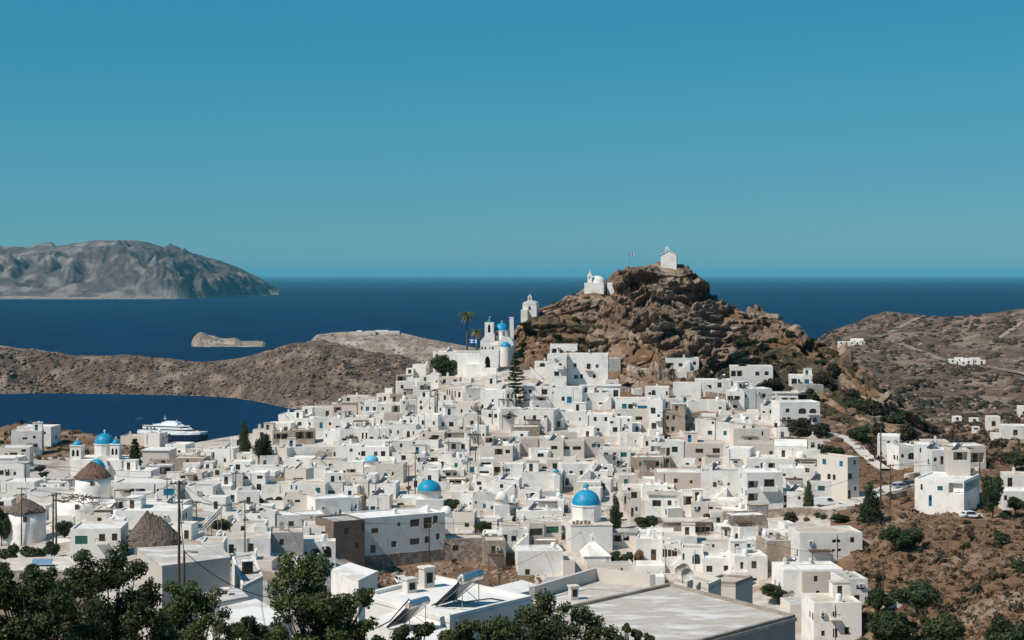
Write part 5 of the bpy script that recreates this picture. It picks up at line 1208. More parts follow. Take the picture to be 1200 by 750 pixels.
slab_house('house', [(575, 690), (612, 681), (640, 690), (600, 698)], 110, 2.4, 'white', 'roof_white', 'small low white roof behind the solar heater roof')
slab_house('house', [(790, 679), (808, 673), (845, 684), (830, 691)], 115, 2.4, 'cream', 'roof_slab', 'cream stepped roof with satellite dishes behind the wide concrete roof', .3, .2)
slab_house('house', [(438, 727), (476, 714.5), (530, 743), (488, 765)], 122.0, 3, 'white', 'roof_white', 'white stair-head roof just below the solar heater roof')
slab_house('house', [(-12, 668), (10, 655), (96, 652), (98, 670)], 104.5, 2.6, 'tan', 'roof_beige', 'low tan terrace roof with brown edges below the flaking windmill')
s_ = P(50, 662, 33.3 * F / (662 - HY)); b = MB(); b.grid([[(-1.2, -.5, .05), (-1.1, 0, .7), (-1.2, .5, .5)], [(1.2, -.5, .1), (1.2, 0, .75), (1.1, .5, .45)]], 0, True); b.grid([[(-1.2, -.5, .0), (-1.2, .5, .0)], [(1.2, -.5, .0), (1.2, .5, .0)]]); tag(b.build('tarpaulin', 'tarp', None, s_), 'blue tarpaulin spread on the low tan terrace roof', 'tarpaulin')
def box_on(px, py, z, w_, d_, h_, rz, mt, name, lab, cat, capm=None):
    p = P(px, py, (HC - z) * F / (py - HY)); r = empty(name, p, R(rz)); b = MB(); b.box(-w_ / 2, w_ / 2, -d_ / 2, d_ / 2, 0, h_); b.build('body', mt, r)
    b = MB(); b.box(-w_ / 2 - .06, w_ / 2 + .06, -d_ / 2 - .06, d_ / 2 + .06, h_ + .002, h_ + .09); b.build('cap', capm or mt, r); b = MB(); b.box(-w_ * .3, w_ * .3, -d_ / 2 - .012, -d_ / 2 - .002, h_ * .25, h_ * .8); b.build('opening', 'dark', r); tag(r, lab, cat)
box_on(672, 702, 118.32, .5, .45, .75, 20, 'cream', 'chimney_box', 'small cream chimney box on the walled roof terrace', 'chimney')
box_on(480, 694, 122.5, .55, .5, .62, 35, 'cream', 'chimney_box', 'short cream chimney with a dark side opening by the rooftop heaters', 'chimney')
box_on(500, 688, 122.5, .6, .55, .95, 35, 'cream', 'chimney_box', 'tallest cream chimney standing at the far rim of the heater roof', 'chimney')
box_on(263, 697, 110.5, .75, .7, .5, 10, 'white', 'chimney_box', 'small square chimney box on the low white roof', 'chimney')
box_on(290, 672, 109.1, .9, .9, 1.2, 20, 'dark', 'roof_hatch', 'dark roof hatch on the stepped white terrace', 'hatch', 'white')

def heater(name, loc, rz, sc=1.0, big=True):
    """rooftop solar water heater: horizontal tank over sloping collectors; tank along local x, panels face -y"""
    r = empty(name, loc, rz); n = 24 if big else 10
    b = MB(); prof = [(-.95, .01), (-.95, .2), (-.92, .27), (.92, .27), (.95, .2), (.95, .01)]
    b.grid([[(x * sc, (.35 + q * math.cos(6.2832 * i / n)) * sc, (1.62 + q * math.sin(6.2832 * i / n)) * sc) for i in range(n)] for x, q in prof], 0, True, True); tk = b.build('tank', 'tank_steel', r)
    if big:
        for x in (-.957, .957): c = MB(); c.lathe([(.2 * sc, 0), (.16 * sc, .004), (.01, .004)], 16); o = c.build('end_cap', 'frame', tk, (x * sc, .35 * sc, 1.62 * sc)); o.rotation_euler = (0, R(90) * (1 if x > 0 else -1), 0)
    for x0, x1 in ((-.93, -.03), (.03, .93)):
        b = MB(); A = [(x0, -1.35, .12), (x1, -1.35, .12), (x1, .12, 1.42), (x0, .12, 1.42)]; nv = Vector((0, -1.3, 1.47)).normalized() * .09
        T_ = [Vector(p) * sc for p in A]; Bt = [p - nv * sc for p in T_]; b.face(T_, 0)
        for j in range(4): b.face([T_[j], T_[(j + 1) % 4], Bt[(j + 1) % 4], Bt[j]], 1)
        b.face(Bt[::-1], 1); b.build('collector', ['collector', 'car_dark'], r)
    b = MB()
    for x in (-.8, .8):
        b.tube([(x * sc, .35 * sc, 0), (x * sc, .35 * sc, 1.38 * sc)], .025 * sc, 5); b.tube([(x * sc, -1.3 * sc, 0), (x * sc, .35 * sc, 1.3 * sc)], .025 * sc, 5); b.tube([(x * sc, -1.3 * sc, .01), (x * sc, .35 * sc, .01)], .02 * sc, 5)
    b.tube([(-.8 * sc, .35 * sc, .2 * sc), (.8 * sc, .35 * sc, 1.2 * sc)], .02 * sc, 5); b.build('stand', 'metal', r)
    if big: b = MB(); b.tube([(.95 * sc, .35, 1.5), (1.2, .2, 1.1), (1.15, -.4, .5), (1.0, -1.2, .1)], .03, 6); b.build('hose', 'wire', r)
    return r
def roofpt(px, py, z): return P(px, py, (HC - z) * F / (py - HY))
o = heater('solar_heater', roofpt(545, 711, 122.5), R(238) , .88); tag(o, 'larger solar water heater with shiny blue-grey tank on the near white roof', 'solar heater')
o = heater('solar_heater', roofpt(484, 737, 122.15), R(236), .74); tag(o, 'lower solar water heater with dull tank beside the stair-head roof', 'solar heater')
# bundle of dishes on the cream stepped roof
def dish(loc, rz, d, name='satellite_dish'):
    r = empty(name, loc, rz); b = MB(); n = 14
    b.grid([[(d / 2 * f_ * math.cos(6.2832 * i / n), -.25 * d * f_ * f_ , .9 + d / 2 * f_ * math.sin(6.2832 * i / n)) for i in range(n)] for f_ in (.02, .4, .7, 1)], 0, True, True); b.build('reflector', 'frame', r)
    b = MB(); b.tube([(0, .12, 0), (0, .12, .95)], .035, 5); b.tube([(0, .1, .6), (0, -.45 * d, .75)], .02, 4); b.build('mount', 'metal', r); return r
for i, (px, py) in enumerate(((799, 684), (803, 681), (806, 687))): tag(dish(roofpt(px, py, 115.1), R(-35 + 12 * i), .95), 'grey satellite dish in a cluster behind the wide concrete roof', 'dish', 'dishes clustered on the cream roof')

# ------------------------------------------------------------------ poles and wires
def pole(px, pyb, pyt, Y=None, arm=1, rad=.13, lab=None, lamp=False, Y0=225.0):
    s = Spot(px, pyb, Y) if Y else onground(px, pyb, Y0); h = s.z(pyt); r = empty('utility_pole', s.loc, R(rnd.uniform(-25, 25)))
    b = MB(); b.tube([(0, 0, -1.5), (rnd.uniform(-.1, .1), 0, h)], rad, 8, 0, True, rad * .65); b.build('post', 'pole', r)
    for a_ in range(arm): b = MB(); z = h - .35 - a_ * .9; b.box(-.85, .85, -.06, .06, z, z + .12); [b.lathe([(.05, z + .12), (.06, z + .22), (.03, z + .3), (.001, z + .31)], 6, 0, True, (x, 0)) for x in (-.75, -.3, .3, .75)]; b.build('crossarm', 'pole', r)
    if lamp: b = MB(); b.tube([(0, 0, h - .3), (.35, -.1, h), (.8, -.2, h - .02)], .035, 5); b.box(.7, 1.15, -.32, -.08, h - .1, h); b.build('lamp_arm', 'metal', r)
    tag(r, lab or 'dark wooden utility pole rising between the white houses', 'pole', None if lab else 'utility poles in the town'); return s.loc + Vector((0, 0, h))
tops = {}
for i, a_ in enumerate([(486.5, 580, 530), (479, 582, 545), (456, 537, 517), (512.6, 485, 455), (560, 513, 477), (551, 535, 501), (664.5, 454, 418), (640, 468, 450), (777, 525, 482), (925.5, 537, 499), (838, 520, 490), (1136, 552, 524),
    (1035, 700, 658), (800, 636, 614), (287, 651, 586), (230, 622, 587), (214, 615, 584), (25, 640, 571), (30, 582, 542), (196, 590, 560), (724, 623, 595), (557, 553, 523), (503, 658, 612), (440, 590, 565), (1043, 590, 544), (1148, 560, 536), (585, 700, 668), (276, 588, 553)]):
    tops[i] = pole(*a_, arm=(0 if i in (6, 13, 16, 20, 26) else 1))
tops['c0'] = pole(62, 648, 579, arm=1, rad=.2, lab='left of the two thick dark poles standing close together by the windmills')
tops['c1'] = pole(66, 650, 577, arm=1, rad=.2, lab='thick dark pole with crossarm closest to the squat windmill stump')
tops['d'] = pole(1032, 593, 500, arm=1, rad=.2, lab='tall utility pole by the road near the weathered corner house')
tops['a'] = pole(209.5, 770, 563, Y=150, arm=1, rad=.16, lab='tallest dark pole with crossarm standing behind the foreground trees')
tops['b'] = pole(215.5, 800, 645, Y=118, arm=0, rad=.12, lamp=True, lab='shorter brown pole carrying a street lamp beside the foreground trees')
def wire(p, q, sag, lab='thin black overhead wire strung between utility poles'):
    b = MB(); n = 14; pts = [p.lerp(q, i / n) - Vector((0, 0, sag * 4 * (i / n) * (1 - i / n) + .05)) for i in range(n + 1)]; b.tube(pts, .03, 4, 0, True); tag(b.build('overhead_wire', 'wire'), lab, 'wire', 'overhead wires')
for a_, c_, sg in (('a', 14, 1.5), ('a', 'c1', 2), ('c0', 17, 1), ('b', 'a', .6), (14, 22, 1.5), (0, 2, .8), (0, 20, 1.2), (22, 20, 1.5), (2, 3, 1), (4, 5, .6), (5, 0, .8), (8, 10, .8), (10, 9, 1), ('d', 11, 1), ('d', 9, 1.2), (15, 14, .8), (19, 15, .8)): wire(tops[a_], tops[c_], sg)
done = set()
for i in [k_ for k_ in tops if isinstance(k_, int)]:
    for j in sorted([k_ for k_ in tops if isinstance(k_, int) and k_ != i], key=lambda q: (tops[q] - tops[i]).length)[:2]:
        if (min(i, j), max(i, j)) not in done and (tops[j] - tops[i]).length < 70: done.add((min(i, j), max(i, j))); wire(tops[i] + Vector((.5, 0, -.1)), tops[j] + Vector((.5, 0, -.1)), .7)
wire(tops['b'], P(330, 700, 128), .8, 'slack cable running from the lamp pole to the white terrace')

# ------------------------------------------------------------------ vehicles
def car(px, py, rz, L_, W_, H_, body, lab, van=False, Y0=225.0):
    s = onground(px, py, Y0); r = empty('van' if van else 'parked_car', s.loc, R(rz)); b = MB(); hw = W_ / 2
    if van: side = [(-.5, .35), (.5, .35), (.5, .5), (.47, .62), (.36, .66), (.24, 1.0), (-.47, 1.0), (-.5, .9)]
    else: side = [(-.5, .3), (.5, .3), (.5, .5), (.46, .6), (.24, .65), (.1, 1.0), (-.3, 1.0), (-.44, .66), (-.5, .6)]
    pr = [(x * L_, z * H_ - .12 * H_) for x, z in side]
    ins = lambda z: .86 if z > .62 * H_ - .12 * H_ else 1.0
    b.grid([[(x, -hw * ins(z), z) for x, z in pr], [(x, hw * ins(z), z) for x, z in pr]], 0, False, True); b.face([(x, -hw * ins(z), z) for x, z in pr]); b.face([(x, hw * ins(z), z) for x, z in pr][::-1]); b.build('body', body, r)
    z0, z1 = .58 * H_, .84 * H_
    for sy in (-1, 1):
        b = MB(); xs = (.1, .24) if van else (-.3, .1); y = sy * (hw * .86 + .012); x0, x1 = ((.04, .28) if van else (-.34, .17)); b.face([(x0 * L_, y + sy * .1 * hw, z0), (x1 * L_, y + sy * .1 * hw, z0), ((x1 - .1) * L_, y, z1), ((x0 + (.0 if van else .07)) * L_, y, z1)]); b.build('side_window', 'glass', r)
    b = MB(); xw = (.36, .24) if van else (.24, .1); b.face([(xw[0] * L_ + .02, -hw * .8, .57 * H_), (xw[0] * L_ + .02, hw * .8, .57 * H_), (xw[1] * L_ + .04, hw * .76, .85 * H_), (xw[1] * L_ + .04, -hw * .76, .85 * H_)]); b.build('windscreen', 'glass', r)
    if not van: b = MB(); b.face([(-.44 * L_ - .02, -hw * .8, .57 * H_), (-.44 * L_ - .02, hw * .8, .57 * H_), (-.3 * L_ - .03, hw * .76, .85 * H_), (-.3 * L_ - .03, -hw * .76, .85 * H_)]); b.build('rear_window', 'glass', r)
    for x in (-.31, .31):
        for sy in (-1, 1):
            b = MB(); b.lathe([(.01, -.1), (.33, -.1), (.33, .1), (.01, .1)], 14, 0); o = b.build('wheel', 'rubber', r, (x * L_, sy * hw * .9, .33)); o.rotation_euler = (R(90), 0, 0); c = MB(); c.lathe([(.19, -.112), (.01, -.112)], 10); c.lathe([(.19, .112), (.01, .112)], 10); c.build('rim', 'metal', o)
    for sy in (-1, 1): b = MB(); b.box(.495 * L_, .505 * L_, sy * hw * .7 - .15, sy * hw * .7 + .15, .38 * H_, .46 * H_); b.build('headlight', 'frame', r)
    tag(r, lab, 'van' if van else 'car', 'vehicles parked in the town'); return r
car(967, 593.5, 8, 5.0, 1.95, 2.1, 'car_white', 'white delivery van parked below the stone-edged street', True)
car(953, 592, 10, 4.2, 1.75, 1.5, 'car_dark', 'dark car parked close behind the white delivery van')
car(1068, 570.5, 25, 4.3, 1.8, 1.6, 'car_dark', 'dark car parked by the road below the stepped white villas')
car(1056, 573, 25, 4.1, 1.75, 1.5, 'car_silver', 'silver car parked beside the dark one on the bend')
car(434, 683, -80, 3.9, 1.7, 1.8, 'car_green', 'small light green car parked below the brown house')
car(470.5, 684, -70, 3.9, 1.7, 1.5, 'car_white', 'white hatchback parked on the rubble ground below the blue-shaded block')
car(1138, 606.5, 10, 4.0, 1.7, 1.4, 'car_white', 'white car parked under the big corner house wall')
# slanted panel rack
s = onground(246, 624); k = s.k; r = empty('panel_rack', s.loc, R(-12))
for j in range(2):
    for i in range(4):
        b = MB(); x0 = s.x(234 + i * 7.2 + j * 2); z0 = s.z(620 - i * 7.2 + j * 4); x1 = s.x(240.6 + i * 7.2 + j * 2); z1 = s.z(613.4 - i * 7.2 + j * 4); y = -j * 1.6
        b.face([(x0, y, z0), (x0, y - .9, z0 - .75), (x1, y - .9, z1 - .75), (x1, y, z1)]); b.face([(x0, y + .04, z0 - .04), (x1, y + .04, z1 - .04), (x1, y - .86, z1 - .79), (x0, y - .86, z0 - .79)]); b.build('panel', 'collector', r)
    b = MB(); y = -j * 1.6
    b.tube([(s.x(232 + j * 2), y + .05, s.z(622 + j * 4)), (s.x(264 + j * 2), y + .05, s.z(590 + j * 4))], .11, 5); b.tube([(s.x(232 + j * 2), y - .95, s.z(622 + j * 4) - .78), (s.x(264 + j * 2), y - .95, s.z(590 + j * 4) - .78)], .11, 5)
    for q in (236, 248, 260): b.tube([(s.x(q), y, -1), (s.x(q), y, s.z(856 - q))], .07, 5)
    b.build('rail', 'frame', r)
tag(r, 'slanting rack of dark glass panels with pale rails beside the poles', 'panel rack'); LM.append(('slanting panel rack', s.loc))

def pipe_on(pts, z, rad, mt, lab):
    b = MB(); q = [roofpt(px, py, z) + Vector((0, 0, rad)) for px, py in pts]; b.tube(q, rad, 6); tag(b.build('roof_pipe', mt), lab, 'pipe')
pipe_on([(640, 702), (690, 690), (740, 694)], 118.32, .03, 'frame', 'pale pipe lying on the floor of the walled roof terrace')
pipe_on([(520, 700), (545, 706), (575, 702), (600, 706)], 122.52, .03, 'wire', 'black hose on the white heater roof')
# ------------------------------------------------------------------ ray casting on the land
from mathutils.bvhtree import BVHTree
_bv = {}
def bvh(name):
    if name not in _bv:
        me = bpy.data.objects[name].data; n = len(me.vertices); co = np.empty(n * 3, np.float32); me.vertices.foreach_get('co', co)
        _bv[name] = BVHTree.FromPolygons([Vector(c) for c in co.reshape(-1, 3)], [tuple(p.vertices) for p in me.polygons])
    return _bv[name]
CAM = Vector((0, 0, HC))
def cast(px, py, names):
    d = Vector(((px - CX) / F, 1, -(py - HY) / F)).normalized(); best = None
    for nm in names:
        l, n, i, t_ = bvh(nm).ray_cast(CAM, d)
        if l is not None and (best is None or t_ < best[2]): best = (l, n, t_)
    return best
def drop(x, y, names):
    best = None
    for nm in names:
        l, n, i, t_ = bvh(nm).ray_cast(Vector((x, y, 600)), Vector((0, 0, -1)))
        if l is not None and (best is None or l.z > best.z): best = l
    return best
LANDS = ['town_slope', 'rocky_hill', 'valley_hills']

# ------------------------------------------------------------------ foliage
def leaf_quads(n, blobs, size, seed, flat=.7, shell=.5, asp=1.7):
    rg = np.random.RandomState(seed); bl = np.array(blobs, float); wgt = bl[:, 3] * bl[:, 4] * bl[:, 5]; wgt = np.abs(wgt) ** .8; i = rg.choice(len(bl), n, p=wgt / wgt.sum())
    d = rg.normal(size=(n, 3)); d /= np.linalg.norm(d, axis=1)[:, None]; rr = shell + (1.08 - shell) * rg.rand(n) ** .7
    c = bl[i, :3] + d * rr[:, None] * bl[i, 3:6]
    nn = d + flat * rg.normal(size=(n, 3)); nn /= np.linalg.norm(nn, axis=1)[:, None]
    t_ = np.cross(nn, rg.normal(size=(n, 3))); t_ /= np.linalg.norm(t_, axis=1)[:, None]; bt = np.cross(nn, t_)
    s_ = size * (.55 + .8 * rg.rand(n))[:, None]
    V = np.stack([c - t_ * s_ * asp * .5, c + bt * s_ * .45, c + t_ * s_ * asp * .5, c - bt * s_ * .45], 1).reshape(-1, 3)
    return V, np.arange(n * 4).reshape(-1, 4)
def rblobs(seed, n, rx, rz, br, zc=0.0, lean=0.0):
    rg = random.Random(seed); out = []
    for i in range(n):
        while True:
            x, y, z = rg.uniform(-1, 1), rg.uniform(-1, 1), rg.uniform(-1, 1)
            if x * x + y * y + z * z < 1: break
        q = br * rg.uniform(.6, 1.15); out.append((x * rx * .8 + lean * z, y * rx * .8, zc + z * rz * .8, q, q, q * .85))
    return out
PROTO = {}
def crown_mesh(kind, mt, v):
    key = (kind, mt, v)
    if key in PROTO: return PROTO[key]
    sd_ = hash(kind) % 1 + v * 13 + len(mt)
    if kind == 'round': V, Fq = leaf_quads(5200, rblobs(sd_ + 1, 20, .9, .9, .42), .10, sd_, shell=.4)
    elif kind == 'tall': V, Fq = leaf_quads(3200, [(rnd.uniform(-.15, .15), rnd.uniform(-.15, .15), -1 + 2 * i / 13, .75 * (1 - (i / 14) ** 1.8) + .1, .75 * (1 - (i / 14) ** 1.8) + .1, .28) for i in range(14)], .10, sd_)
    else: V, Fq = leaf_quads(1700, rblobs(sd_ + 3, 11, .85, .6, .48), .15, sd_, shell=.4)
    PROTO[key] = np_mesh('crown', V, Fq, [mt]); return PROTO[key]
def trunk_mesh(h, r0, hr):
    b = MB(); pts = [(0, 0, -.6)] + [(hr.uniform(-.12, .12) * h * .3, hr.uniform(-.12, .12) * h * .3, h * f_) for f_ in (.35, .7, 1.0)]
    b.tube(pts, r0, 7, 0, True, r0 * .45)
    for i in range(5):
        a_ = i * 1.3 + hr.random(); f_ = hr.uniform(.45, .9); z = h * f_; b.tube([(0, 0, z), (math.cos(a_) * h * .22, math.sin(a_) * h * .22, z + h * .2), (math.cos(a_) * h * .42, math.sin(a_) * h * .42, z + h * .45)], r0 * .4, 5, 0, True, r0 * .12)
    return b
def tree(px, yt, yb, w_, kind='round', mt='leaf_dark', lab=None, group=None, name=None, Y=None, tf=.3, Y0=225.0):
    s = Spot(px, yb, Y) if Y else onground(px, yb, Y0); hr = random.Random(int(px * 7 + yb)); h = s.z(yt); rad = w_ * s.k / 2
    nm = name or {'round': 'leafy_tree', 'tall': 'cypress_tree', 'shrub': 'shrub'}[kind]; r = empty(nm, s.loc, hr.uniform(0, 6.28))
    if kind == 'shrub':
        link('foliage', crown_mesh('shrub', mt, hr.randrange(3)), r, (0, 0, h * .42), hr.uniform(0, 6), (rad, rad * hr.uniform(.8, 1.1), h * .62)); b = MB()
        for i in range(4): b.tube([(0, 0, -.3), (hr.uniform(-.4, .4) * rad, hr.uniform(-.4, .4) * rad, h * .5)], .05, 4)
        b.build('stem', 'bark', r)
    else:
        z0 = h * (tf if kind == 'round' else .06); hc = (h - z0) / 2
        link('crown', crown_mesh(kind, mt, hr.randrange(3)), r, (0, 0, z0 + hc), hr.uniform(0, 6), (rad, rad, hc * 1.02)); trunk_mesh(z0 + hc, max(.08, rad * .09), hr).build('trunk', 'bark', r)
    tag(r, lab, 'shrub' if kind == 'shrub' else 'tree', group); return s
s = tree(286.5, 495.5, 534, 18, 'tall', 'leaf_dark', 'tall dark cypress standing against the harbour water'); LM.append(('tall dark cypress', s.loc))
tree(309, 508, 547, 27, 'round', 'leaf_dark', 'dark bushy tree growing close beside the tall cypress', tf=.1)
tree(520, 415.5, 443, 34, 'round', 'leaf_dark', 'broad dark green tree beside the terrace wall of the hill church', tf=.1)
s = tree(757, 600, 625, 30, 'round', 'leaf_dark', 'round dark green tree in the middle of the houses', tf=.08); LM.append(('round dark tree', s.loc))
tree(721, 580, 622, 17, 'tall', 'leaf_dark', 'narrow dark tree right behind the largest blue dome')
tree(947.5, 565, 597, 15, 'tall', 'leaf_mid', 'upright green tree beside the white delivery van')
tree(508.5, 510, 523, 11, 'round', 'leaf_dark', 'small round street tree between white walls', tf=.2)
tree(530, 581, 599, 20, 'round', 'leaf_dark', 'dark bush filling the gap beside the egg-shaped white dome', tf=.05)
tree(565, 608, 625, 22, 'round', 'leaf_dark', 'dark round tree behind the low ruins', tf=.05)
tree(259, 607, 624, 25, 'round', 'leaf_mid', 'round green bush under the slanting panel rack', tf=.05)
for i, (x, y) in enumerate(((293, 592), (304, 592), (316, 591), (327, 590))): tree(x, y - 9, y, 13, 'shrub', 'leaf_mid', 'clipped green bush of the hedge above the white terrace', 'hedge above the terrace')
for i, (x, y) in enumerate(((282, 612), (290, 605), (298, 600), (305, 606))): tree(x, y - 10, y, 12, 'shrub', 'dry', 'dry reddish shrub in the garden below the hedge', 'dry garden shrubs')
for x, yt, yb, w_, kd, m_, lab in ((1020, 568, 612, 30, 'tall', 'leaf_dark', 'dark cone-shaped bush below the weathered corner house'), (1060, 611, 648, 46, 'round', 'leaf_dark', 'largest single dark bush on the slope of dry grass'), (1163, 545, 606, 26, 'round', 'leaf_dark', 'dark tree leaning on the big corner house'),
    (1190, 528, 549, 28, 'round', 'leaf_dark', 'dark tree mass behind the roofs by the valley'), (1190, 580, 600, 26, 'round', 'leaf_dark', 'dark tree below the outermost white house'), (1173, 618, 635, 22, 'shrub', 'leaf_dark', 'wide dark shrub on the far dry slope'),
    (1195, 655, 672, 22, 'shrub', 'leaf_dark', 'low dark shrub near the field edge'), (1075, 678, 716, 66, 'round', 'leaf_dark', 'spreading dark tree beside the low white garden wall'), (1030, 684, 720, 34, 'round', 'leaf_dark', 'dark tree behind the flaking three-storey house'),
    (1045, 708, 760, 66, 'round', 'leaf_dark', 'big dark tree below the low white garden wall'), (1105, 712, 765, 50, 'round', 'leaf_mid', 'green tree at the foot of the dry slope'), (1180, 720, 770, 60, 'round', 'leaf_dark', 'broad dark tree at the lowest corner of the field'),
    (1145, 680, 694, 12, 'shrub', 'leaf_dark', 'one of two small dark field shrubs, the rounder one'), (1133, 684, 695, 10, 'shrub', 'leaf_dark', 'one of two small dark field shrubs, the smaller one'), (912, 680, 703, 42, 'round', 'leaf_dark', 'dark bushes in the gap beside the stepped cream roof'),
    (720, 642, 660, 16, 'shrub', 'leaf_dark', 'dark garden bush beside the pyramid-roofed chapel'), (735, 641, 660, 20, 'shrub', 'leaf_dark', 'larger dark garden bush beside the pyramid-roofed chapel'), (748, 642, 659, 14, 'shrub', 'dry', 'rusty dry bush at the garden corner by the chapel'),
    (1000, 452, 489, 0, '', '', ''), (968, 596, 607, 30, 'shrub', 'leaf_dark', 'low dark bushes along the street edge under the van'), (985, 600, 612, 24, 'shrub', 'leaf_dark', 'dark bush hanging over the stone bank'), (925, 598, 612, 26, 'shrub', 'scrub', 'brownish scrub on the stone bank below the street'), (830, 600, 614, 20, 'shrub', 'scrub', 'brownish scrub patch under a white wall'),
    (893, 447, 460, 26, 'shrub', 'leaf_dark', 'dark shrub wedged between the arched house and the slope'), (660, 478, 492, 18, 'round', 'leaf_dark', 'small dark tree before the veranda of a white house'), (12, 634, 657, 30, 'shrub', 'leaf_dark', 'dark hedge clump under the flaking windmill'), (38, 634, 657, 34, 'shrub', 'leaf_dark', 'second dark hedge clump under the flaking windmill'), (60, 632, 654, 20, 'round', 'leaf_dark', 'dark slim tree beside the thick poles'), (76, 606, 632, 22, 'round', 'leaf_dark', 'dark tree below the squat windmill stump'), (50, 562, 573, 18, 'shrub', 'leaf_dark', 'dark shrub on a white yard behind the windmills'), (2, 590, 640, 26, 'round', 'leaf_dark', 'dark tree at the yard left of the flaking windmill')):
    if kd: tree(x, yt, yb, w_, kd, m_, lab, tf=.08)
# big shadowy shrub mass on the spur of the rocky hill
for i, (x, y, w_) in enumerate(((996, 470, 22), (1008, 478, 26), (1022, 484, 26), (1032, 489, 18), (948, 470, 20), (962, 452, 24), (975, 440, 22), (1048, 497, 18), (1062, 512, 20), (905, 458, 22), (884, 470, 20), (935, 528, 22), (952, 531, 26), (972, 533, 26), (938, 505, 26), (960, 508, 20), (985, 548, 20), (1030, 507, 14), (920, 527, 20), (1005, 513, 22))):
    tree(x, y - 17, y + 3, w_ * 1.4, 'shrub', ('scrub', 'leaf_dark', 'scrub')[i % 3], 'dense dark shrub on the rocky spur above the street', 'dark shrubs of the rocky spur')
hr = random.Random(3)
for i in range(46):
    x, y = hr.uniform(1010, 1200), hr.uniform(600, 748)
    if 1060 < x < 1170 and y < 612: continue
    sz = hr.uniform(6, 15); tree(x, y - sz * .62, y, sz, 'shrub', hr.choice(('leaf_dark', 'scrub', 'leaf_dark', 'leaf_olive')), 'small wild shrub on the dry grassy slope', 'wild shrubs of the dry slope')
for i in range(110):
    x, y = hr.choice(((hr.uniform(610, 980), hr.uniform(370, 460)), (hr.uniform(860, 1080), hr.uniform(390, 525)), (hr.uniform(860, 1080), hr.uniform(390, 525))))
    h_ = cast(x, y, ['rocky_hill'])
    if not h_: continue
    sz = hr.uniform(6, 14); tree(x, y - sz * .5, y, sz, 'shrub', hr.choice(('leaf_dark', 'leaf_dark', 'scrub')), 'wild shrub growing between the rocks of the hill', 'wild shrubs between the rocks', Y=h_[0].y)
for i in range(16):
    x, y = hr.uniform(40, 150), hr.uniform(500, 560)
    sz = hr.uniform(9, 18); tree(x, y - sz * .5, y, sz, 'shrub', hr.choice(('leaf_dark', 'scrub', 'scrub', 'dry')), 'brownish scrub on the bank behind the domed church', 'scrub behind the domed church')
for i in range(60):     # greenery between the houses
    x, y = hr.uniform(290, 990), hr.uniform(485, 660); y = max(y, 530) if x < 460 else y; sz = hr.uniform(5, 11); tree(x, y - sz * .8, y, sz, 'shrub', hr.choice(('leaf_dark', 'leaf_dark', 'leaf_mid', 'dry')), 'potted or garden bush squeezed between white house walls', 'small bushes between the houses')

# Norfolk pines: whorls of level branches
def norfolk(px, yt, yb, w_, lab):
    s = onground(px, yb); k = s.k; h = s.z(yt); r = empty('norfolk_pine', s.loc); b = MB(); b.tube([(0, 0, -.5), (0, 0, h)], .2, 7, 0, True, .03); b.build('trunk', 'bark', r)
    bl = []; V, Q = [], []; rg = random.Random(int(px)); b = MB(); n = 15; vv = []
    for i in range(n):
        z = h * (.12 + .84 * (i + rg.uniform(-.3, .3)) / (n - 1)); L_ = (w_ * k / 2) * (1 - (i / n) ** 1.4 * .9) * rg.uniform(.8, 1.05)
        for j in range(6):
            a_ = j * 1.047 + i * .5 + rg.uniform(-.2, .2); lj = L_ * rg.uniform(.75, 1.1); e = Vector((math.cos(a_) * lj, math.sin(a_) * lj, z + rg.uniform(-.05, .3) * lj)); b.tube([(0, 0, z), e], .035, 4, 0, False)
            for q in range(9): f_ = .25 + .75 * q / 8; vv.append((e.x * f_, e.y * f_, z + (e.z - z) * f_ + .06, .27, .27, .24))
    Vq, Fq = leaf_quads(9000, vv, .2, int(px), asp=2.0); link('crown', np_mesh('crown', Vq, Fq, ['leaf_dark']), r); b.build('branches', 'bark', r); tag(r, lab, 'tree'); return s
s = norfolk(604.5, 413, 478, 30, 'tiered pine with level whorls of branches below the hill church'); LM.append(('tiered pine', s.loc))
norfolk(158, 514, 557, 21, 'tiered pine with level branches beside the three-domed church')
# palms
def palm(px, yt, yb, w_, lab, Y, brown):
    s = Spot(px, yb, Y); k = s.k; h = s.z(yt + 4); r = empty('palm_tree', s.loc); b = MB(); b.tube([(0, 0, -2), (.1, 0, h * .5), (.05, 0, h)], .3, 8, 0, True, .22); b.build('trunk', 'bark', r); rg = random.Random(int(px)); b = MB(); R_ = w_ * k / 2
    for i in range(34):
        a_ = i * 2.4; up = rg.uniform(-.9, 1.0); rows = []; L_ = R_ * rg.uniform(.85, 1.15); prev = Vector((.05, 0, h)); dz = up
        for j in range(6):
            wd = .34 * (1 - abs(j - 2.2) / 4); side = Vector((-math.sin(a_), math.cos(a_), 0)) * wd; rows.append([prev - side - Vector((0, 0, wd * .5)), prev, prev + side - Vector((0, 0, wd * .5))]); prev = prev + Vector((math.cos(a_), math.sin(a_), dz)).normalized() * L_ / 5; dz -= .42
        b.grid(rows, 1 if (up < brown) else 0, False)
    b.build('fronds', ['leaf_mid', 'dry'], r); tag(r, lab, 'palm tree', 'palms by the hill church'); return s
s = palm(547, 364.5, 414, 25, 'taller palm tree with a slim bare trunk by the hill church', 512, -.2); LM.append(('taller palm', s.loc))
palm(558.5, 384, 414, 19, 'shorter shaggy brown palm tree next to the taller palm', 508, .3)

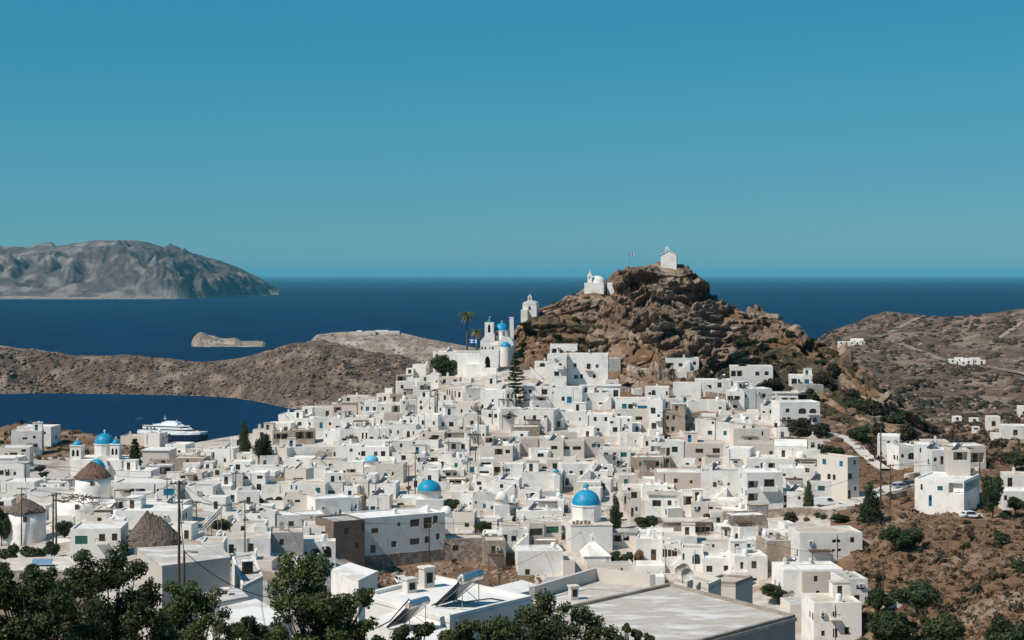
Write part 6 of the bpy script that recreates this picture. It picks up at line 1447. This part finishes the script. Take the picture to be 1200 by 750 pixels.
# ------------------------------------------------------------------ foreground trees
def near_tree(name, Y, blobs_px, mt, lab, n, size, base_py=None, shell=.35, group=None):
    """blobs given as (px, py, radius px)"""
    cx = sum(q[0] for q in blobs_px) / len(blobs_px); gzz = gz((cx - CX) / F * Y, Y); root = Vector(((cx - CX) / F * Y, Y, gzz)); r = empty(name, root); k = Y / F; hr = random.Random(int(cx)); bl = []
    for px, py, q in blobs_px:
        for j in range(5):
            c = P(px + hr.uniform(-.55, .55) * q, py + hr.uniform(-.55, .55) * q, Y) - root; c.y += hr.uniform(-.8, .8) * q * k; rr = q * k * hr.uniform(.35, .62); bl.append((c.x, c.y, c.z, rr, rr, rr * .85))
    V, Fq = leaf_quads(n, bl, size, int(cx + Y), .8, shell); o = link('crown', np_mesh('crown', V, Fq, [mt, 'leaf_mid', 'leaf_olive'], False, np.random.RandomState(int(cx)).choice(3, len(Fq), p=[.66, .24, .10])), r); b = MB(); zt = max(q[2] for q in bl) ; b.tube([(0, 0, -1), (.15, 0, zt * .35), (0, .1, zt * .75)], .16, 8, 0, True, .06)
    for c in bl[::2]: b.tube([(0, 0, zt * .35), (c[0] * .5, c[1] * .5, zt * .35 + (c[2] - zt * .35) * .6), (c[0], c[1], c[2])], .06, 5, 0, True, .015)
    b.build('trunk', 'bark', r); tag(r, lab, 'tree' if 'tree' in name else 'bush', group)
near_tree('leafy_tree', 66, [(335, 668, 26), (372, 672, 28), (345, 700, 30), (385, 705, 30), (412, 712, 26), (330, 695, 22), (365, 738, 34), (405, 745, 28), (425, 700, 14), (345, 765, 34), (395, 780, 34), (330, 735, 18), (430, 730, 16)], 'leaf_mid', 'leafy green tree with sunlit top standing clear before the white houses', 22000, .09, shell=.25)
near_tree('leafy_tree', 62, [(105, 662, 22), (135, 655, 20), (150, 666, 22), (118, 690, 30), (160, 695, 28), (90, 682, 24), (178, 690, 16), (130, 725, 36), (170, 735, 30), (110, 760, 36), (150, 765, 36), (185, 760, 28), (80, 730, 30), (85, 775, 34)], 'leaf_dark', 'tallest dark tree of the thicket below the thatched hut', 26000, .085, shell=.2)
near_tree('leafy_tree', 57, [(15, 690, 28), (45, 684, 24), (70, 700, 24), (20, 725, 34), (60, 732, 32), (95, 745, 28), (40, 765, 40), (-25, 700, 36), (-30, 745, 40), (0, 770, 36), (75, 770, 34), (110, 780, 30)], 'leaf_dark', 'dark spreading tree at the edge of the thicket', 26000, .085, shell=.2)
near_tree('leafy_tree', 70, [(5, 672, 16), (30, 668, 16), (60, 675, 15), (85, 672, 12), (-20, 672, 20), (40, 690, 20), (100, 690, 22), (15, 700, 24), (70, 705, 24)], 'leaf_olive', 'dull olive treetop behind the thicket', 12000, .09, shell=.2)
near_tree('leafy_tree', 74, [(203, 686, 15), (222, 694, 18), (243, 706, 18), (215, 705, 24), (238, 715, 22), (255, 728, 18), (195, 720, 26), (230, 742, 32), (268, 748, 22), (190, 755, 30), (250, 765, 30), (215, 770, 34)], 'leaf_mid', 'yellowish green tree around the foot of the lamp pole', 20000, .085, shell=.2)
near_tree('bush', 78, [(290, 728, 14), (310, 735, 16), (275, 742, 16), (325, 748, 16), (300, 755, 20)], 'leaf_dark', 'small dark bush before the broad white roof', 4500, .09)
near_tree('bush', 52, [(620, 722, 24), (650, 718, 24), (595, 735, 24), (680, 732, 24), (640, 748, 34), (705, 742, 20), (575, 748, 20), (725, 750, 16), (690, 765, 30), (600, 765, 30)], 'leaf_dark', 'wide dark green bush before the wide concrete roof', 22000, .06, shell=.2)
near_tree('bush', 50, [(540, 742, 16), (565, 738, 16), (520, 748, 18), (590, 750, 16), (550, 760, 24)], 'leaf_mid', 'yellowish bush under the white heater roof', 6000, .07)
near_tree('bush', 49, [(470, 748, 14), (495, 744, 14), (445, 752, 12), (480, 762, 20)], 'leaf_dark', 'low dark bush below the smaller solar heater', 5000, .07)
near_tree('bush', 55, [(745, 745, 9), (760, 748, 8), (735, 735, 7)], 'leaf_olive', 'thin twiggy bush tip before the concrete roof', 1500, .06)

# ------------------------------------------------------------------ scrub and stones: uncountable
def scatter(name, lands, n, region, size, mt, seed, label, leaf=False, keep=None, pxs=None):
    hr = random.Random(seed); rg = np.random.RandomState(seed); Vs, Fs, o = [], [], 0
    import bmesh
    bm = bmesh.new(); bmesh.ops.create_icosphere(bm, subdivisions=1, radius=1); tv = np.array([v.co[:] for v in bm.verts]); tf_ = np.array([[v.index for v in f.verts] for f in bm.faces]); bm.free()
    for i in range(n):
        x, y = hr.uniform(region[0], region[2]), hr.uniform(region[1], region[3])
        if keep is not None and not keep(x, y, hr): continue
        h_ = cast(x, y, lands)
        if not h_: continue
        s_ = hr.uniform(*size) * (1.6 if hr.random() < .12 else 1)
        if leaf:
            V, Fq = leaf_quads(34, [(0, 0, .35, 1, 1, .6)], .42, hr.randrange(10 ** 6)); V = V * s_
        else: V = tv * (1 + .35 * (rg.rand(len(tv), 1) - .5)) * np.array([s_, s_, s_ * .6]); Fq = tf_
        Vs.append(V + np.array(h_[0])); Fs.append(Fq + o); o += len(V)
    if not Vs: return
    tag(link(name, np_mesh(name, np.concatenate(Vs), np.concatenate(Fs), [mt])), label, kind='stuff')
clus = lambda x, y, h: float(fbm(np.array([x * .05]), np.array([y * .12]), 3, 8)[0]) + .25 * h.uniform(-1, 1) > .02
scatter('headland_scrub', ['headland'], 5200, (-60, 405, 500, 480), (.5, 1.9), 'scrub', 1, 'low dark scrub dotting the brown headland beyond the harbour', keep=clus)
scatter('headland_rocks', ['headland', 'pale_headland'], 2200, (-60, 388, 540, 482), (.6, 2.2), 'rock', 11, 'pale rock outcrops strewn over the headland')
scatter('valley_scrub', ['valley_hills'], 4600, (940, 360, 1260, 520), (.6, 2.4), 'scrub', 2, 'low dark scrub and hedges dotting the terraced valley', keep=clus)
scatter('valley_rocks', ['valley_hills', 'town_slope'], 1300, (960, 365, 1260, 530), (.5, 1.6), 'rock', 12, 'pale stones strewn over the valley fields')
scatter('saddle_scrub', ['town_slope'], 900, (1010, 470, 1250, 545), (.4, 1.3), 'scrub', 13, 'brown scrub covering the saddle behind the villas', True)
scatter('slope_scrub', ['town_slope'], 520, (1000, 560, 1240, 770), (.25, .8), 'scrub', 3, 'brown dry scrub tufts covering the slope', True)
scatter('slope_grass', ['town_slope'], 2200, (1000, 540, 1240, 770), (.2, .5), 'dry', 4, 'dry straw-coloured grass tufts covering the slope', True)
scatter('slope_stones', ['town_slope'], 1200, (1000, 520, 1240, 770), (.12, .45), 'rock', 5, 'scattered pale stones on the dry slope')
scatter('hill_scrub', ['rocky_hill'], 900, (590, 320, 1100, 530), (.3, .9), 'scrub', 6, 'dry brown scrub tufts growing in the rock cracks', True)
scatter('bank_stones', ['town_slope'], 500, (420, 660, 640, 700), (.15, .6), 'rock', 7, 'rubble of broken stones on the waste ground')
scatter('bank_scrub', ['town_slope'], 260, (0, 490, 170, 540), (.3, .9), 'scrub', 8, 'brown scrub tufts on the bank above the harbour', True)
# boulders of the rocky hill
import bmesh
BM = []
for v in range(9):
    hr = random.Random(100 + v); bm = bmesh.new(); ax = (1, hr.uniform(.55, .9), hr.uniform(.28, .55))
    for i in range(15): d = Vector((hr.gauss(0, 1), hr.gauss(0, 1), hr.gauss(0, 1))).normalized(); bm.verts.new((d.x * ax[0], d.y * ax[1], d.z * ax[2]))
    bmesh.ops.convex_hull(bm, input=bm.verts); me = bpy.data.meshes.new('boulder'); bm.to_mesh(me); bm.free(); me.materials.append(M['rock']); BM.append(me)
hr = random.Random(9); cnt = 0
for i in range(520):
    if cnt >= 230: break
    x = hr.uniform(600, 1060); y = hr.uniform(312, 520); h_ = cast(x, y, ['rocky_hill'])
    if not h_: continue
    s_ = hr.choice((.8, 1.0, 1.3, 1.7, 2.2, 2.8)) * hr.uniform(.8, 1.2); o = link('boulder', hr.choice(BM), hill_o, h_[0] + Vector((0, .42 * s_, -.2 * s_))); o.scale = (s_, s_, s_); o.rotation_euler = (hr.uniform(-.35, .35), R(-22) + hr.uniform(-.3, .3), hr.uniform(-.5, .5) + hr.choice((0, math.pi))); cnt += 1

for x, y, s_, tilt in ((925, 388, 4.2, -30), (934, 394, 3.6, -55), (985, 413, 4, -55), (992, 421, 3.6, -60), (1010, 440, 3.4, -50), (1036, 466, 2.8, -40)):
    h_ = cast(x, y, ['rocky_hill'])
    if h_: o = link('boulder', hr.choice(BM), hill_o, h_[0] + Vector((0, .35 * s_, -.1 * s_))); o.scale = (s_, s_, s_); o.rotation_euler = (hr.uniform(-.2, .3), R(tilt), hr.uniform(-.4, .4))
# ------------------------------------------------------------------ paths and walls draped on the land
def ribbon(name, pts, width, lands, mt, lift=.4, tall=0.0):
    P3 = []
    for i in range(len(pts) - 1):
        (x0, y0), (x1, y1) = pts[i], pts[i + 1]; n = max(1, int(math.hypot(x1 - x0, y1 - y0) / 2.5))
        for j in range(n): h_ = cast(x0 + (x1 - x0) * j / n, y0 + (y1 - y0) * j / n, lands); P3.append(h_[0] if h_ else None)
    P3 = [p for p in P3 if p is not None]; b = MB(); rows = []
    if len(P3) < 2: return
    for i, p in enumerate(P3):
        d = P3[min(i + 1, len(P3) - 1)] - P3[max(i - 1, 0)]; d.z = 0; d.normalize() if d.length > 1e-6 else None; nrm = Vector((-d.y, d.x, 0)); row = []
        for f_ in (-.5, -.17, .17, .5): q = p + nrm * width * f_; g = drop(q.x, q.y, lands); row.append((q.x, q.y, (g.z if g else p.z)))
        mz = max(r_[2] for r_ in row) if tall == 0 else None
        if tall: rows.append([(row[0][0], row[0][1], row[0][2] - .5), (row[0][0], row[0][1], row[0][2] + tall), (row[3][0], row[3][1], row[3][2] + tall), (row[3][0], row[3][1], row[3][2] - .5)])
        else: zz = sum(r_[2] for r_ in row) / 4 * .5 + mz * .5 + lift; rows.append([(row[0][0], row[0][1], zz - .8)] + [(r_[0], r_[1], zz) for r_ in row] + [(row[3][0], row[3][1], zz - .8)])
    b.grid(rows, 0, False); o = b.build(name, mt); return o
for nm, pts, wd, ld, mt in (('hill_path', [(888, 496), (925, 501), (960, 508), (985, 512), (1000, 520), (1012, 532), (1026, 545), (1040, 552)], 2.6, ['town_slope', 'rocky_hill'], 'path'), ('street', [(955, 600), (990, 594), (1010, 588), (1030, 578), (1060, 570), (1085, 566), (1120, 560)], 5, ['town_slope'], 'path'),
    ('dirt_road', [(1052, 402), (1068, 408), (1085, 414), (1100, 420), (1110, 425)], 5, ['valley_hills'], 'shore'), ('dirt_road', [(1160, 430), (1180, 434), (1205, 440), (1240, 446)], 5, ['valley_hills'], 'shore'), ('dirt_road', [(1028, 396), (1045, 389), (1062, 380), (1078, 372), (1090, 368)], 5, ['valley_hills'], 'shore'), ('dirt_road', [(1160, 404), (1175, 394), (1190, 384), (1205, 374)], 4, ['valley_hills'], 'shore'), ('dirt_road', [(1022, 431), (1060, 431), (1105, 430)], 3, ['valley_hills'], 'shore'), ('dirt_road', [(1125, 388), (1145, 382), (1165, 376)], 3, ['valley_hills'], 'shore')):
    o = ribbon(nm, pts, wd, ld, mt)
    if o: tag(o, kind='structure')
for pts, lab, ld, tl, mt in (([(1027, 700), (1050, 703), (1066, 706), (1052, 712), (1028, 710)], 'low white garden wall folded round a corner among dark trees', ['town_slope'], .8, 'white'), ([(1045, 586), (1060, 582), (1075, 577)], 'low brown retaining wall along the road bend', ['town_slope'], 1.3, 'stone'), ([(900, 607), (930, 604), (960, 606), (985, 611)], 'stone retaining wall holding the street above the dry bank', ['town_slope'], 1.6, 'stone'), ([(735, 436), (760, 440), (800, 442), (820, 441)], 'dry stone terrace wall under the lone white house', ['town_slope', 'rocky_hill'], 1.6, 'stone'), ([(1060, 560), (1085, 556), (1110, 552), (1150, 552)], 'low pale road wall below the villas', ['town_slope'], .8, 'path'), ([(800, 462), (830, 465), (870, 470)], 'rough stone field wall at the foot of the rocks', ['town_slope', 'rocky_hill'], 1.4, 'stone'), ([(710, 452), (725, 458), (745, 461)], 'short stone field wall below the tall broad house', ['town_slope', 'rocky_hill'], 1.4, 'stone'), ([(1020, 495), (1040, 492), (1058, 497)], 'dry stone wall on the spur of the hill', ['town_slope', 'rocky_hill'], 1.2, 'stone')):
    o = ribbon('garden_wall' if 'white' in lab else 'stone_wall', pts, .45, ld, mt, tall=tl)
    if o: tag(o, lab, 'wall')

# ------------------------------------------------------------------ far houses
def far_house(px0, px1, yt, yb, land, lab, name='house', a=-6, n=2, c='w', grp='houses on the far slopes'):
    h_ = cast((px0 + px1) / 2, yb, [land, 'town_slope'] if land == 'valley_hills' else [land]); Y = h_[0].y if h_ else 900; k = Y / F; Wd = (px1 - px0) * k; Ht = (yb - yt) * k; hr = random.Random(int(px0 * 3)); wins = []
    for i in range(max(1, int(Wd / 3.5))): wins.append((hr.choice('nnd'), (-.5 + (i + .5) / max(1, int(Wd / 3.5))) * Wd, 1.5, 1.1, 1.4))
    r, info, kids = build_house(name, P((px0 + px1) / 2, yb, Y), R(a), Wd, min(9, Wd), Ht, c, 'w', wins, hr, found=5); tag(r, lab, 'house', grp)
for q in ((409, 428, 389, 391.5), (428, 440, 388, 391.5), (440, 455, 387, 391.2), (452, 468, 388, 391.8), (418, 424, 387.4, 390)): far_house(*q, 'pale_headland', 'low white building of the row on the pale headland', grp='buildings on the pale headland', a=2)
far_house(983, 1014, 400.5, 404.5, 'valley_hills', 'long low white farm wall on the far hillside'); far_house(998, 1012, 397, 403, 'valley_hills', 'small white farmhouse behind the long low wall')
for q in ((1112, 1121, 421, 426), (1120, 1129, 419, 425), (1131, 1140, 420, 427), (1138, 1149, 419.5, 426.5), (1146, 1155, 422, 427), (1124, 1134, 423, 428.5)): far_house(*q, 'valley_hills', 'small white house of the cluster beside the valley road', grp='cluster beside the valley road')
for q, lb in (((1117, 1127, 488, 495), 'small white house with dark trees in the valley'), ((1137, 1147, 490, 496), 'little flat white house in the valley among scrub'), ((1157, 1172, 488, 503), 'taller white house in the valley with stepped top'), ((1140, 1148, 500, 507), 'pale low house in the valley below the track'), ((1194, 1206, 476, 488), 'narrow white house at the upper valley road'), ((1163, 1178, 508, 514), 'low white shed beside the long valley building'), ((1176, 1204, 499, 514), 'long pale valley building with rows of small windows')): far_house(*q, 'valley_hills', lb)
# ------------------------------------------------------------------ roof clutter
hr = random.Random(21); ctr = {}
HM = {}
def clone_tree(o, parent=None):
    c = o.copy(); col.objects.link(c); c.parent = parent
    for ch in list(o.children): clone_tree(ch, c)
    return c
def small_tank():
    r = empty('water_tank', (0, 0, 0)); b = MB(); b.lathe([(.45, .25), (.48, .3), (.48, 1.1), (.4, 1.22), (.15, 1.3), (.001, 1.3)], 12); b.build('barrel', 'ship_white', r); b = MB(); b.box(-.45, .45, -.45, .45, 0, .25); b.build('plinth', 'white', r); return r
def antenna():
    r = empty('antenna', (0, 0, 0)); b = MB(); b.tube([(0, 0, 0), (0, 0, 2.6)], .025, 5); b.build('mast', 'metal', r); b = MB(); b.tube([(-.1, -.5, 2.5), (.1, .5, 2.5)], .015, 4)
    for i in range(6): y = -.5 + i * .2; b.tube([(-.35, y, 2.5), (.35, y, 2.5)], .012, 4)
    b.build('aerial', 'metal', r); return r
PROT = {'heater': lambda: heater('solar_heater', (0, 0, 0), 0, .85, False), 'tank': small_tank, 'antenna': antenna, 'dish': lambda: dish((0, 0, 0), 0, .85)}
LABS = {'heater': ('small solar water heater on a flat town roof', 'solar heater', 'solar heaters on town roofs'), 'tank': ('small round white water tank on a flat town roof', 'water tank', 'water tanks on town roofs'), 'antenna': ('thin television antenna standing on a flat town roof', 'antenna', 'antennas on town roofs'), 'dish': ('small satellite dish on a flat town roof', 'dish', 'dishes on town roofs')}
src = {}
def place(kind, loc, rz):
    if kind not in src: o = src[kind] = PROT[kind]()
    else: o = clone_tree(src[kind])
    o.location = loc; o.rotation_euler = (0, 0, rz); tag(o, *LABS[kind])
for root, info, Wd, D, Ht, c, r_, slab in HOUSES:
    if Wd < 3.2: continue
    rz = root.rotation_euler.z; base = root.location; used_ = []
    for kind, p, e in (('heater', .17, 1.2), ('tank', .15, .6), ('antenna', .34, .3), ('dish', .15, .4)):
        if hr.random() > p: continue
        for tr in range(6):
            x = hr.uniform(-Wd / 2 + e + .3, Wd / 2 - e - .3) if Wd > 2 * e + .8 else 0; y = hr.uniform(min(D * .4, e + .4), max(D * .5, D - e))
            if all(abs(x - q[0]) > q[2] + e or abs(y - q[1]) > q[2] + e for q in used_): break
        else: continue
        used_.append((x, y, e)); z = Ht + (.2 if slab else -.27)
        px = base.x + x * math.cos(rz) - y * math.sin(rz); py = base.y + x * math.sin(rz) + y * math.cos(rz)
        place(kind, (px, py, base.z + z), R(hr.uniform(-75, -50)) if kind in ('heater', 'dish') else hr.uniform(0, 3))

# ------------------------------------------------------------------ yards and annexes in the gaps between houses
occ = [(root.location.x - math.sin(root.rotation_euler.z) * D / 2, root.location.y + math.cos(root.rotation_euler.z) * D / 2, max(Wd, D) / 2) for root, info, Wd, D, Ht, c, r_, s_ in HOUSES]
TOWN = [(0, 556), (60, 566), (180, 545), (250, 528), (300, 515), (360, 492), (440, 462), (500, 432), (560, 430), (620, 438), (700, 452), (800, 470), (880, 486), (940, 520), (1000, 560), (990, 600), (900, 610), (980, 640), (990, 690), (880, 700), (760, 690), (640, 690), (520, 690), (420, 672), (250, 660), (160, 640), (60, 640), (0, 630)]
def inside(x, y):
    c = False
    for i in range(len(TOWN)):
        (x0, y0), (x1, y1) = TOWN[i], TOWN[i - 1]
        if (y0 > y) != (y1 > y) and x < (x1 - x0) * (y - y0) / (y1 - y0) + x0: c = not c
    return c
na = 0
for i in range(8000):
    if na >= 330: break
    x, y = hr.uniform(0, 1000), hr.uniform(430, 692)
    if not inside(x, y) or (405 < x < 625 and y > 655): continue
    Y = hit(x, y); p = P(x, y, Y); w_ = hr.uniform(2.0, 5.2); d_ = hr.uniform(2.0, 4.2); rad = max(w_, d_) / 2
    if any((p.x - ox) ** 2 + (p.y + d_ / 2 - oy) ** 2 < (rad + rr * .74) ** 2 for ox, oy, rr in occ): continue
    if any((p.x - l.x) ** 2 + (p.y - l.y) ** 2 < 64 for nme, l in LM): continue
    occ.append((p.x, p.y + d_ / 2, rad)); na += 1; a_ = R(hr.uniform(-18, 12)); cm = hr.choice('wwwwwwwct')
    if hr.random() < .5:
        h_ = hr.uniform(1.7, 2.9); wn = [(hr.choice('dnnDSs'), hr.uniform(-.25, .25) * w_, 1.0, .8, 1.5)] if h_ > 2 else []
        r, info, kids = build_house('annex', p, a_, w_, d_, h_, cm, hr.choice('wwbbg'), wn, hr, side=0, found=3); tag(r, 'small low flat-roofed annex squeezed between the houses', 'annex', 'annexes between the houses')
    else:
        h_ = hr.uniform(.7, 1.5); r = empty('walled_yard', p, a_); t_ = .3
        for x0, x1, y0, y1 in ((-w_ / 2, w_ / 2, 0, t_), (-w_ / 2, -w_ / 2 + t_, t_ + .002, d_), (w_ / 2 - t_, w_ / 2, t_ + .002, d_)):
            b = MB(); b.box(x0, x1, y0, y1, -2.5, h_ * hr.uniform(.85, 1.1)); b.build('yard_wall', CK[cm], r)
        b = MB(); b.box(-w_ / 2 + t_, w_ / 2 - t_, t_, d_, -2, .25); b.build('floor', hr.choice(('path', 'roof_beige', 'roof_white')), r); tag(r, 'low-walled paved yard between the houses', 'yard', 'walled yards between the houses')

# ------------------------------------------------------------------ house labels: look + the order outward from the nearest landmark
NUM = ['', 'one', 'two', 'three', 'four', 'five', 'six', 'seven', 'eight', 'nine', 'ten']
def ordn(n):
    b = ['', 'first', 'second', 'third', 'fourth', 'fifth', 'sixth', 'seventh', 'eighth', 'ninth', 'tenth', 'eleventh', 'twelfth', 'thirteenth', 'fourteenth', 'fifteenth', 'sixteenth', 'seventeenth', 'eighteenth', 'nineteenth', 'twentieth']
    if n <= 20: return b[n]
    t_ = {2: 'twenty', 3: 'thirty', 4: 'forty', 5: 'fifty', 6: 'sixty'}[n // 10]
    return t_ + '-' + b[n % 10] if n % 10 else {2: 'twentieth', 3: 'thirtieth', 4: 'fortieth', 5: 'fiftieth', 6: 'sixtieth'}[n // 10]
for q in HOUSES:                       # a few houses serve as landmarks themselves
    l = q[0].get('label', '')
    for key, nm in (('large blue-shaded', 'blue-shaded block'), ('big plain white block', 'plain block with brown windows'), ('three-storey white hillside', 'house with arched rows'), ('tall broad white house', 'broad house under the rocks'), ('blue panelled veranda', 'blue veranda house'), ('weathered cream two-storey', 'weathered corner house'), ('fan-shaped window', 'house with the fan window'), ('long low white house with teal', 'long house with teal panels'), ('bare tan rendered', 'bare tan block'), ('slab-roofed terrace', 'big corner house'), ('round tank on its', 'cube house with round tank'), ('lone', 'lone house')):
        if key in l: LM.append((nm, q[0].location))
near = {}
for q in HOUSES:
    p = q[0].location; j = min(range(len(LM)), key=lambda i: (LM[i][1].x - p.x) ** 2 + (LM[i][1].y - p.y) ** 2)
    nm = LM[j][0]
    if nm == 'windmill': nm = ['flaking windmill', 'tall red-capped windmill', 'squat windmill stump'][[i for i in range(len(LM)) if LM[i][0] == 'windmill'].index(j)]
    near.setdefault((j, nm), []).append(((LM[j][1].x - p.x) ** 2 + (LM[j][1].y - p.y) ** 2, q))
for (j, nm), lst in near.items():
    lst.sort(key=lambda t_: t_[0])
    for i, (d, (root, info, Wd, D, Ht, c, r_, slab)) in enumerate(lst):
        if root.get('label'): continue
        st = max(1, int(round(Ht / 3.1))); look = ('low' if st == 1 else 'two-storey' if st == 2 else 'tall') + ' ' + COLN[CK[c]] + ' house'
        f_ = info['sh'] and info['sh'] + ' shutters' or info['arch'] and 'arched window' or info['loggia'] and 'open loggia' or (info['n'] == 0 and 'blank walls') or (r_ == 'b' and 'beige roof') or (r_ == 'g' and 'grey roof') or 'dark windows'
        root['label'] = '%s with %s, %s from the %s' % (look, f_, ordn(i + 1), nm)

# the many small look-alikes: order outward from the nearest landmark of their own
def nearest(p):
    j = min(range(len(LM)), key=lambda i: (LM[i][1].x - p.x) ** 2 + (LM[i][1].y - p.y) ** 2); nm = LM[j][0]
    if nm == 'windmill': nm = ['flaking windmill', 'tall red-capped windmill', 'squat windmill stump'][[i for i in range(len(LM)) if LM[i][0] == 'windmill'].index(j)]
    return nm, (LM[j][1].x - p.x) ** 2 + (LM[j][1].y - p.y) ** 2
for grp, short in (('annexes between the houses', 'low flat-roofed annex between houses'), ('walled yards between the houses', 'low-walled paved yard between houses'), ('solar heaters on town roofs', 'small rooftop solar water heater'), ('water tanks on town roofs', 'small white rooftop water tank'), ('antennas on town roofs', 'thin rooftop television antenna'), ('dishes on town roofs', 'small rooftop satellite dish'), ('small bushes between the houses', 'small bush between white walls'), ('utility poles in the town', 'dark wooden utility pole')):
    bk = {}
    for o in col.objects:
        if o.get('group') == grp: nm, d = nearest(o.location); bk.setdefault(nm, []).append((d, o.name))
    for nm, l in bk.items():
        l.sort()
        for i, (d, on) in enumerate(l): bpy.data.objects[on]['label'] = '%s, %s from the %s' % (short, ordn(i + 1), nm)
HAZE = 1.75e-5
# ------------------------------------------------------------------ haze
hz = bpy.data.materials.new('haze'); hz.use_nodes = True; t = hz.node_tree
for n in list(t.nodes):
    if n.type == 'BSDF_PRINCIPLED': t.nodes.remove(n)
vo = t.nodes.new('ShaderNodeVolumePrincipled'); vo.inputs['Color'].default_value = (.21, .74, .93, 1); vo.inputs['Density'].default_value = HAZE; vo.inputs['Anisotropy'].default_value = 0.0
t.links.new(vo.outputs[0], t.nodes['Material Output'].inputs['Volume'])
M['haze'] = hz; b = MB(); b.box(-290000, 290000, -4000, 290000, -16, 560); tag(b.build('haze', 'haze'), 'thin pale sea haze filling the air over town and water', kind='stuff')
